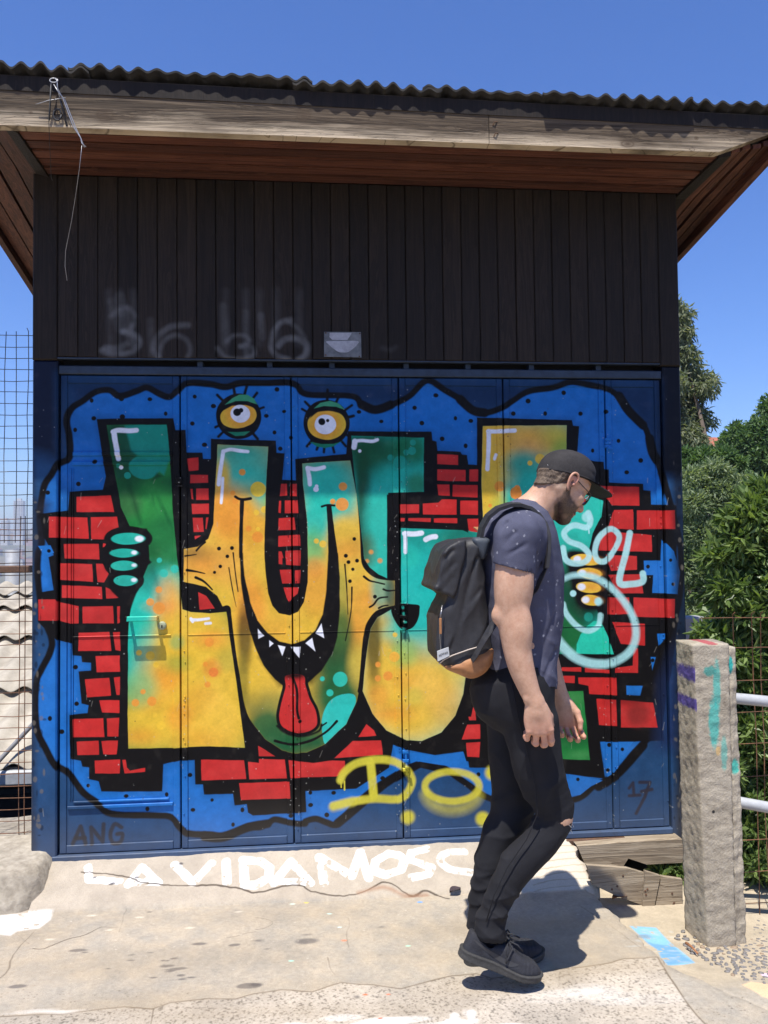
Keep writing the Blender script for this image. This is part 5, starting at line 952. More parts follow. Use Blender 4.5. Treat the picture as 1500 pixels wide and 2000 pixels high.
# ------------------------------------------------------------------ mesh fences and handrail
def fence(name, label, xs, zs, y, zlo, zhi, xlo, xhi, mat_v, mat_h, rad=.0022, bend=0, seed=1, group=None):
    root = empty(name, ((xlo+xhi)/2, y, zlo), label, 'fence', group); rr = np.random.RandomState(seed)
    for x in xs:
        m = MB(); m.tube([(x+rr.normal(0, .002), y+rr.normal(0, .003), z) for z in np.linspace(zlo, zhi, 6)]+([(x, y-.02, zhi+.01)] if bend and rr.rand() > .4 else []), rad, 5); m.obj('wire', mat_v, root, True)
    for z in zs:
        n = 7; m = MB(); m.tube([(x, y-.004+rr.normal(0, .002), z+rr.normal(0, .002)) for x in np.linspace(xlo, xhi, n)], rad*.9, 5); m.obj('wire', mat_h, root, True)
    return root
M_WIRE = simple('grey_wire', (.10, .10, .11), .5, .4, 80, .2); M_RWIRE = simple('rusty_wire', (.20, .09, .045), .8, .5, 80, .3, col2=(.09, .05, .03))
FL = 3.95
zs_hi = on_y([(30, y) for y in np.arange(655, 1010, 22.2)], FL)[:, 2]; zs_lo = on_y([(30, y) for y in np.concatenate([np.arange(1012, 1062, 11), np.arange(1078, 1640, 23)])], FL)[:, 2]
xv = on_y([(x, 800) for x in (10, 32, 55, -12, -34, -56, -78, -100)], FL)[:, 0]
fence('mesh_fence', 'tall grey wire mesh fence at the left of the shed', xv, zs_hi, FL, on_y([(30, 1060)], FL)[0, 2], on_y([(30, 647)], FL)[0, 2], -2.0, SX0-.006, M_WIRE, M_WIRE, .0019, 1, 2)
xv2 = on_y([(x, 1300) for x in (49, 38, -10, -60)], FL+.03)[:, 0]
fence('mesh_fence', 'rusty lower wire mesh fence in front of the pale corrugated roof', xv2, zs_lo, FL+.03, -.05, on_y([(30, 1008)], FL+.03)[0, 2], -2.0, SX0-.006, M_RWIRE, M_RWIRE, .0022, 0, 3)
FR = 3.36
xv = on_y([(x, 1300) for x in (1433, 1471, 1487, 1525, 1563, 1601, 1639)], FR)[:, 0]; zz = on_y([(1430, y) for y in (1207, 1267, 1329, 1391, 1453, 1516, 1578, 1641, 1703, 1765)], FR)[:, 2]
fence('mesh_fence', 'rusty wire mesh fence in front of the leafy bush at the right', xv, zz, FR, -.16, on_y([(1430, 1200)], FR)[0, 2], 1.66, 2.5, M_RWIRE, M_RWIRE, .0021, 1, 4)
M_WHITE = simple('white_painted_steel', (.40, .41, .42), .5, .2, 30, .1)
hr = empty('handrail', (2.1, 3.2, 0), 'white tubular handrail with two rails behind the concrete post', 'handrail')
for a, b_ in (((1437, 1364), (1500, 1370)), ((1450, 1568), (1500, 1577))):
    p0, p1 = on_y([a], 3.24)[0], on_y([b_], 3.22)[0]; d = (p1-p0); m = MB(); m.tube([p0-d*.6, p0, p1, p1+d*6], .0225, 14); m.obj('rail', M_WHITE, hr, True)
e0, e1 = on_y([(1500, 1370)], 3.22)[0]+6*(on_y([(1500, 1370)], 3.22)[0]-on_y([(1437, 1364)], 3.24)[0]), 0
m = MB(); m.tube([(e0[0], e0[1], e0[2]+.02), (e0[0], e0[1], -.2)], .0225, 12); m.obj('upright', M_WHITE, hr, True)

# ------------------------------------------------------------------ neighbour's roof at the left
M_FC = simple('pale_fibre_cement', (.40, .36, .29), .9, .3, 9, .4, .01, col2=(.27, .235, .185))
nbh = empty('neighbour_shed', (-2.6, 6.5, -1), 'low shed with pale corrugated sheet roof seen through the left fence', 'shed')
def nroof(x0, x1, ya, za, yb, zb, ph, nm='roof_sheet'):
    nx = int((x1-x0)/.177*10); X, V = np.meshgrid(np.linspace(x0, x1, nx), np.linspace(0, 1, 5)); Y = ya+(yb-ya)*V; Z = za+(zb-za)*V+.019*np.sin((X+ph)/.177*2*math.pi)
    h_, w_ = X.shape; idx = np.arange(h_*w_).reshape(h_, w_); A = np.stack([X, Y, Z], -1).reshape(-1, 3); B_ = A-[0, 0, .008]; n0 = h_*w_
    Q = np.stack([idx[:-1, :-1], idx[:-1, 1:], idx[1:, 1:], idx[1:, :-1]], -1).reshape(-1, 4); fr = np.stack([idx[0, :-1], idx[0, :-1]+n0, idx[0, 1:]+n0, idx[0, 1:]], -1)
    link(nm, np_mesh(nm, np.concatenate([A, B_]), np.concatenate([Q, Q[:, ::-1]+n0, fr]), M_FC), nbh)
zy = lambda py, y: on_y([(30, py)], y)[0, 2]
L_ = [(1495, 5.2), (1345, 5.95), (1245, 6.6), (1186, 7.1), (1158, 7.4), (1138, 7.6)]
for i in range(5):
    (pa, ya), (pb_, yb) = L_[i], L_[i+1]
    for x0, x1 in ((-4.6, -3.4), (-3.42, -2.3), (-2.32, -1.25)): nroof(x0, x1, ya-.04, zy(pa, ya)+.008, yb+.06, zy(pb_, yb)-.006, .004*i)
zg = zy(1520, 5.2); m = MB(); m.bbox((-4.6, 5.14, zy(1535, 5.14)), (-1.25, 5.24, zy(1506, 5.14)), .01); m.obj('gutter', M_WHITE, nbh)
m = MB(); m.box((-4.5, 5.3, -2.2), (-1.3, 5.4, zg-.12)); m.obj('wall', M_GAP, nbh); m = MB(); m.box((-4.5, 7.55, -2.2), (-1.3, 7.65, zy(1150, 7.6)-.06)); m.obj('wall', M_GAP, nbh)
a, b_ = on_y([(-20, 1478), (62, 1418)], 5.25)[[0, 1]]; m = MB(); m.bbox((-1.95, 7.66, zy(1118, 7.7)), (-1.1 if False else -2.62, 7.74, zy(1104, 7.7)), .01)
pur = MB(); pur.bbox((-4.6, 7.70, zy(1119, 7.7)), (on_y([(57, 1110)], 7.7)[0, 0], 7.80, zy(1105, 7.7)), .01); pur.obj('ridge_beam', M_RUST, nbh)
pv = on_y([(24, 1100)], 8.0)[0]; st = MB(); st.tube([(pv[0], 8.0, -2), (pv[0], 8.0, zy(1074, 8.0))], .060, 16); o = st.obj('vent_pipe', simple('grey_pipe', (.30, .31, .33), .6, .2, 20, .1), None, True); tag(o, 'grey vertical pipe rising behind the pale corrugated roof', 'pipe')
a_, b2 = on_y([(64, 1415)], 5.35)[0], on_y([(-6, 1490)], 5.10)[0]; m = MB(); m.tube([a_+[.1, 0, .12], a_, b2, b2-[.3, .1, .3]], .014, 8); o = m.obj('conduit', simple('grey_conduit', (.20, .20, .21), .6, .3, 20, .1), nbh, True)

# ------------------------------------------------------------------ far town
rr = np.random.RandomState(9)
M_H = [simple('far_wall_white', (.62, .60, .57), .9, .1, 1, 0), simple('far_wall_ochre', (.42, .30, .18), .9, .1, 1, 0), simple('far_wall_grey', (.36, .36, .38), .9, .1, 1, 0), simple('far_wall_rose', (.45, .27, .22), .9, .1, 1, 0)]
M_RO = [simple('far_roof_rust', (.22, .09, .06), .9, .1, 1, 0), simple('far_roof_grey', (.22, .22, .23), .9, .1, 1, 0)]
M_WIN = simple('far_window', (.22, .23, .25), .3, .1, 1, 0)  # window grey lightened to stand in for distance haze
names = ['white', 'ochre', 'grey', 'rose']
for k in range(30):
    d = rr.uniform(1250, 2650); a = rr.uniform(-.385, -.30); x, y = d*math.sin(a), d*math.cos(a); z = float(terr_h(np.array([x]), np.array([y]))[0]); w_, dp, hh = rr.uniform(9, 22), rr.uniform(9, 16), rr.uniform(6, 16)
    c = rr.randint(4); h_ = empty('hill_house', (x, y, z), '%s walled house with %s roof on the hazy slope beyond the left fence' % (names[c], ('rusty', 'grey')[c % 2]), 'house', 'houses on the far hillside, '+names[c])
    m = MB(); m.box((x-w_/2, y-dp/2, z-8), (x+w_/2, y+dp/2, z+hh)); m.obj('wall', M_H[c], h_)
    m = MB(); m.prism([(x-w_/2-.5, z+hh+.05), (x+w_/2+.5, z+hh+.05), (x, z+hh+3)], y-dp/2-.5, y+dp/2+.5); m.obj('roof', M_RO[c % 2], h_)
for px, wd, py, lab in ((35, 17, 978, 'tall pale apartment tower standing on the skyline left of the shed'), (8, 12, 1016, 'shorter pale apartment block left of the tall tower on the skyline')):
    d = 1900; b_ = on_y([(px, 1046)], d)[0]; top = on_y([(px, py)], d)[0][2]; w_ = wd*d/F_PX; tw = empty('apartment_tower', (b_[0], d, b_[2]), lab, 'tower')
    m = MB(); m.box((b_[0]-w_/2, d, b_[2]-60), (b_[0]+w_/2, d+18, top)).box((b_[0]-w_*.2, d+3, top), (b_[0]+w_*.25, d+12, top+5)); m.obj('wall', M_H[0], tw)
    nfl = int((top-b_[2])/3.2); m = MB()
    for f in range(nfl):
        for q in range(4):
            cx = b_[0]-w_/2+w_*(q+.5)/4; m.box((cx-w_*.08, d-.25, b_[2]+f*3.2+1), (cx+w_*.08, d-.02, b_[2]+f*3.2+2.5))
    o = m.obj('windows', M_WIN, tw); o['kind'] = 'stuff'

# ------------------------------------------------------------------ vegetation at the right
def leaf_mat(name, c1, c2, c3, tr=.25, rough=.5):
    t = NT(name); p = t.pos(); n = t.noise(.9, 3, .5, p); r = t.n('NewGeometry').outputs['Random Per Island']
    f = t.math('ADD', t.math('MULTIPLY', n, .45), t.math('MULTIPLY', r, .55)); c = t.ramp(f, (.2, c1), (.55, c2), (.9, c3))
    t.set(t.b, 'Base Color', c); t.b.inputs['Roughness'].default_value = rough; t.b.inputs['Specular IOR Level'].default_value = .35
    tl = t.n('BsdfTranslucent', Color=t.mix(1.0, c, (1.3, 1.35, .6), 'MULTIPLY')); mx = t.n('MixShader'); mx.inputs[0].default_value = tr
    t.t.links.new(t.b.outputs[0], mx.inputs[1]); t.t.links.new(tl.outputs[0], mx.inputs[2]); t.t.links.new(mx.outputs[0], t.out.inputs[0]); return t.mat
def leaves(P, L, W, seed, up=None, droop=0.0, jit=1.0, fold=.25):
    """P (n,3) leaf bases -> 4-corner bent leaf blades, random directions biased by `up` vectors and drooping"""
    r = np.random.RandomState(seed); n = len(P); D = r.normal(size=(n, 3))*jit
    if up is not None: D += up
    D[:, 2] -= droop; D /= np.linalg.norm(D, axis=1, keepdims=True); S = np.cross(D, r.normal(size=(n, 3))); S /= np.linalg.norm(S, axis=1, keepdims=True)+1e-9; Nn = np.cross(D, S)
    l = L*r.uniform(.6, 1.25, (n, 1)); w_ = W*r.uniform(.7, 1.2, (n, 1))
    V = np.stack([P, P+D*l*.5+S*w_/2+Nn*w_*fold, P+D*l-Nn*l*.12, P+D*l*.5-S*w_/2+Nn*w_*fold], 1).reshape(-1, 3)
    return V, np.arange(4*n).reshape(n, 4)
def crown_pts(clumps, n, seed, shell=.55):
    r = np.random.RandomState(seed); C = np.array(clumps, float); wgt = (C[:, 3]*C[:, 4]*C[:, 5])**(2/3.); k = r.choice(len(C), n, p=wgt/wgt.sum())
    u = r.normal(size=(n, 3)); u /= np.linalg.norm(u, axis=1, keepdims=True); rad_ = (shell+(1-shell)*r.rand(n, 1))*(1+.12*r.normal(size=(n, 1)))
    return C[k, :3]+u*rad_*C[k, 3:6], u
def pc(px, py, y, rpx, ys=1.0, zs=1.0):
    v = on_y([(px, py)], y)[0]; r = rpx*y/F_PX; return (v[0], y, v[2], r, r*ys, r*zs)
M_BARK = simple('bark', (.13, .10, .075), .9, .5, 12, .6, .02); M_EUC = leaf_mat('eucalyptus_leaf', (.10, .13, .07), (.20, .225, .125), (.34, .34, .22), .4); M_ACA = leaf_mat('olive_leaf', (.12, .165, .085), (.24, .30, .16), (.36, .41, .25), .45); M_RND = leaf_mat('dense_leaf', (.05, .10, .032), (.11, .19, .06), (.20, .28, .10), .35); M_LAU = leaf_mat('glossy_leaf', (.065, .115, .032), (.15, .225, .065), (.28, .36, .13), .42, .36)
def tree(name, label, cat, base, clumps, n, L, W, mat, seed, droop=0, stems=1, rad0=.12, jit=1.0, upw=.5, sub=None, group=None, shell=.55):
    root = empty(name, base, label, cat, group); r = np.random.RandomState(seed)
    cl = []
    for c in clumps:
        for k in range(sub or 6):
            u = r.normal(size=3); u /= np.linalg.norm(u); s = r.uniform(.28, .5); cl.append((c[0]+u[0]*c[3]*.72, c[1]+u[1]*c[4]*.72, c[2]+u[2]*c[5]*.72, c[3]*s, c[4]*s, c[5]*s))
        cl.append((c[0], c[1], c[2], c[3]*.6, c[4]*.6, c[5]*.6))
    P, u = crown_pts(cl, n, seed, shell); V, Q = leaves(P, L, W, seed+1, u*upw, droop, jit); link('crown', np_mesh('crown', V, Q, mat, False), root)
    m = MB(); b0 = Vector(base)
    for c in clumps:
        t_ = Vector(c[:3]); mid = b0.lerp(t_, .55)+Vector((r.normal(0, .06), r.normal(0, .06), .08))*(t_-b0).length*.6; m.tube([b0, b0.lerp(mid, .5)+Vector((r.normal(0, .02), 0, 0)), mid, t_], rad0, 7, r1=rad0*.15)
    m.obj('trunk', M_BARK, root, True); return root
def gnd(x, y): return float(terr_h(np.array([x]), np.array([y]))[0])
# eucalyptus rising over the corner of the shed
Y = 17; e = [pc(1324, 592, Y, 16, 1, 1.2), pc(1330, 615, Y, 24, 1, 1.2), pc(1330, 660, Y, 30, 1, 1.1), pc(1312, 650, Y, 40, 1, 1.5), pc(1322, 720, Y, 44, 1.2, 1.2), pc(1356, 745, Y, 44, 1.2, 1.2), pc(1378, 735, Y, 22, 1, 1.1), pc(1300, 780, Y, 60, 1.2, 1.2), pc(1340, 810, Y, 50, 1.2, 1), pc(1372, 815, Y, 26, 1, 1), pc(1320, 870, Y, 56, 1.2, .9), pc(1345, 690, Y, 20, 1, 1), pc(1290, 720, Y, 40, 1, 1.4)]
tree('eucalyptus_tree', 'tall thin eucalyptus tree rising behind the right corner of the shed', 'tree', (e[3][0]-.2, Y, gnd(e[3][0], Y)), e, 15000, .17, .04, M_EUC, 31, droop=1.1, rad0=.16, jit=.9, upw=.3, sub=7)
Y = 22; e = [pc(1462, 860, Y, 44, 1, 1), pc(1440, 880, Y, 36, 1, 1), pc(1500, 850, Y, 46, 1, 1), pc(1540, 830, Y, 60, 1, 1), pc(1490, 910, Y, 60, 1, .9), pc(1448, 920, Y, 40, 1, 1), pc(1620, 860, Y, 70, 1, .9), pc(1700, 900, Y, 80, 1, .9), pc(1600, 930, Y, 60, 1, .9)]
tree('round_tree', 'dense round green tree against the sky at the right', 'tree', (e[2][0], Y, gnd(e[2][0], Y)), e, 40000, .16, .085, M_RND, 41, rad0=.3, sub=13, shell=.75)
Y = 12.5; e = [pc(1375, 960, Y, 60, 1, .8), pc(1345, 1000, Y, 50, 1, 1), pc(1420, 970, Y, 50, 1, .8), pc(1460, 960, Y, 40, 1, .7), pc(1350, 1080, Y, 70, 1, 1), pc(1420, 1060, Y, 80, 1, .9), pc(1490, 1020, Y, 60, 1, .9), pc(1360, 1150, Y, 70, 1, .8), pc(1390, 925, Y, 36, 1, .8), pc(1570, 1010, Y, 70, 1, .9)]
tree('feathery_shrub', 'soft grey green feathery shrub in front of the round tree', 'shrub', (e[5][0], Y, gnd(e[5][0], Y)), e, 30000, .11, .026, M_ACA, 51, rad0=.12, upw=1.3, sub=12, jit=.6, shell=.8)
Y = 15; e = [pc(1352, 900, Y, 44, 1, .7), pc(1330, 930, Y, 40, 1, .8), pc(1400, 890, Y, 40, 1, .5), pc(1430, 905, Y, 30, 1, .6), pc(1330, 1010, Y, 40, 1, 1)]
tree('dark_shrub', 'darker shrub below the red tiled roof beside the shed', 'shrub', (e[0][0], Y, gnd(e[0][0], Y)), e, 16000, .13, .05, M_RND, 61, rad0=.12, sub=8)
# big glossy bush right behind the fence
Y = 3.74; e = [pc(1480, 1010, Y, 60, 1, 1), pc(1440, 1080, Y, 60, 1, .8), pc(1500, 1110, Y, 80, 1, 1), pc(1420, 1150, Y, 50, 1, .7), pc(1470, 1200, Y, 70, 1, .8), pc(1560, 1050, Y, 90, 1, 1), pc(1400, 1090, Y, 32, 1, .6), pc(1425, 1020, Y, 26, 1, .7), pc(1490, 960, Y, 34, 1, .9), pc(1430, 1290, Y, 60, 1, .8), pc(1500, 1320, Y, 80, 1, 1), pc(1390, 1240, Y, 36, 1, .6), pc(1580, 1200, Y, 90, 1, 1)]
bb = tree('glossy_bush', 'bright glossy leaved bush overhanging the rusty mesh fence', 'bush', (e[4][0]+.1, Y+.2, gnd(e[4][0], Y)), e, 13000, .064, .021, M_LAU, 71, rad0=.006, upw=1.0, sub=12, jit=.8, shell=.55)
Y = 3.72; e = [pc(1480, 1430, Y, 60, 1, .8), pc(1540, 1500, Y, 80, 1, .8), pc(1430, 1480, Y, 50, 1, .7), pc(1480, 1560, Y, 60, 1, .7), pc(1480, 1680, Y, 70, 1, .8), pc(1440, 1620, Y, 50, 1, .8), pc(1560, 1650, Y, 90, 1, .9), pc(1400, 1400, Y, 40, 1, .8), pc(1330, 1700, Y, 22, 1, .6), pc(1290, 1705, Y, 16, 1, .6), pc(1460, 1760, Y, 50, 1, .6)]
tree('low_bush', 'shaded low bush with bright leaf tips behind the white handrail', 'bush', (e[3][0], Y+.2, -.9), e, 11000, .058, .019, M_LAU, 81, rad0=.006, upw=.8, sub=8, jit=.9, shell=.2)
Y = 5.6; e = [pc(1400, 1190, Y, 50, .6, .8), pc(1480, 1170, Y, 110, .6, 1), pc(1450, 1300, Y, 130, .6, 1), pc(1560, 1200, Y, 130, .6, 1), pc(1440, 1480, Y, 130, .6, 1), pc(1460, 1650, Y, 140, .6, 1), pc(1600, 1200, Y, 150, .6, 1.2), pc(1600, 1500, Y, 160, .6, 1.2)]+[pc(px, py, Y+.3, 170, .7, 1.2) for px in (1780, 1980, 2200, 2440) for py in (1150, 1380, 1600)]
tree('dark_hedge', 'dark shaded hedge filling the space behind the glossy bush', 'hedge', (e[3][0], Y, -1.6), e, 26000, .11, .045, M_LAU, 91, rad0=.05, sub=8, shell=.3)
# red roofed house beyond the trees, grey garden wall, low red roof behind the bush
M_TILE = simple('red_roof_tile', (.36, .115, .06), .85, .3, 3, .2); M_PLAS = simple('pale_plaster', (.42, .38, .32), .9, .2, 2, .1)
Y = 34; a, b_ = on_y([(1300, 866)], Y)[0], on_y([(1422, 856)], Y)[0]; rt = on_y([(1360, 838)], Y+3)[0]
hs_ = empty('red_roofed_house', (a[0]+1.5, Y, gnd(a[0], Y)), 'house with a red tiled roof showing between the eucalyptus and the round tree', 'house')
m = MB(); m.box((a[0], Y+.5, gnd(a[0], Y)), (b_[0]+1, Y+7, a[2]-.3)); m.obj('wall', M_PLAS, hs_)
m = MB(); m.add([(a[0]-.5, Y, a[2]-.35), (b_[0]+1.5, Y, b_[2]-.35), (b_[0]+1.5, Y+4, b_[2]+.55), (a[0]-.5, Y+4, b_[2]+.45), (a[0]-.5, Y+8, a[2]-.3), (b_[0]+1.5, Y+8, b_[2]-.3)], [(0, 1, 2, 3), (3, 2, 5, 4), (0, 3, 4), (1, 5, 2), (0, 4, 5, 1)]); m.obj('roof', M_TILE, hs_)
a, b_ = on_y([(1325, 1206)], 5.0)[0], on_y([(1376, 1209)], 5.0)[0]; m = MB(); m.bbox((a[0]-.6, 5.0, -1.5), (b_[0], 5.12, a[2]), .01); o = m.obj('garden_wall', simple('grey_plaster', (.36, .35, .36), .9, .2, 8, .2)); tag(o, 'plain grey garden wall showing between shed corner and bush', 'wall')
# ------------------------------------------------------------------ person: bodies are grown as signed distance fields and meshed with surface nets
class Field:
    def __init__(s, lo, hi, h):
        s.lo, s.h = np.array(lo, float), h; s.n = np.maximum(((np.array(hi)-s.lo)/h).astype(int)+1, 4)
        s.d = np.full(s.n, .5, np.float32); s.ax = [(s.lo[i]+h*np.arange(s.n[i])).astype(np.float32) for i in range(3)]
    def reg(s, lo, hi):
        a = np.clip(((np.array(lo)-s.lo)/s.h).astype(int), 0, s.n-1); b = np.clip(((np.array(hi)-s.lo)/s.h).astype(int)+2, 1, s.n)
        sl = tuple(slice(i, j) for i, j in zip(a, b)); return sl, s.ax[0][sl[0]][:, None, None], s.ax[1][sl[1]][None, :, None], s.ax[2][sl[2]][None, None]
    def put(s, sl, f, k, op):
        d = s.d[sl]
        if op == 'add':
            if k > 0: h = np.clip(.5+.5*(f-d)/k, 0, 1); d[...] = f*(1-h)+d*h-k*h*(1-h)
            else: np.minimum(d, f, out=d)
        elif op == 'cut':
            f = -f
            if k > 0: h = np.clip(.5-.5*(f-d)/k, 0, 1); d[...] = f*(1-h)+d*h+k*h*(1-h)
            else: np.maximum(d, f, out=d)
        elif op == 'and':
            if k > 0: h = np.clip(.5-.5*(f-d)/k, 0, 1); d[...] = f*(1-h)+d*h+k*h*(1-h)
            else: np.maximum(d, f, out=d)
    def cap(s, a, b, ra, rb=None, k=.01, op='add', sy=1.0):
        a, b = np.array(a, float), np.array(b, float); rb = ra if rb is None else rb; R = max(ra, rb)*max(1, sy)+k*2+.012
        sl, X, Y, Z = s.reg(np.minimum(a, b)-R, np.maximum(a, b)+R); e = (b-a)*np.array([1, 1/sy, 1]); L = float(e@e)+1e-12
        px, py, pz = X-a[0], (Y-a[1])/sy, Z-a[2]; t = np.clip((px*e[0]+py*e[1]+pz*e[2])/L, 0, 1)
        s.put(sl, (np.sqrt((px-t*e[0])**2+(py-t*e[1])**2+(pz-t*e[2])**2)-(ra+(rb-ra)*t)).astype(np.float32), k, op)
    def chain(s, pts, k=.012, op='add', sy=1.0, n=4, mod=None):
        """one smooth limb: joints are splined, the tube is one distance field, blended once into the rest"""
        P = np.array([[*q, r] for q, r in pts], float); P = smooth_pts(P, False, n) if n > 1 and len(P) > 2 else P
        R = P[:, 3].max()+k*2+.015; sl, X, Y, Z = s.reg(P[:, :3].min(0)-R, P[:, :3].max(0)+R); f = None
        for a, b in zip(P[:-1], P[1:]):
            e = b[:3]-a[:3]; L = float(e@e)+1e-12; px, py, pz = X-a[0], Y-a[1], Z-a[2]; t = np.clip((px*e[0]+py*e[1]+pz*e[2])/L, 0, 1)
            g = (np.sqrt((px-t*e[0])**2+(py-t*e[1])**2+(pz-t*e[2])**2)-(a[3]+(b[3]-a[3])*t)).astype(np.float32)
            f = g if f is None else np.minimum(f, g)
        if mod is not None: f = np.maximum(f, mod(X, Y, Z)).astype(np.float32)
        s.put(sl, f, k, op)
    def ell(s, c, r, k=.01, op='add', rot=None):
        c, r = np.array(c, float), np.array(r, float); R = r.max()+k*2+.012
        sl, X, Y, Z = s.reg(c-R, c+R); x, y, z = X-c[0], Y-c[1], Z-c[2]
        if rot is not None:
            q = np.array(rot); x, y, z = q[0, 0]*x+q[0, 1]*y+q[0, 2]*z, q[1, 0]*x+q[1, 1]*y+q[1, 2]*z, q[2, 0]*x+q[2, 1]*y+q[2, 2]*z
        k0 = np.sqrt((x/r[0])**2+(y/r[1])**2+(z/r[2])**2); k1 = np.sqrt((x/r[0]**2)**2+(y/r[1]**2)**2+(z/r[2]**2)**2)+1e-9
        s.put(sl, (k0*(k0-1)/k1).astype(np.float32), k, op)
    def full(s): return s.ax[0][:, None, None], s.ax[1][None, :, None], s.ax[2][None, None]
    def mesh(s):
        d = s.d; d[0] = d[-1] = .5; d[:, 0] = d[:, -1] = .5; d[:, :, 0] = d[:, :, -1] = .5
        S = d < 0; c = np.zeros(np.array(d.shape)-1, np.int8)
        for i in (0, 1):
            for j in (0, 1):
                for k in (0, 1): c += S[i:d.shape[0]-1+i, j:d.shape[1]-1+j, k:d.shape[2]-1+k]
        act = np.argwhere((c > 0) & (c < 8)); ids = np.full(c.shape, -1, np.int32); ids[tuple(act.T)] = np.arange(len(act))
        val = {}
        for i in (0, 1):
            for j in (0, 1):
                for k in (0, 1): val[i, j, k] = d[act[:, 0]+i, act[:, 1]+j, act[:, 2]+k]
        P = np.zeros((len(act), 3)); cnt = np.zeros(len(act))
        for ax in range(3):
            for u in (0, 1):
                for v in (0, 1):
                    a = [0, 0, 0]; a[(ax+1) % 3] = u; a[(ax+2) % 3] = v; b = list(a); b[ax] = 1
                    va, vb = val[tuple(a)], val[tuple(b)]; m = (va < 0) != (vb < 0); t = np.where(m, va/np.where(m, va-vb, 1), 0)
                    q = np.tile(np.array(a, float), (len(act), 1)); q[:, ax] = t; P += q*m[:, None]; cnt += m
        V = s.lo+(act+P/cnt[:, None])*s.h; F = []
        for ax in range(3):
            o1, o2 = (ax+1) % 3, (ax+2) % 3; sa = [slice(1, -1)]*3; sb = [slice(1, -1)]*3; sa[ax] = slice(0, -1); sb[ax] = slice(1, None)
            A, B = S[tuple(sa)], S[tuple(sb)]
            for flag, rev in ((A & ~B, False), (~A & B, True)):
                e = np.argwhere(flag)
                if not len(e): continue
                off = np.array([1, 1, 1]); off[ax] = 0; e = e+off
                q = []
                for u, v in ((0, 0), (1, 0), (1, 1), (0, 1)):
                    w = e.copy(); w[:, o1] -= u; w[:, o2] -= v; q.append(ids[w[:, 0], w[:, 1], w[:, 2]])
                q = np.stack(q, 1); F.append(q[:, ::-1] if rev else q)
        return V, np.concatenate(F)
def poly_sd(P, X, Y):
    P = np.asarray(P, float); ins = np.zeros(np.broadcast(X, Y).shape, bool); d = np.full(ins.shape, 1e9)
    for i in range(len(P)):
        a, b = P[i], P[(i+1) % len(P)]; e = b-a; t = np.clip(((X-a[0])*e[0]+(Y-a[1])*e[1])/(e@e+1e-12), 0, 1); d = np.minimum(d, (X-a[0]-t*e[0])**2+(Y-a[1]-t*e[1])**2)
        ins ^= ((a[1] > Y) != (b[1] > Y)) & (X < (b[0]-a[0])*(Y-a[1])/((b[1]-a[1]) or 1e-9)+a[0])
    d = np.sqrt(d); return np.where(ins, -d, d)
def W(px, py, y): return on_y([(px, py)], y)[0]
def R_(px, y): return px*y/F_PX

YC = 2.86
person = None
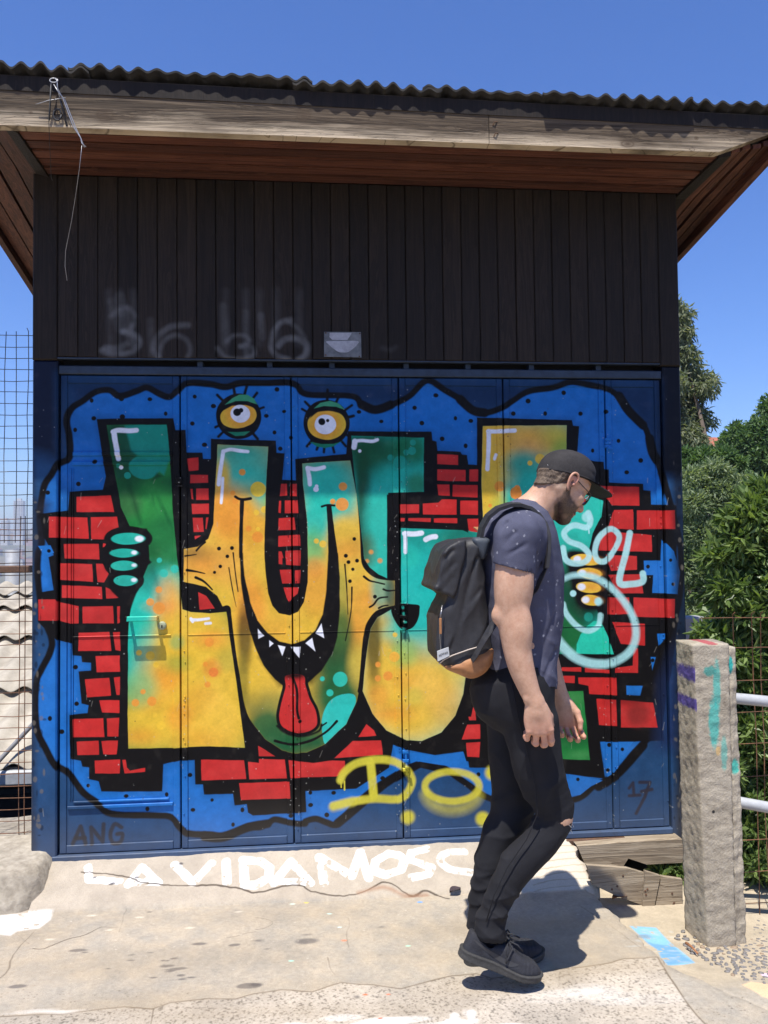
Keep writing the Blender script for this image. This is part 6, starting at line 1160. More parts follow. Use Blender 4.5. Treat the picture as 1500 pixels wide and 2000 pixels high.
# ---- head in its own frame: x forward, y to the left, z up, origin between the ear canals
HT, HYAW = math.radians(34), math.radians(11)
HO = W(1104, 944, 2.81); HO[1] = YC-.01
ct, st_ = math.cos(HT), math.sin(HT); cy_, sy_ = math.cos(HYAW), math.sin(HYAW)
HM = np.array([[cy_, -sy_, 0], [sy_, cy_, 0], [0, 0, 1]]) @ np.array([[ct, 0, st_], [0, 1, 0], [-st_, 0, ct]])
def to_world(V): return V @ HM.T+HO
def to_head(P): return (np.asarray(P, float)-HO) @ HM
nk0 = to_head([W(1034, 1006, YC)])[0]; nk1 = to_head([W(1062, 978, YC)])[0]; nk2 = to_head([W(1005, 1040, YC)])[0]
def head_field(h):
    f = Field((-.20, -.105, -.22), (.14, .105, .16), h)
    f.ell((-.006, 0, .046), (.099, .077, .088), 0); f.ell((.025, 0, .0), (.062, .066, .085), .02)
    f.cap((.040, 0, -.02), (.054, 0, -.075), .050, .036, .02)
    f.cap((.074, -.008, -.098), (.074, .008, -.098), .018, .018, .014)
    for sg in (-1, 1):
        f.chain([((-.004, sg*.058, -.035), .016), ((.012, sg*.053, -.066), .017), ((.05, sg*.030, -.092), .017), ((.072, sg*.010, -.100), .015)], .02)
        f.cap((.082, sg*.008, .030), (.066, sg*.048, .028), .013, .012, .012); f.ell((.058, sg*.046, -.022), (.026, .022, .020), .016)
        f.ell((.050, sg*.040, -.055), (.030, .018, .028), .02)
    f.cap((.086, 0, .012), (.108, 0, -.032), .0085, .0115, .012); f.cap((.100, 0, -.036), (.111, 0, -.036), .010, .0095, .006)
    for sg in (-1, 1):
        f.ell((.098, sg*.0125, -.038), (.012, .0075, .0085), .005); f.ell((.104, sg*.0068, -.0455), (.006, .0035, .0035), .002, 'cut')
        f.ell((.086, sg*.034, .004), (.014, .019, .012), .010, 'cut'); f.ell((.0715, sg*.033, .004), (.013, .013, .013), .001)
        f.cap((.083, sg*.022, .0095), (.074, sg*.045, .0085), .0038, .0038, .003); f.cap((.082, sg*.022, -.003), (.074, sg*.045, -.002), .003, .003, .003)
    f.cap((.091, 0, -.050), (.093, 0, -.062), .008, .0075, .012); f.cap((.094, -.009, -.0645), (.094, .009, -.0645), .0062, .0062, .005); f.cap((.094, 0, -.064), (.078, .024, -.069), .006, .003, .005); f.cap((.094, 0, -.064), (.078, -.024, -.069), .006, .003, .005)
    f.cap((.090, -.009, -.077), (.090, .009, -.077), .0068, .0068, .005); f.cap((.090, 0, -.077), (.078, .022, -.072), .006, .003, .005); f.cap((.090, 0, -.077), (.078, -.022, -.072), .006, .003, .005)
    f.chain([((.080, -.024, -.0705), .0016), ((.101, 0, -.0705), .0016), ((.080, .024, -.0705), .0016)], .003, 'cut'); f.cap((.092, -.012, -.087), (.092, .012, -.087), .004, .004, .006, 'cut')
    # ears
    for sg in (-1, 1):
        b = lambda x, z, o: (x, sg*(.0745+o), z)
        f.ell(b(-.004, .002, .002), (.013, .007, .026), .006)
        rim = [(.010, .004, .004), (.009, .020, .007), (.000, .031, .010), (-.012, .031, .012), (-.0205, .020, .013), (-.021, .004, .012), (-.016, -.012, .009), (-.009, -.024, .005), (-.002, -.030, .003)]
        f.chain([(b(*p), .0042 if i < 7 else .0055) for i, p in enumerate(rim)], .003)
        f.chain([(b(-.012, .020, .008), .0028), (b(-.014, .006, .008), .003), (b(-.009, -.010, .007), .003)], .003)
        f.ell(b(-.003, .0, .010), (.0075, .006, .010), .003, 'cut'); f.ell(b(-.008, .021, .012), (.007, .004, .005), .003, 'cut'); f.ell(b(.004, -.007, .008), (.0045, .004, .006), .002)
    # neck
    f.cap((-.022, 0, -.030), nk1, .058, .058, .02, sy=.98); f.cap(nk1, nk0, .060, .066, .02); f.cap(nk0, nk2, .066, .075, .02)
    for sg in (-1, 1): f.cap((-.018, sg*.052, -.045), nk0+np.array([.045, -sg*0+sg*.016, .0]), .012, .012, .018)
    f.cap(nk1+np.array([.055, 0, -.008]), nk1+np.array([.052, 0, -.03]), .010, .010, .02)
    return f
CP = math.radians(15); CO = W(1109.5, 932, YC-.03); CO[1] = YC
c_, s_ = math.cos(CP), math.sin(CP); CM = np.array([[cy_, -sy_, 0], [sy_, cy_, 0], [0, 0, 1]]) @ np.array([[c_, 0, s_], [0, 1, 0], [-s_, 0, c_]])
CN, CH = CM[:, 2] @ HM, (CO-HO) @ HM      # cap plane seen from the head frame
def under_cap(f, lift):
    X, Y, Z = f.full(); f.put((slice(None),)*3, ((X-CH[0])*CN[0]+(Y-CH[1])*CN[1]+(Z-CH[2])*CN[2]-lift).astype(np.float32), .004, 'and')
hf = head_field(.0024); under_cap(hf, .012); Vh, Fh = hf.mesh(); hl = Vh.copy(); Vh = to_world(Vh)
# masks on the head (in head coordinates)
def sstep(a, b, x): t = np.clip((x-a)/(b-a), 0, 1); return t*t*(3-2*t)
x, y, z = hl.T; ay = np.abs(y); nz1 = fnoise(x, y, z, 260, 3)*.5+fnoise(x, y, z, 90, 4)*.5
cheek = np.interp(x, [-.02, .0, .012, .03, .06, .085, .11], [.0, -.002, -.022, -.038, -.046, -.047, -.047])
jaw = np.interp(x, [-.03, -.005, .02, .05, .09], [-.060, -.088, -.105, -.124, -.13])
beard = sstep(.004, -.010, z-cheek+.006*nz1)*sstep(-.016, .0, z-jaw)*sstep(-.014, .006, x+.004*nz1)
beard *= 1-.9*np.exp(-(((x-.097)/.016)**2+(y/.020)**2+((z+.0705)/.0085)**2)); beard *= 1-sstep(.0, 1, np.exp(-(((x-.10)/.012)**2+(y/.018)**2+((z+.036)/.012)**2))*1.6)
beard = np.clip(beard*(1.05+.25*nz1), 0, 1)
hairm = sstep(.028, .010, x-.35*np.maximum(z, -.1)*0)*sstep(-.078, -.030, z+.010*nz1)*sstep(.012, -.004, x)*(ay < .0765+.004)
lips = np.exp(-(((x-.095)/.012)**2+(y/.017)**2+((z+.0705)/.0095)**2)*1.2)
red = np.clip(.9*np.exp(-(((x+.004)/.02)**2+((ay-.085)/.010)**2+((z-.002)/.032)**2))+.35*np.exp(-(((x-.11)/.02)**2+(y/.02)**2+((z+.035)/.02)**2)), 0, 1)
# ---- arms
def arm(side):
    near = side < 0
    if near:
        P = [(W(1012, 1045, 2.675), .062), (W(1004, 1110, 2.655), .0595), (W(1001, 1160, 2.65), .0560), (W(1001, 1200, 2.648), .0500), (W(1006, 1240, 2.645), .0485), (W(1016, 1295, 2.638), .0425), (W(1033, 1345, 2.63), .0335), (W(1045, 1372, 2.625), .0290)]
        wr = W(1045, 1377, 2.622); d = np.array([.165, -.02, -.985]); n = np.array([.10, .985, .14])
    else:
        P = [(W(1040, 1050, 3.04), .060), (W(1045, 1140, 3.065), .057), (W(1050, 1225, 3.085), .050), (W(1066, 1285, 3.08), .047), (W(1082, 1330, 3.07), .038), (W(1096, 1364, 3.06), .029)]
        wr = W(1098, 1370, 3.058); d = np.array([.24, -.05, -.97]); n = np.array([-.15, -.97, .0])
    d /= np.linalg.norm(d); n -= d*(n@d); n /= np.linalg.norm(n); b = np.cross(d, n); b = b if b[0] > 0 else -b
    allp = np.array([p for p, r in P]+[wr+d*.22]); f = Field(allp.min(0)-.095, allp.max(0)+.095, .0026)
    f.chain(P, .02, n=12)
    if near:
        f.ell(W(1018, 1225, 2.625), (.034, .030, .06), .03); f.ell(W(990, 1150, 2.66), (.030, .05, .08), .03); f.ell(W(1020, 1140, 2.65), (.030, .045, .07), .03)
        f.ell(W(972, 1203, 2.655), (.020, .022, .024), .025)
        f.ell(W(1030, 1366, 2.615), (.011, .010, .012), .012)
    # hand
    Lm = [(.079, -.0335, .0118), (.086, -.0115, .0130), (.089, .0115, .0135), (.085, .0335, .0130)]
    fing = [((.034, .022, .019), (.62, .95, .6), -.34, .0098), ((.043, .028, .021), (.42, 1.05, .6), -.16, .0110), ((.046, .030, .022), (.34, .98, .55), -.06, .0113), ((.041, .026, .021), (.34, .70, .45), -.02, .0108)]
    if not near: fing = [((.034, .022, .019), (.5, 1.0, .7), -.10, .0098), ((.043, .028, .021), (.45, 1.0, .6), -.03, .0110), ((.046, .030, .022), (.4, .95, .6), .03, .0112), ((.041, .026, .021), (.30, .85, .55), .08, .0106)]
    f.cap(P[-1][0], wr+d*.02, .0280, .0285, .015, sy=.85); f.ell(wr+d*.05+n*.004, (.044, .022, .05), .02, rot=[b, n, d])
    for (lm, off, r), (ph, cu, spl, fr) in zip(Lm, fing):
        w0 = wr+b*off*.55+d*.012; K = wr+d*lm+b*off+n*.002
        f.cap(w0, K, .0145, r, .010); f.ell(K-n*.0045, (.0088,)*3, .005)
        f.cap(w0-n*.009, K-n*.0085, .0022, .0022, .006)
        p = K; a = 0; dd = d+b*math.tan(spl); dd /= np.linalg.norm(dd)
        for i, (L, c) in enumerate(zip(ph, cu)):
            a += c; q = p+(dd*math.cos(a)+n*math.sin(a))*L; f.cap(p, q, fr*(1-.07*i), fr*(1-.07*(i+1)), .0022 if i == 0 else .004)
            if i < 2: f.ell(q-(n*math.cos(a)-dd*math.sin(a))*.002, (fr*.98,)*3, .003)
            p = q
    t0, t1, t2, t3 = wr+b*.022+d*.016+n*.008, wr+b*.040+d*.048+n*.020, wr+b*.041+d*.080+n*.034, wr+b*.034+d*.104+n*.040
    f.cap(t0, t1, .0165, .0135, .014); f.cap(t1, t2, .0125, .0115, .005); f.cap(t2, t3, .0112, .0088, .004)
    V, F = f.mesh(); return V, F, (wr, d, b, n)
Va, Fa, hr_ = arm(-1); Vb, Fb, hl_ = arm(1)
# ---- trunk and legs under the clothes (separate shell overlapping head and arms inside the collar and sleeves)
LEG_N = [((1012, 1345), .098), ((1035, 1412), .097), ((1052, 1500), .087), ((1074, 1562), .071), ((1083, 1594), .0665), ((1058, 1640), .0635), ((1010, 1692), .0610), ((976, 1752), .0505), ((958, 1800), .0465)]
LEG_F = [((998, 1345), .102), ((1000, 1430), .092), ((1003, 1510), .084), ((998, 1590), .078), ((976, 1640), .071), ((962, 1696), .0685), ((946, 1762), .0575), ((940, 1815), .052)]
YN, YF = 2.775, 2.945
bf = Field(W(880, 1900, YC)-np.array([.05, .33, .0]), W(1140, 960, YC)+np.array([.05, .33, .02]), .0085)
bf.ell(W(1012, 1110, YC), (.118, .165, .19), 0); bf.ell(W(1012, 1250, YC), (.105, .15, .16), .05); bf.ell(W(1005, 1345, YC), (.10, .16, .11), .05)
bf.cap(W(1030, 1020, YC), W(1015, 1050, 2.70), .06, .055, .03); bf.cap(W(1030, 1020, YC), W(1030, 1050, 3.02), .06, .055, .03); bf.cap(W(1034, 1006, YC), W(1020, 1060, YC), .06, .08, .03)
for L, yy in ((LEG_N, YN), (LEG_F, YF)): bf.chain([(W(*p, yy), r*(.93 if abs(r-.0665) < 1e-4 else .72)) for p, r in L], .03)
Vc, Fc = bf.mesh()
n0, n1, n2 = len(Vh), len(Vh)+len(Va), len(Vh)+len(Va)+len(Vb)
BV = np.concatenate([Vh, Va, Vb, Vc]); BF = np.concatenate([Fh, Fa+n0, Fb+n1, Fc+n2])
def skin_mat():
    t = NT('skin'); p = t.pos(); A = t.sep(t.n('Attribute', _attribute_name='mask').outputs['Color'])
    n1 = t.noise(38, 4, .6, p); n2 = t.noise(420, 3, .6, p); n3 = t.n('TexVoronoi', Vector=p, Scale=75.0).outputs[0]
    n4 = t.noise(130, 4, .65, p); c = t.ramp(t.math('ADD', t.math('MULTIPLY', n1, .6), t.math('MULTIPLY', n4, .4)), (.3, (.46, .25, .155)), (.7, (.61, .38, .26)))
    c = t.mix(t.math('MULTIPLY', A[1], .75, True), c, (.56, .20, .15)); fre = t.ramp(n3, (.02, 1.0), (.07, 0.0)); c = t.mix(t.math('MULTIPLY', fre, .22), c, (.30, .14, .08))
    sp = t.n('TexNoise', Vector=t.pos((900, 900, 500)), Scale=1.0, Detail=2.0).outputs[0]; hc = t.ramp(sp, (.35, (.022, .014, .010)), (.72, (.075, .050, .033)))
    k = t.math('MULTIPLY', A[0], t.ramp(sp, (.3, 1.0), (.8, .72)), True); c = t.mix(k, c, hc)
    h = t.math('ADD', t.math('MULTIPLY', n2, .4), t.math('MULTIPLY', t.math('MULTIPLY', sp, A[0]), 1.5))
    t.b.inputs['Subsurface Weight'].default_value = .12; t.b.inputs['Subsurface Radius'].default_value = (.009, .004, .002); t.b.inputs['Subsurface Scale'].default_value = 1.0
    return t.done(c, .5, t.bump(t.math('ADD', h, t.math('MULTIPLY', n4, .6)), .4, .002), .38)
M_SKIN = skin_mat()
me = np_mesh('person', BV, BF, M_SKIN)
mk = np.zeros((len(BV), 4), np.float32); mk[:, 3] = 1; mk[:n0, 0] = np.clip(beard+hairm*.8, 0, 1); mk[:n0, 1] = np.clip(red+lips*.8, 0, 1)
for (wr, d, b, n), (a, e) in ((hr_, (n0, n1)), (hl_, (n1, n2))):
    q = BV[a:e]-wr; mk[a:e, 1] = sstep(.0, .11, q @ d)*.42
at = me.color_attributes.new('mask', 'FLOAT_COLOR', 'POINT'); at.data.foreach_set('color', mk.ravel())
person = link('person', me); tag(person, 'man in dark cap, navy speckled t-shirt and black jeans walking with bowed head', 'person')
# ---- hair at the back and sides
def hair_mat():
    t = NT('short_hair'); p = t.pos(); v = t.n('Mapping', Vector=p, Scale=(500, 500, 120)).outputs[0]; s_ = t.n('TexNoise', Vector=v, Scale=1.0, Detail=3.0).outputs[0]; n = t.noise(30, 3, .5, p)
    c = t.ramp(t.math('ADD', t.math('MULTIPLY', s_, .6), t.math('MULTIPLY', n, .4)), (.3, (.05, .034, .022)), (.5, (.13, .09, .06)), (.72, (.25, .185, .125))); return t.done(c, .55, t.bump(s_, .9, .004), .4)
f = Field((-.12, -.10, -.08), (.05, .10, .11), .0024); f.ell((-.010, 0, .040), (.100, .0785, .090), 0); f.cap((-.035, 0, -.02), (-.040, 0, -.055), .054, .048, .02)
X, Y, Z = f.full(); nn = fnoise(X, Y, Z, 300, 7)*.0016+fnoise(X, Y, Z*.3, 520, 8)*.001; f.d += (nn-.001).astype(np.float32)
line = np.interp(X.ravel(), [-.12, -.08, -.05, -.03, -.014, .0, .012, .03], [-.062, -.058, -.040, -.020, .014, .030, .012, .03])[:, None, None]
f.put((slice(None),)*3, (line-Z+.003*fnoise(X, Y, Z, 160, 9)).astype(np.float32), .004, 'and'); f.put((slice(None),)*3, (X-.014+0*Y+0*Z).astype(np.float32), .004, 'and'); under_cap(f, .006)
V, F = f.mesh(); link('hair', np_mesh('hair', to_world(V), F, hair_mat()), person)
# ---- cap
def cap_w(V): return np.asarray(V) @ CM.T+CO
M_CAP = simple('black_cap_cloth', (.035, .032, .032), .85, .3, 260, .35, .0012, .25, col2=(.022, .020, .020))
f = Field((-.125, -.11, -.03), (.125, .11, .125), .0026); X, Y, Z = f.full()
zc = np.maximum(Z, 0); xs_ = X+.10*np.clip(Z, 0, .1)*0
k = (np.abs((X-.004*(zc/.1))/.1035)**2.25+np.abs(Y/.0885)**2.25+np.abs(zc/.0985)**2.5)**(1/2.3)-1
g = (k*.088+.0010*fnoise(X, Y, Z, 42, 2)).astype(np.float32)
g += (.0011*np.exp(-(Y/.0018)**2)*(X < .09)+.0009*np.exp(-((np.abs(Y)-.55*np.abs(X)*1.2)/.002)**2)).astype(np.float32)
g += (.0035*np.exp(-(((Z-.028+.12*(X-.05))/.008)**2))*sstep(.0, .08, X)*.6).astype(np.float32)
f.put((slice(None),)*3, g, 0, 'add'); f.put((slice(None),)*3, (-Z-.001+0*X+0*Y).astype(np.float32), .0015, 'and'); f.ell((.004, 0, .0985), (.008, .008, .005), .003)
V, F = f.mesh(); cap = link('cap', np_mesh('cap', cap_w(V), F, M_CAP), person)
u = np.linspace(-1, 1, 29); v = np.linspace(0, 1, 13); U, Vv = np.meshgrid(u, v); half = .083
ang_ = math.radians(13); x0 = .1035*np.sqrt(np.maximum(1-(U*half/.0885)**2, 0))-.008; xf = .094+.086*(1-np.abs(U)**2.6)**.5; xb = x0+(xf-x0)*Vv*1.0; xb = np.maximum(xb, x0)
yb = U*half*(1+.03*Vv); dz = -(xb-.02)*math.tan(ang_)*.95+.012-.006*(U**2)
top = np.stack([xb, yb, dz+.0012], -1).reshape(-1, 3); bot = np.stack([xb, yb, dz-.0022], -1).reshape(-1, 3); idx = np.arange(U.size).reshape(U.shape); n_ = U.size
Q = np.stack([idx[:-1, :-1], idx[:-1, 1:], idx[1:, 1:], idx[1:, :-1]], -1).reshape(-1, 4); e1 = np.stack([idx[-1, :-1], idx[-1, :-1]+n_, idx[-1, 1:]+n_, idx[-1, 1:]], -1)
link('brim', np_mesh('brim', cap_w(np.concatenate([top, bot])), np.concatenate([Q[:, ::-1], Q+n_, e1]), M_CAP, False), cap)
m = MB(); pts = [(.1045*math.cos(a)*1.004, .0895*math.sin(a)*1.004, .003) for a in np.linspace(0, 2*math.pi, 49)]; m.tube(cap_w(pts), .0022, 6); m.obj('hem', M_CAP, cap, True)
def text_obj(name, body, size, M4, mat, parent, ext=.0006):
    cu = bpy.data.curves.new(name, 'FONT'); cu.body = body; cu.size = size; cu.align_x = 'CENTER'; cu.align_y = 'CENTER'; cu.extrude = ext; cu.resolution_u = 2
    o = bpy.data.objects.new(name+'_t', cu); COL.objects.link(o); me = bpy.data.meshes.new_from_object(o.evaluated_get(bpy.context.evaluated_depsgraph_get())); bpy.data.objects.remove(o, do_unlink=True)
    me.name = name; me.transform(M4); me.materials.clear(); me.materials.append(mat); return link(name, me, parent)
def frame4(o, xv, yv):
    xv, yv = Vector(xv).normalized(), Vector(yv); yv = (yv-xv*yv.dot(xv)).normalized(); zv = xv.cross(yv); m = Matrix((xv, yv, zv)).transposed().to_4x4(); m.translation = Vector(o); return m
M_WTXT = simple('white_embroidery', (.75, .75, .74), .7, .05, 50, 0)
o_ = cap_w([(-.0905, -.043, .0135)])[0]; text_obj('lettering', 'TEN', .0105, frame4(o_, cap_w([(-.070, -.066, .0135)])[0]-cap_w([(-.099, -.028, .0135)])[0], CM[:, 2]), M_WTXT, cap, .0012)
# ---- spectacles
M_GL = simple('dark_spectacle_frame', (.02, .018, .018), .3, .2, 60, 0, spec=.5); t = NT('clear_lens'); t.b.inputs['Transmission Weight'].default_value = 1.0; t.b.inputs['IOR'].default_value = 1.08; M_LENS = t.done((.93, .94, .94), .02)
gl = empty('x', (0, 0, 0), None, None); bpy.data.objects.remove(gl)
m = MB()
for sg in (-1, 1):
    c0 = np.array([.0995, sg*.032, -.004]); ring = []
    for a in np.linspace(0, 2*math.pi, 33): ring.append(c0+np.array([-.006*math.cos(a)*0-.010*abs(math.cos(a))*(1 if math.cos(a)*sg*-1 < 0 else 0)*.6, sg*-1*.0245*math.cos(a), .0205*math.sin(a)]))
    m.tube(to_world(np.array(ring)), .0013, 6)
    m.tube(to_world(np.array([[.094, sg*.056, .006], [.085, sg*.068, .009], [.04, sg*.0765, .012], [.004, sg*.079, .018], [-.012, sg*.081, .014], [-.022, sg*.079, -.006]])), .0017, 6)
m.tube(to_world(np.array([[.101, -.008, .002], [.106, 0, .006], [.101, .008, .002]])), .0014, 6)
gl = m.obj('spectacles', M_GL, person, True)
for sg in (-1, 1):
    k = MB(); c0 = np.array([.0985, sg*.032, -.004]); rim = [c0+np.array([-.006*(1 if math.cos(a) > 0 else 0)*abs(math.cos(a)), sg*.0235*math.cos(a), .0195*math.sin(a)]) for a in np.linspace(0, 2*math.pi, 25)[:-1]]
    A = to_world(np.array(rim+[c0+[.001, 0, 0]])); B = to_world(np.array(rim+[c0+[.001, 0, 0]])-[.0014, 0, 0]); n_ = 24
    k.add(np.concatenate([A, B]), [(i, (i+1) % n_, n_) for i in range(n_)]+[((i+1) % n_+n_+1, i+n_+1, 2*n_+1) for i in range(n_)]+[(i, i+n_+1, (i+1) % n_+n_+1, (i+1) % n_) for i in range(n_)]); k.obj('lens', M_LENS, gl, True)
# ---- t-shirt
def shirt_mat():
    t = NT('navy_speckled_jersey'); p = t.pos(); n1 = t.noise(700, 2, .6, t.pos((1, 1, 2.5))); n2 = t.noise(14, 3, .5, p)
    c = t.ramp(t.math('ADD', t.math('MULTIPLY', n1, .6), t.math('MULTIPLY', n2, .4)), (.3, (.050, .052, .080)), (.7, (.112, .115, .165)))
    wv = t.n('VectorMath', _operation='ADD', i0=p, i1=t.n('VectorMath', _operation='SCALE', i0=t.n('TexNoise', Vector=p, Scale=160.0).outputs[1], Scale=.010).outputs[0]).outputs[0]
    vo = t.n('TexVoronoi', Vector=wv, Scale=36.0, Randomness=.9); k = t.math('MULTIPLY', t.ramp(vo.outputs[0], (.10, 1.0), (.2, 0.0)), t.math('GREATER_THAN', t.sep(vo.outputs[1])[0], .3))
    c = t.mix(t.math('MULTIPLY', k, .6), c, (.42, .42, .47)); return t.done(c, .9, t.bump(t.math('ADD', n1, t.math('MULTIPLY', t.noise(45, 3, .6, p), 2.0)), .3, .002), .15)
M_SHIRT = shirt_mat()
SP = [(985, 992, 1040, .085), (1000, 963, 1062, .14), (1020, 944, 1072, .175), (1050, 934, 1079, .190), (1085, 931, 1086, .186), (1120, 929, 1095, .176), (1180, 930, 1096, .160), (1240, 938, 1091, .155), (1290, 947, 1084, .156), (1345, 955, 1080, .162)]
zz_ = [W(1010, r[0], YC)[2] for r in SP][::-1]; xb_ = [W(r[1], r[0], YC)[0] for r in SP][::-1]; xf_ = [W(r[2], r[0], YC)[0] for r in SP][::-1]; yw = [r[3] for r in SP][::-1]
f = Field((zz_ and xb_[0]-.10, YC-.30, zz_[0]-.05), (max(xf_)+.06, YC+.30, zz_[-1]+.08), .0042); X, Y, Z = f.full(); zr = Z.ravel()
xb, xf, yh = [np.interp(zr, zz_, q)[None, None] for q in (xb_, xf_, yw)]; cx, hx = (xb+xf)/2, (xf-xb)/2
k = (np.abs((X-cx)/hx)**2.3+np.abs((Y-YC)/yh)**2.4)**(1/2.35)-1; f.d[...] = np.maximum(k*np.minimum(hx, yh), Z-zz_[-1])
SHN, SHF = W(1010, 1046, 2.675), W(1032, 1050, 3.045)
f.cap(W(1033, 1006, YC), SHN, .062, .070, .03); f.cap(W(1033, 1008, YC), SHF, .062, .070, .03)
SLC = W(1002, 1112, 2.652); nn = np.array([-.30, 0, -.954])
f.chain([(SHN, .0745), (W(1006, 1080, 2.66), .0715), (W(1001, 1150, 2.65), .0690)], .022, mod=lambda X, Y, Z: (X-SLC[0])*nn[0]+(Z-SLC[2])*nn[2]+0*Y+.0015*np.sin(X*60))
SLF = W(1045, 1130, 3.06); f.chain([(SHF, .072), (W(1042, 1090, 3.055), .069), (W(1047, 1165, 3.07), .066)], .02, mod=lambda X, Y, Z: SLF[2]-Z+0*X+0*Y)
# folds: long soft drapes plus creases fanning from the armpit and gathering above the hem
t_ = np.clip((Z-zz_[0])/(zz_[-1]-zz_[0]), 0, 1)
warp = Z+.35*X+.012*fnoise(X, Y, Z, 14, 21)
f.d += (.0034*fnoise(X*.8, Y, Z*.40, 46, 12)-.0022*(1-2*np.abs(np.sin(warp*24+3.2*fnoise(X, Y, Z, 9, 13)))**.6)*np.clip(1.0-t_*1.3, 0, 1)+.0008*fnoise(X, Y, Z, 95, 14)).astype(np.float32)
for a, b, r, dp in ((W(968, 1078, 2.60), W(1006, 1040, 2.60), .010, .006), (W(964, 1060, 2.61), W(990, 1020, 2.63), .009, .006), (W(975, 1092, 2.59), W(1030, 1062, 2.59), .009, .004), (W(1042, 1060, 2.63), W(1052, 1130, 2.66), .012, .006), (W(1060, 1060, 2.70), W(1050, 1150, 2.68), .012, .006),
                    (W(960, 1120, 2.70), W(1010, 1290, 2.71), .012, .005), (W(952, 1180, 2.70), W(985, 1320, 2.71), .012, .006), (W(1085, 1200, 2.72), W(1040, 1330, 2.70), .012, .006), (W(1070, 1260, 2.70), W(1030, 1320, 2.70), .012, .006), (W(1086, 1270, 2.74), W(1056, 1345, 2.69), .012, .006)):
    f.cap(a, b, r*.35, r*.35, .012, 'cut')
hb, hfr = W(947, 1300, YC), W(1078, 1338, YC); hem = hb[2]+(hfr[2]-hb[2])*(X-hb[0])/(hfr[0]-hb[0])-Z+.006*np.sin(Y*38+X*20); f.d[...] = np.maximum(f.d, hem)
# openings: collar, cuffs, hem hollow
f.cap(W(1033, 1008, YC), W(1075, 962, YC), .066, .064, .004, 'cut'); f.cap(W(1003, 1123, 2.652), W(1001, 1175, 2.65), .0635, .066, .0015, 'cut'); f.cap(W(1045, 1133, 3.065), W(1050, 1190, 3.08), .060, .060, .003, 'cut'); f.cap(W(1014, 1345, YC), W(1012, 1310, YC), .10, .10, .004, 'cut', sy=1.5)
V, F = f.mesh(); shirt = link('t_shirt', np_mesh('t_shirt', V, F, M_SHIRT), person)
cuff = MB(); ax = np.array([W(1001, 1150, 2.65)-W(1006, 1080, 2.66)])[0]; ax /= np.linalg.norm(ax)
# ---- jeans
M_JEAN = None
def jean_mat():
    t = NT('black_denim'); p = t.pos(); n = t.noise(900, 2, .6, t.pos((1, 1, 3))); n2 = t.noise(9, 4, .6, p)
    c = t.ramp(t.math('ADD', t.math('MULTIPLY', n, .5), t.math('MULTIPLY', n2, .5)), (.3, (.0075, .0075, .009)), (.7, (.023, .023, .027))); return t.done(c, .85, t.bump(n, .3, .0012), .22)
M_JEAN = jean_mat()
f = Field((W(900, 1300, YN)[0]-.03, YC-.28, W(900, 1850, YN)[2]-.02), (W(1125, 1300, YF)[0]+.03, YC+.28, W(900, 1290, YC)[2]), .0045)
f.ell(W(990, 1352, YC), (.128, .168, .135), 0); f.ell(W(1016, 1345, YC), (.108, .160, .13), .02); f.cap(W(1012, 1290, YC), W(1012, 1330, YC), .108, .112, .03, sy=1.45)
f.chain([(W(*p, YN), r) for p, r in LEG_N], .022); f.chain([(W(*p, YF), r) for p, r in LEG_F], .022)
f.cap(W(958, 1800, YN), W(958, 1818, YN), .0535, .057, .012); f.cap(W(940, 1812, YF), W(941, 1832, YF), .054, .056, .012)
X, Y, Z = f.full(); zk, za = W(1083, 1594, YN)[2], W(958, 1800, YN)[2]
ank = np.exp(-((Z-za-.03)/.085)**2); kne = np.exp(-((Z-zk)/.06)**2); hip = sstep(zk+.18, zk+.42, Z)
q1 = Z+.45*X+.02*fnoise(X, Y, Z, 16, 31); q2 = Z-.5*X+.02*fnoise(X, Y, Z, 14, 32)
va = fnoise(X, Y, Z, 8, 33); vb = fnoise(X, Y, Z, 15, 38)
rdg = lambda q: 1-2*np.abs(np.sin(q))**.7
f.d -= 1.7*(ank*.0048*rdg(q1*40+2.2*va)*(.6+.5*vb)+ank*.0026*rdg(q2*62+2*vb)+kne*.0032*rdg(q2*42+2*va)*(.5+.5*vb)+hip*.0030*rdg(q2*30+2.5*va)*(.5+.5*vb)+.0022*rdg(q2*17+2*vb)*(1-ank)*(1-hip)).astype(np.float32)
f.d += (.0012*fnoise(X, Y, Z, 70, 34)).astype(np.float32)
for a, b, r in ((W(972, 1442, 2.69), W(1030, 1555, 2.70), .006), (W(960, 1440, 2.72), W(1010, 1425, 2.685), .007), (W(950, 1395, 2.70), W(1020, 1420, 2.68), .006), (W(1030, 1590, 2.71), W(1075, 1600, 2.70), .006), (W(935, 1365, 2.71), W(990, 1385, 2.69), .006), (W(1026, 1330, 2.69), W(1060, 1400, 2.70), .006)): f.cap(a, b, r*.5, r*.5, .014, 'cut')
f.ell(W(1111, 1606, YN-.0), (.022, .034, .007), .004, 'cut')
f.cap(W(957, 1824, YN), W(957, 1860, YN), .044, .047, .002, 'cut'); f.cap(W(940, 1822, YF), W(941, 1860, YF), .046, .048, .003, 'cut')
V, F = f.mesh(); jeans = link('jeans', np_mesh('jeans', V, F, M_JEAN), person)
m = MB(); m.tube([W(px, py, YN-r-.001) for px, py, r in ((1000, 1335, .100), (1012, 1400, .099), (1030, 1470, .089), (1046, 1540, .076), (1050, 1590, .067), (1028, 1640, .0645), (990, 1695, .0615), (964, 1750, .051), (950, 1800, .048))], .0019, 6); m.obj('seam', M_JEAN, jeans, True)
M_THR = simple('pale_thread', (.55, .54, .52), .9, .1, 60, 0); m = MB(); rr = np.random.RandomState(2)
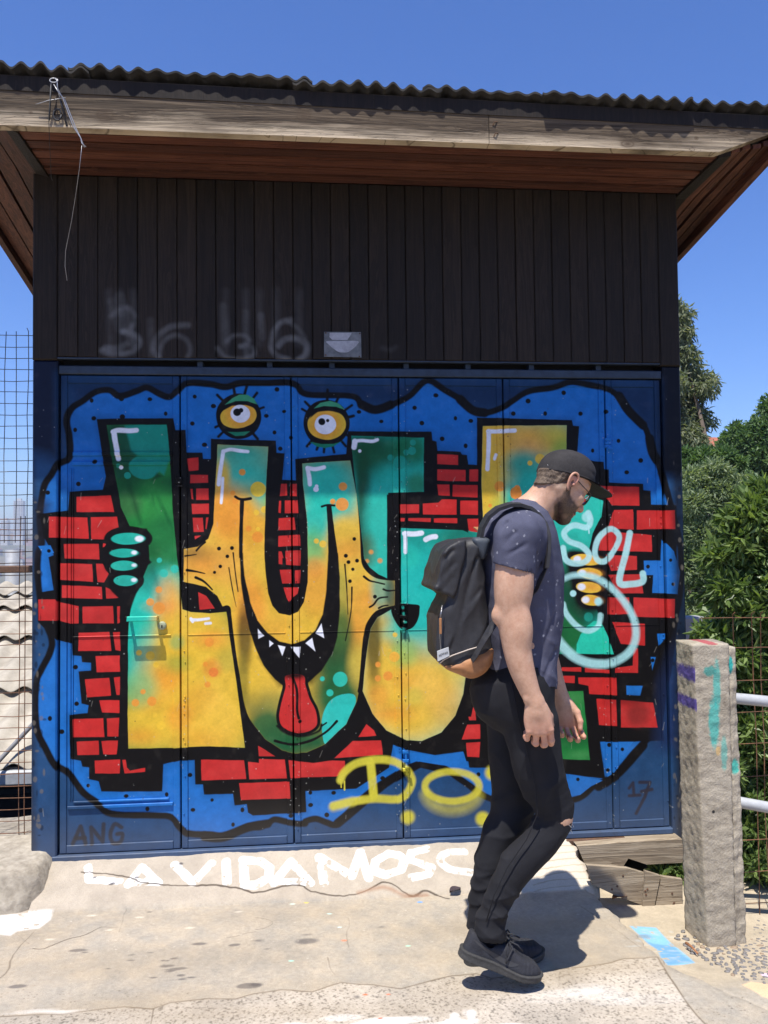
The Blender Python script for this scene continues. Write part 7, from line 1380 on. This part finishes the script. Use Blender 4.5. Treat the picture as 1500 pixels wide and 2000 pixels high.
for k in range(9):
    a = W(1096+rr.uniform(-3, 3), 1600+k*1.3, YN-.05+k*.012); m.tube([a, a+np.array([.022+rr.uniform(-.006, .012), .002, -.004+rr.uniform(-.008, .006)]), a+np.array([.030+rr.uniform(0, .014), .004, -.022-rr.uniform(0, .02)])], .0009, 4)
o = m.obj('frayed_threads', M_THR, jeans); o['kind'] = 'stuff'
m = MB(); pk = [W(955, 1330, 2.70), W(960, 1360, 2.69), W(985, 1372, 2.68), W(1010, 1368, 2.68)]
# ---- shoes
M_SHOE = simple('black_mesh_upper', (.030, .031, .037), .75, .35, 300, .6, .002, .3, col2=(.017, .017, .021)); M_SOLE = simple('dark_grey_rubber', (.055, .053, .050), .8, .3, 120, .25, .0015, .3, col2=(.035, .034, .033)); M_MARK = simple('satin_black_mark', (.040, .040, .043), .4, .2, 40, .1)
def shoe(name, mid, pitch, side):
    a = math.radians(pitch); M = np.array([[math.cos(a), 0, math.sin(a)], [0, 1, 0], [-math.sin(a), 0, math.cos(a)]]); tw = lambda V: np.asarray(V, float) @ M.T+mid
    foot = smooth_pts([(-.142, -.012), (-.142, .014), (-.125, .032), (-.07, .034), (-.01, .033), (.05, .046), (.09, .050), (.128, .034), (.146, .006), (.145, -.016), (.125, -.040), (.08, -.052), (.02, -.047), (-.04, -.038), (-.10, -.036), (-.130, -.028)], True, 4)*np.array([1, side])
    f = Field((-.165, -.075, -.01), (.165, .075, .135), .0028); X, Y, Z = f.full(); fd = poly_sd(foot, X[:, :, 0], Y[:, :, 0])[:, :, None]
    spring = .012*sstep(.06, .15, X)
    topz = np.interp(X.ravel(), [-.15, -.138, -.12, -.085, -.05, -.02, .0, .04, .08, .115, .14, .15], [.094, .100, .092, .078, .076, .084, .088, .072, .058, .048, .034, .02])[:, None, None]+spring
    inset = .006+.30*np.clip(Z-.03, 0, .1)**1.25*(.4+1.1*sstep(-.05, .05, X)); up = fd+inset
    k = .018; b = Z-topz; h = np.clip(.5-.5*(b-up)/k, 0, 1); u = b*(1-h)+up*h+k*h*(1-h); u = np.maximum(u, .02-Z)
    u = u+.0007*fnoise(X, Y, Z, 120, 4)+.0006*np.exp(-((X-.085)/.03)**2)*np.sin(X*420+30*Z)
    f.d[...] = u; f.cap((-.075, 0, .095), (-.060, 0, .06), .034, .030, .006, 'cut', sy=.85)
    V, F = f.mesh(); s_ = link(name, np_mesh(name, tw(V), F, M_SHOE), person)
    g = Field((-.165, -.075, -.012), (.165, .075, .06), .0028); X, Y, Z = g.full(); fd = poly_sd(foot, X[:, :, 0], Y[:, :, 0])[:, :, None]; sp = .012*sstep(.06, .15, X); hi = .030-.008*sstep(-.05, .06, X)+sp
    dd = np.maximum(fd-.002-.002*np.exp(-((Z-hi+.004)/.003)**2), np.maximum(Z-hi, sp*.9-Z)); g.d[...] = dd+.002; g.d -= .002
    V, F = g.mesh(); link('sole', np_mesh('sole', tw(V), F, M_SOLE), s_)
    # side mark: a tapering curved stroke, raised on the outer face
    sgn = -1
    cl = [(-.120, .072), (-.07, .056), (-.02, .044), (.02, .041), (.045, .047)]; wd = [.004, .010, .016, .017, .004]; P2 = smooth_pts(cl, False, 5); w2 = np.interp(np.linspace(0, 1, len(P2)), np.linspace(0, 1, 5), wd); m = MB(); VV = []
    fx, fy = foot[:, 0], foot[:, 1]*1.0
    def edge_y(x): s2 = foot[foot[:, 1]*sgn > 0]; o = np.argsort(s2[:, 0]); return np.interp(x, s2[o, 0], np.abs(s2[o, 1]))
    for (x, z), w in zip(P2, w2):
        for dz in (-w/2, w/2):
            zz = z+dz; ins = .006+.30*max(zz-.03, 0)**1.25*(.4+1.1*float(sstep(-.05, .05, np.array(x)))); VV.append((x, sgn*(edge_y(x)-ins+.0012), zz))
    m.add(tw(VV), [(2*i, 2*i+1, 2*i+3, 2*i+2) for i in range(len(P2)-1)]); m.obj('side_mark', M_MARK, s_, True)
    for i in range(5):
        xx = .005+i*.020; zz = .089-.0155*i*.85; m = MB(); m.tube(tw([(xx+.006, -.030+.002*i, zz-.012), (xx, -.012, zz+.003), (xx-.002, .012, zz+.003), (xx+.006, .030, zz-.012)]), .0034, 6); m.obj('lace', M_SHOE, s_, True)
    for e in ([(.0, -.004, .094), (.012, -.034, .088), (.004, -.043, .060), (.002, -.045, .040)], [(.0, .0, .096), (.03, -.02, .098), (.055, -.012, .082)], [(.0, -.004, .094), (-.006, -.030, .082), (.0, -.042, .062), (.010, -.036, .078), (.003, -.006, .095)], [(.0, .0, .094), (.02, .02, .096), (.03, .036, .080)]):
        m = MB(); m.tube(tw(smooth_pts(e, False, 4)) if False else tw(e), .0032, 6); m.obj('lace', M_SHOE, s_, True)
    m = MB(); m.add(tw([(-.1405, -.0265, .070), (-.127, -.0335, .070), (-.127, -.0335, .0725), (-.1405, -.0265, .0725)]), [(0, 1, 2, 3)])
    return s_
mid = W(973, 1891, YN); shoe('shoe', mid, 21.0, 1)
far = W(1064, 1878, YF); shoe('shoe', np.array([far[0]-.146, YF+.01, float(ground_z(far[0], 0))+.002]), 0.0, -1)
# ------------------------------------------------------------------ backpack
M_NYL = simple('black_nylon', (.030, .029, .031), .55, .35, 420, .35, .0012, .35, col2=(.020, .0195, .021)); M_LEA = simple('tan_leather', (.36, .165, .065), .6, .35, 38, .35, .002, .4, col2=(.24, .10, .038)); M_GRYP = simple('slate_panel', (.05, .06, .075), .6, .2, 200, .3, .001)
pack = empty('backpack', tuple(W(905, 1300, YC)), 'black roll top backpack with tan leather base on the man\'s back', 'backpack')
def extr(poly, hy, r, lo, hi, h, extra=None, yc=YC, taper=0.0):
    P = np.array([W(*p, 2.79)[[0, 2]]+[.012, 0] for p in smooth_pts(poly, True, 4)]); f = Field(lo, hi, h); X, Y, Z = f.full(); d2 = poly_sd(P, X[:, 0], Z[0])[:, None]+r
    q = np.abs(Y-yc)-hy+r; f.d[...] = np.minimum(np.maximum(d2, q), 0)+np.sqrt(np.maximum(d2, 0)**2+np.maximum(q, 0)**2)-r
    if extra: f.d += extra(X, Y, Z).astype(np.float32)
    return f
lo_, hi_ = W(820, 1335, YC)-np.array([.0, .2, 0]), W(965, 1030, YC)+np.array([0, .2, 0])
body = [(942, 1052), (920, 1050), (890, 1056), (872, 1100), (862, 1165), (849, 1192), (844, 1240), (845, 1280), (860, 1300), (900, 1317), (925, 1311), (942, 1297), (947, 1265), (941, 1200), (935, 1140), (932, 1090)]
wr_ = lambda X, Y, Z: .0022*fnoise(X, Y, Z, 26, 41)-.0024*(1-2*np.abs(np.sin(Z*20-X*30+3*fnoise(X, Y, Z, 10, 42)))**.6)+.0006*fnoise(X, Y, Z, 100, 43)
f = extr(body, .150, .038, lo_, hi_, .0045, wr_)
for a, b, r in ((W(893, 1060, 2.715), W(874, 1180, 2.71), .005), (W(930, 1090, 2.72), W(905, 1190, 2.705), .006), (W(905, 1190, 2.705), W(882, 1268, 2.71), .006), (W(870, 1180, 2.71), W(866, 1270, 2.71), .004), (W(921, 1102, 2.705), W(890, 1280, 2.705), .005), (W(941, 1150, 2.71), W(915, 1180, 2.705), .005)): f.cap(a, b, r*.5, r*.5, .012, 'cut')
V, F = f.mesh(); bag = link('bag_body', np_mesh('bag_body', V, F, M_NYL), pack)
flap = [(896, 1054), (875, 1058), (856, 1072), (846, 1098), (838, 1130), (832, 1146), (840, 1154), (860, 1162), (870, 1168), (879, 1150), (886, 1120), (893, 1085)]
f = extr(flap, .162, .012, lo_, hi_, .0042, lambda X, Y, Z: .0022*fnoise(X, Y, Z, 30, 51)-.0022*(1-2*np.abs(np.sin((Z*.8+X)*36+3*fnoise(X, Y, Z, 16, 52)))**.6)+.0007*fnoise(X, Y, Z, 120, 53)); 
for a, b in ((W(884, 1075, 2.70), W(850, 1110, 2.70)), (W(888, 1100, 2.695), W(852, 1140, 2.70)), (W(884, 1130, 2.695), W(862, 1156, 2.70)), (W(870, 1090, 2.695), W(866, 1140, 2.695))): f.cap(a, b, .003, .003, .014, 'cut')
V, F = f.mesh(); lid = link('roll_top', np_mesh('roll_top', V, F, M_NYL), pack)
f = extr([(863, 1172), (850, 1190), (842, 1212), (841, 1262), (848, 1290), (862, 1301), (873, 1280), (878, 1240), (874, 1195)], .128, .016, lo_, hi_, .0042, wr_); V, F = f.mesh(); pocket = link('front_pocket', np_mesh('front_pocket', V, F, M_NYL), pack)
base = [(857, 1299), (868, 1290), (884, 1282), (915, 1271), (947, 1262), (949, 1278), (942, 1298), (926, 1314), (905, 1320), (880, 1311)]
f = extr(base, .1545, .030, lo_, hi_, .0040, lambda X, Y, Z: .0016*fnoise(X, Y, Z, 60, 61)-.0012)
for a, b in ((W(881, 1284, 2.70), W(884, 1302, 2.70)), (W(884, 1302, 2.70), W(906, 1298, 2.70)), (W(920, 1276, 2.70), W(935, 1284, 2.70))): f.cap(a, b, .002, .002, .008, 'cut')
V, F = f.mesh(); leab = link('leather_base', np_mesh('leather_base', V, F, M_LEA), pack)
m = MB(); m.tube([W(857, 1297, 2.712), W(868, 1288, 2.706), W(884, 1280, 2.703), W(915, 1269, 2.703), W(946, 1260, 2.708)], .0022, 6); m.obj('piping', simple('cream_piping', (.55, .46, .38), .8, .1, 60, .1), leab, True)
f = extr([(908, 1053), (940, 1052), (938, 1075), (930, 1092), (922, 1086)], .1535, .02, lo_, hi_, .0045); V, F = f.mesh(); link('shoulder_panel', np_mesh('shoulder_panel', V, F, M_GRYP), pack)
for sg, yy in ((-1, 0.0), (1, .29)):
    pts = [W(936, 1056, 2.745), W(941, 1030, 2.742), W(953, 1008, 2.738), W(972, 993, 2.735), W(995, 985.5, 2.732), W(1016, 985.5, 2.73), W(1036, 992, 2.727), W(1052, 1006, 2.722), W(1064, 1026, 2.712), W(1069, 1050, 2.70), W(1068, 1080, 2.69), W(1064, 1110, 2.685)]
    P = np.array(pts) if sg < 0 else np.array([[q[0]*3.02/2.73+.012, q[1]+.29, 1.5+(q[2]-1.5)*1.10-.02] for q in pts]); P = np.array([[np.interp(t, range(len(P)), P[:, i]) for i in range(3)] for t in np.linspace(0, len(P)-1, 34)]); m = MB(); m.ribbon(P, [(0, 1, .15*sg*-1)]*len(P), .055, .011); m.obj('shoulder_strap', M_NYL, pack, False)
    pts = [W(1064, 1110, 2.687), W(1045, 1150, 2.69), W(1010, 1185, 2.692), W(968, 1212, 2.688), W(945, 1250, 2.690), (W(930, 1278, 2.692)), W(922, 1290, 2.700)]
    if sg > 0: pts = [np.array([p[0], 2*YC-p[1]+.01, p[2]]) for p in pts]
    m = MB(); m.ribbon(pts, [(.3, .3, .9)]*len(pts), .026, .003); m.obj('webbing', M_NYL, pack)
m = MB(); m.ribbon([W(937, 1050, 2.79), W(938, 1036, 2.80), W(930, 1030, 2.86), W(938, 1036, 2.92), W(937, 1050, 2.93)], [(1, 0, 0)]*5, .02, .004); m.obj('grab_loop', M_LEA, pack)
m = MB(); m.bbox((W(857.5, 1207, 2.70)[0], 2.694, W(859, 1238, 2.70)[2]), (W(862, 1207, 2.70)[0], 2.699, W(859, 1207, 2.70)[2]), .001); zp = m.obj('zip_pull', M_LEA, pack)
m = MB(); m.tube([W(864, 1182, 2.707), W(860, 1200, 2.702), W(859, 1240, 2.702), W(862, 1280, 2.706)], .0022, 5); m.tube([W(863, 1190, 2.700), W(860, 1207, 2.698)], .0028, 5); m.obj('zip', simple('zip_metal', (.22, .22, .23), .35, .1, 50, 0, metal=.6), pack, True)
A, B, C_, D = W(854, 1272, 2.697), W(876, 1264, 2.697), W(878, 1281, 2.697), W(855, 1292, 2.697)
m = MB(); V = [A, B, C_, D]; m.add([v for v in V]+[v+np.array([0, .006, 0]) for v in V], [(0, 3, 2, 1), (4, 5, 6, 7), (0, 1, 5, 4), (1, 2, 6, 5), (2, 3, 7, 6), (3, 0, 4, 7)]); lb = m.obj('label_patch', simple('silver_label', (.50, .51, .50), .5, .1, 60, .1), pack)
text_obj('lettering', 'ASTPAK', .0095, frame4((A+B+C_+D)/4+np.array([0, -.0012, 0]), B-A, A-D), simple('label_ink', (.03, .03, .03), .6, 0, 10, 0), lb, .0003)
# ------------------------------------------------------------------ small things
def plate(q, y0, y1):
    return [(p[0], p[2]) for p in on_y(q, y0)]
M_PLT = simple('weathered_plate', (.16, .165, .17), .6, .35, 40, .3, .002, metal=.0, col2=(.085, .09, .095)); M_PLT2 = simple('pale_plate_paint', (.36, .36, .39), .7, .25, 60, .4, .002)
pq = [(633, 648), (705, 648.5), (706, 698), (633, 696.5)]; pv_ = on_y(pq, 3.764); plq = empty('wall_plaque', tuple(pv_.mean(0)), 'small grey metal plaque with a pale half disc on the dark boards', 'plaque')
m = MB(); m.prism(plate(pq, 3.764, 0)[::-1], 3.764, 3.7685); m.obj('plate', M_PLT, plq)
T9 = T(620, 630, 1/15)
m = MB(); m.prism(plate(smooth_pts(T9((270, 545), (700, 540), (1180, 540), (1170, 640), (1050, 760), (900, 860), (740, 875), (600, 850), (430, 730), (330, 640)), True, 3), 3.7632, 0)[::-1], 3.7632, 3.7655); m.obj('half_disc', M_PLT2, plq)
m = MB(); m.prism(plate(T9((360, 300), (1000, 300), (980, 350), (880, 505), (600, 510), (430, 500), (350, 420)), 3.7633, 0)[::-1], 3.7633, 3.7655); m.obj('upper_patch', M_PLT2, plq)
for p in T9((245, 300), (1240, 320), (240, 950), (1230, 990)):
    v = on_y([p], 3.763)[0]; m = MB(); m.lathe([(.004, .0), (.0035, -.002), (.001, -.003)], (v[0], 3.7645, v[2]), 'y', 8); m.obj('screw', M_RUST, plq)
# hanging wire and clip at the fascia's left end
M_GALV = simple('galvanised_wire', (.45, .45, .46), .4, .2, 60, .1, metal=.5)
wy = 3.30; w_ = lambda px, py, y=3.295: tuple(W(px, py, y))
hw = empty('hanging_wire', w_(105, 160), 'twisted galvanised wire hanging from the left end of the eaves', 'wire')
m = MB(); ring = [W(105+8*math.cos(a), 157+4.2*math.sin(a), 3.285-.02*math.sin(a)) for a in np.linspace(0, 2*math.pi, 13)]; m.tube(ring, .0022, 6); m.obj('loop', M_GALV, hw, True)
m = MB(); m.tube([w_(107, 153), w_(112, 158, 3.285), w_(112, 172, 3.29), w_(120, 187, 3.30), w_(127, 196, 3.305), w_(137, 222, 3.31), w_(148, 250, 3.315), w_(157, 268, 3.315), w_(160, 280, 3.31), w_(168, 287, 3.31)], .0021, 6); m.obj('strand', M_GALV, hw, True)
m = MB(); m.tube([w_(105, 165), w_(114, 180, 3.295), w_(122, 190, 3.30), w_(133, 220, 3.305), w_(143, 247, 3.31), w_(158, 270, 3.31), w_(165, 288, 3.31)], .0018, 6); m.obj('strand', M_GALV, hw, True)
m = MB(); m.tube([w_(70, 204, 3.31), w_(95, 196, 3.305), w_(128, 191, 3.30)], .0016, 5); m.obj('strand', M_GALV, hw, True)
m = MB(); m.tube([w_(160, 284, 3.312), w_(155, 330, 3.34), w_(148, 380, 3.45), w_(140, 430, 3.60), w_(128, 490, 3.70), w_(127, 520, 3.74), w_(131, 548, 3.75)], .0011, 5); m.obj('thin_tail', M_GALV, hw, True)
m = MB(); m.tube([w_(100, 168, 3.30), w_(95, 230, 3.305), w_(97, 280, 3.33), w_(100, 345, 3.55), w_(102, 352, 3.6)], .0013, 5); m.obj('thin_tail', simple('dark_wire', (.03, .03, .03), .6, .1, 40, 0), hw, True)
m = MB(); m.tube([w_(100, 162, 3.30), w_(96, 235, 3.318)], .0035, 5); m.tube([w_(110, 162, 3.30), w_(130, 246, 3.318)], .0035, 5); m.tube([W(112+8*math.cos(a), 224+11*math.sin(a), 3.317) for a in np.linspace(0, 2*math.pi, 11)], .0035, 5); m.obj('clip', simple('clip_shadow', (.04, .04, .045), .6, .2, 40, .1), hw, True)  # dark bars and ring standing in for the clip's shadow on the fascia
for k, (px, py) in enumerate(((967, 240), (969, 262))):
    v = W(px, py, FY-.004); m = MB(); m.tube([v+np.array([-.010, .004, -.010]), v+np.array([-.003, -.003, .004]), v+np.array([.010, .004, .007])], .0020, 5); m.obj('staple', M_RUST, shed)
# litter and leaves on the ground
def leaf(name, px, py, z, L, Wd, label, cat, mat, rot):
    c = on_z([(px, py)], z)[0]; m = MB(); V = []; n = 6
    for i in range(n+1):
        t = i/n; w = Wd*math.sin(math.pi*min(t*.95+.03, 1))*.5; x = L*(t-.5)
        for s in (-1, 0, 1): q = Vector((x, s*w, .006+abs(s)*.010+.006*math.sin(t*3.1))); q.rotate(Matrix.Rotation(rot, 3, 'Z')); V.append((c[0]+q.x, c[1]+q.y, c[2]+q.z))
    m.add(V, [(i*3+j, i*3+j+1, i*3+j+4, i*3+j+3) for i in range(n) for j in (0, 1)]); o = m.obj(name, mat, None, True); return tag(o, label, cat)
M_DRY = simple('dry_leaf', (.36, .15, .06), .8, .4, 80, .3); M_DKL = simple('withered_leaf', (.05, .035, .04), .8, .4, 80, .3); M_RED = simple('red_scrap', (.45, .14, .13), .7, .3, 80, .1)
leaf('dry_leaf', 1211, 1757, LOW+.005, .075, .055, 'curled orange brown leaf lying below the planks at the right', 'leaf', M_DRY, .2)
leaf('dry_leaf', 889, 1744, .01, .060, .040, 'dark withered leaf lying behind the man\'s heels', 'leaf', M_DKL, .5)
leaf('paper_scrap', 407, 1749, .012, .045, .014, 'small pink paper scrap at the foot of the ramp', 'litter', M_RED, -.1)
c0, c1 = on_z([(1340, 1848)], LOW)[0], on_z([(1363, 1868)], LOW)[0]; m = MB(); m.tube([c0+[0, 0, .012], (c0+c1)/2+[0, 0, .016], c1+[0, 0, .010]], .0055, 6, r1=.003); o = m.obj('twig', M_DRY, None, True); tag(o, 'short reddish brown twig beside the blue painted patch', 'twig')
# ------------------------------------------------------------------ thin summer haze over the valley
m = MB(); m.box((-4100, -4100, -75), (4100, 4100, 95)); hz_ = m.obj('haze', [])
hm = bpy.data.materials.new('haze_air'); hm.use_nodes = True; hn = hm.node_tree; hn.nodes.clear(); ho = hn.nodes.new('ShaderNodeOutputMaterial'); pv = hn.nodes.new('ShaderNodeVolumePrincipled')
pv.inputs['Color'].default_value = (.86, .90, .96, 1); pv.inputs['Density'].default_value = .00042; pv.inputs['Anisotropy'].default_value = .2; hn.links.new(pv.outputs[0], ho.inputs['Volume']); hz_.data.materials.append(hm)
tag(hz_, 'thin bright summer haze over the valley', kind='stuff')
SC.cycles.volume_bounces = 0
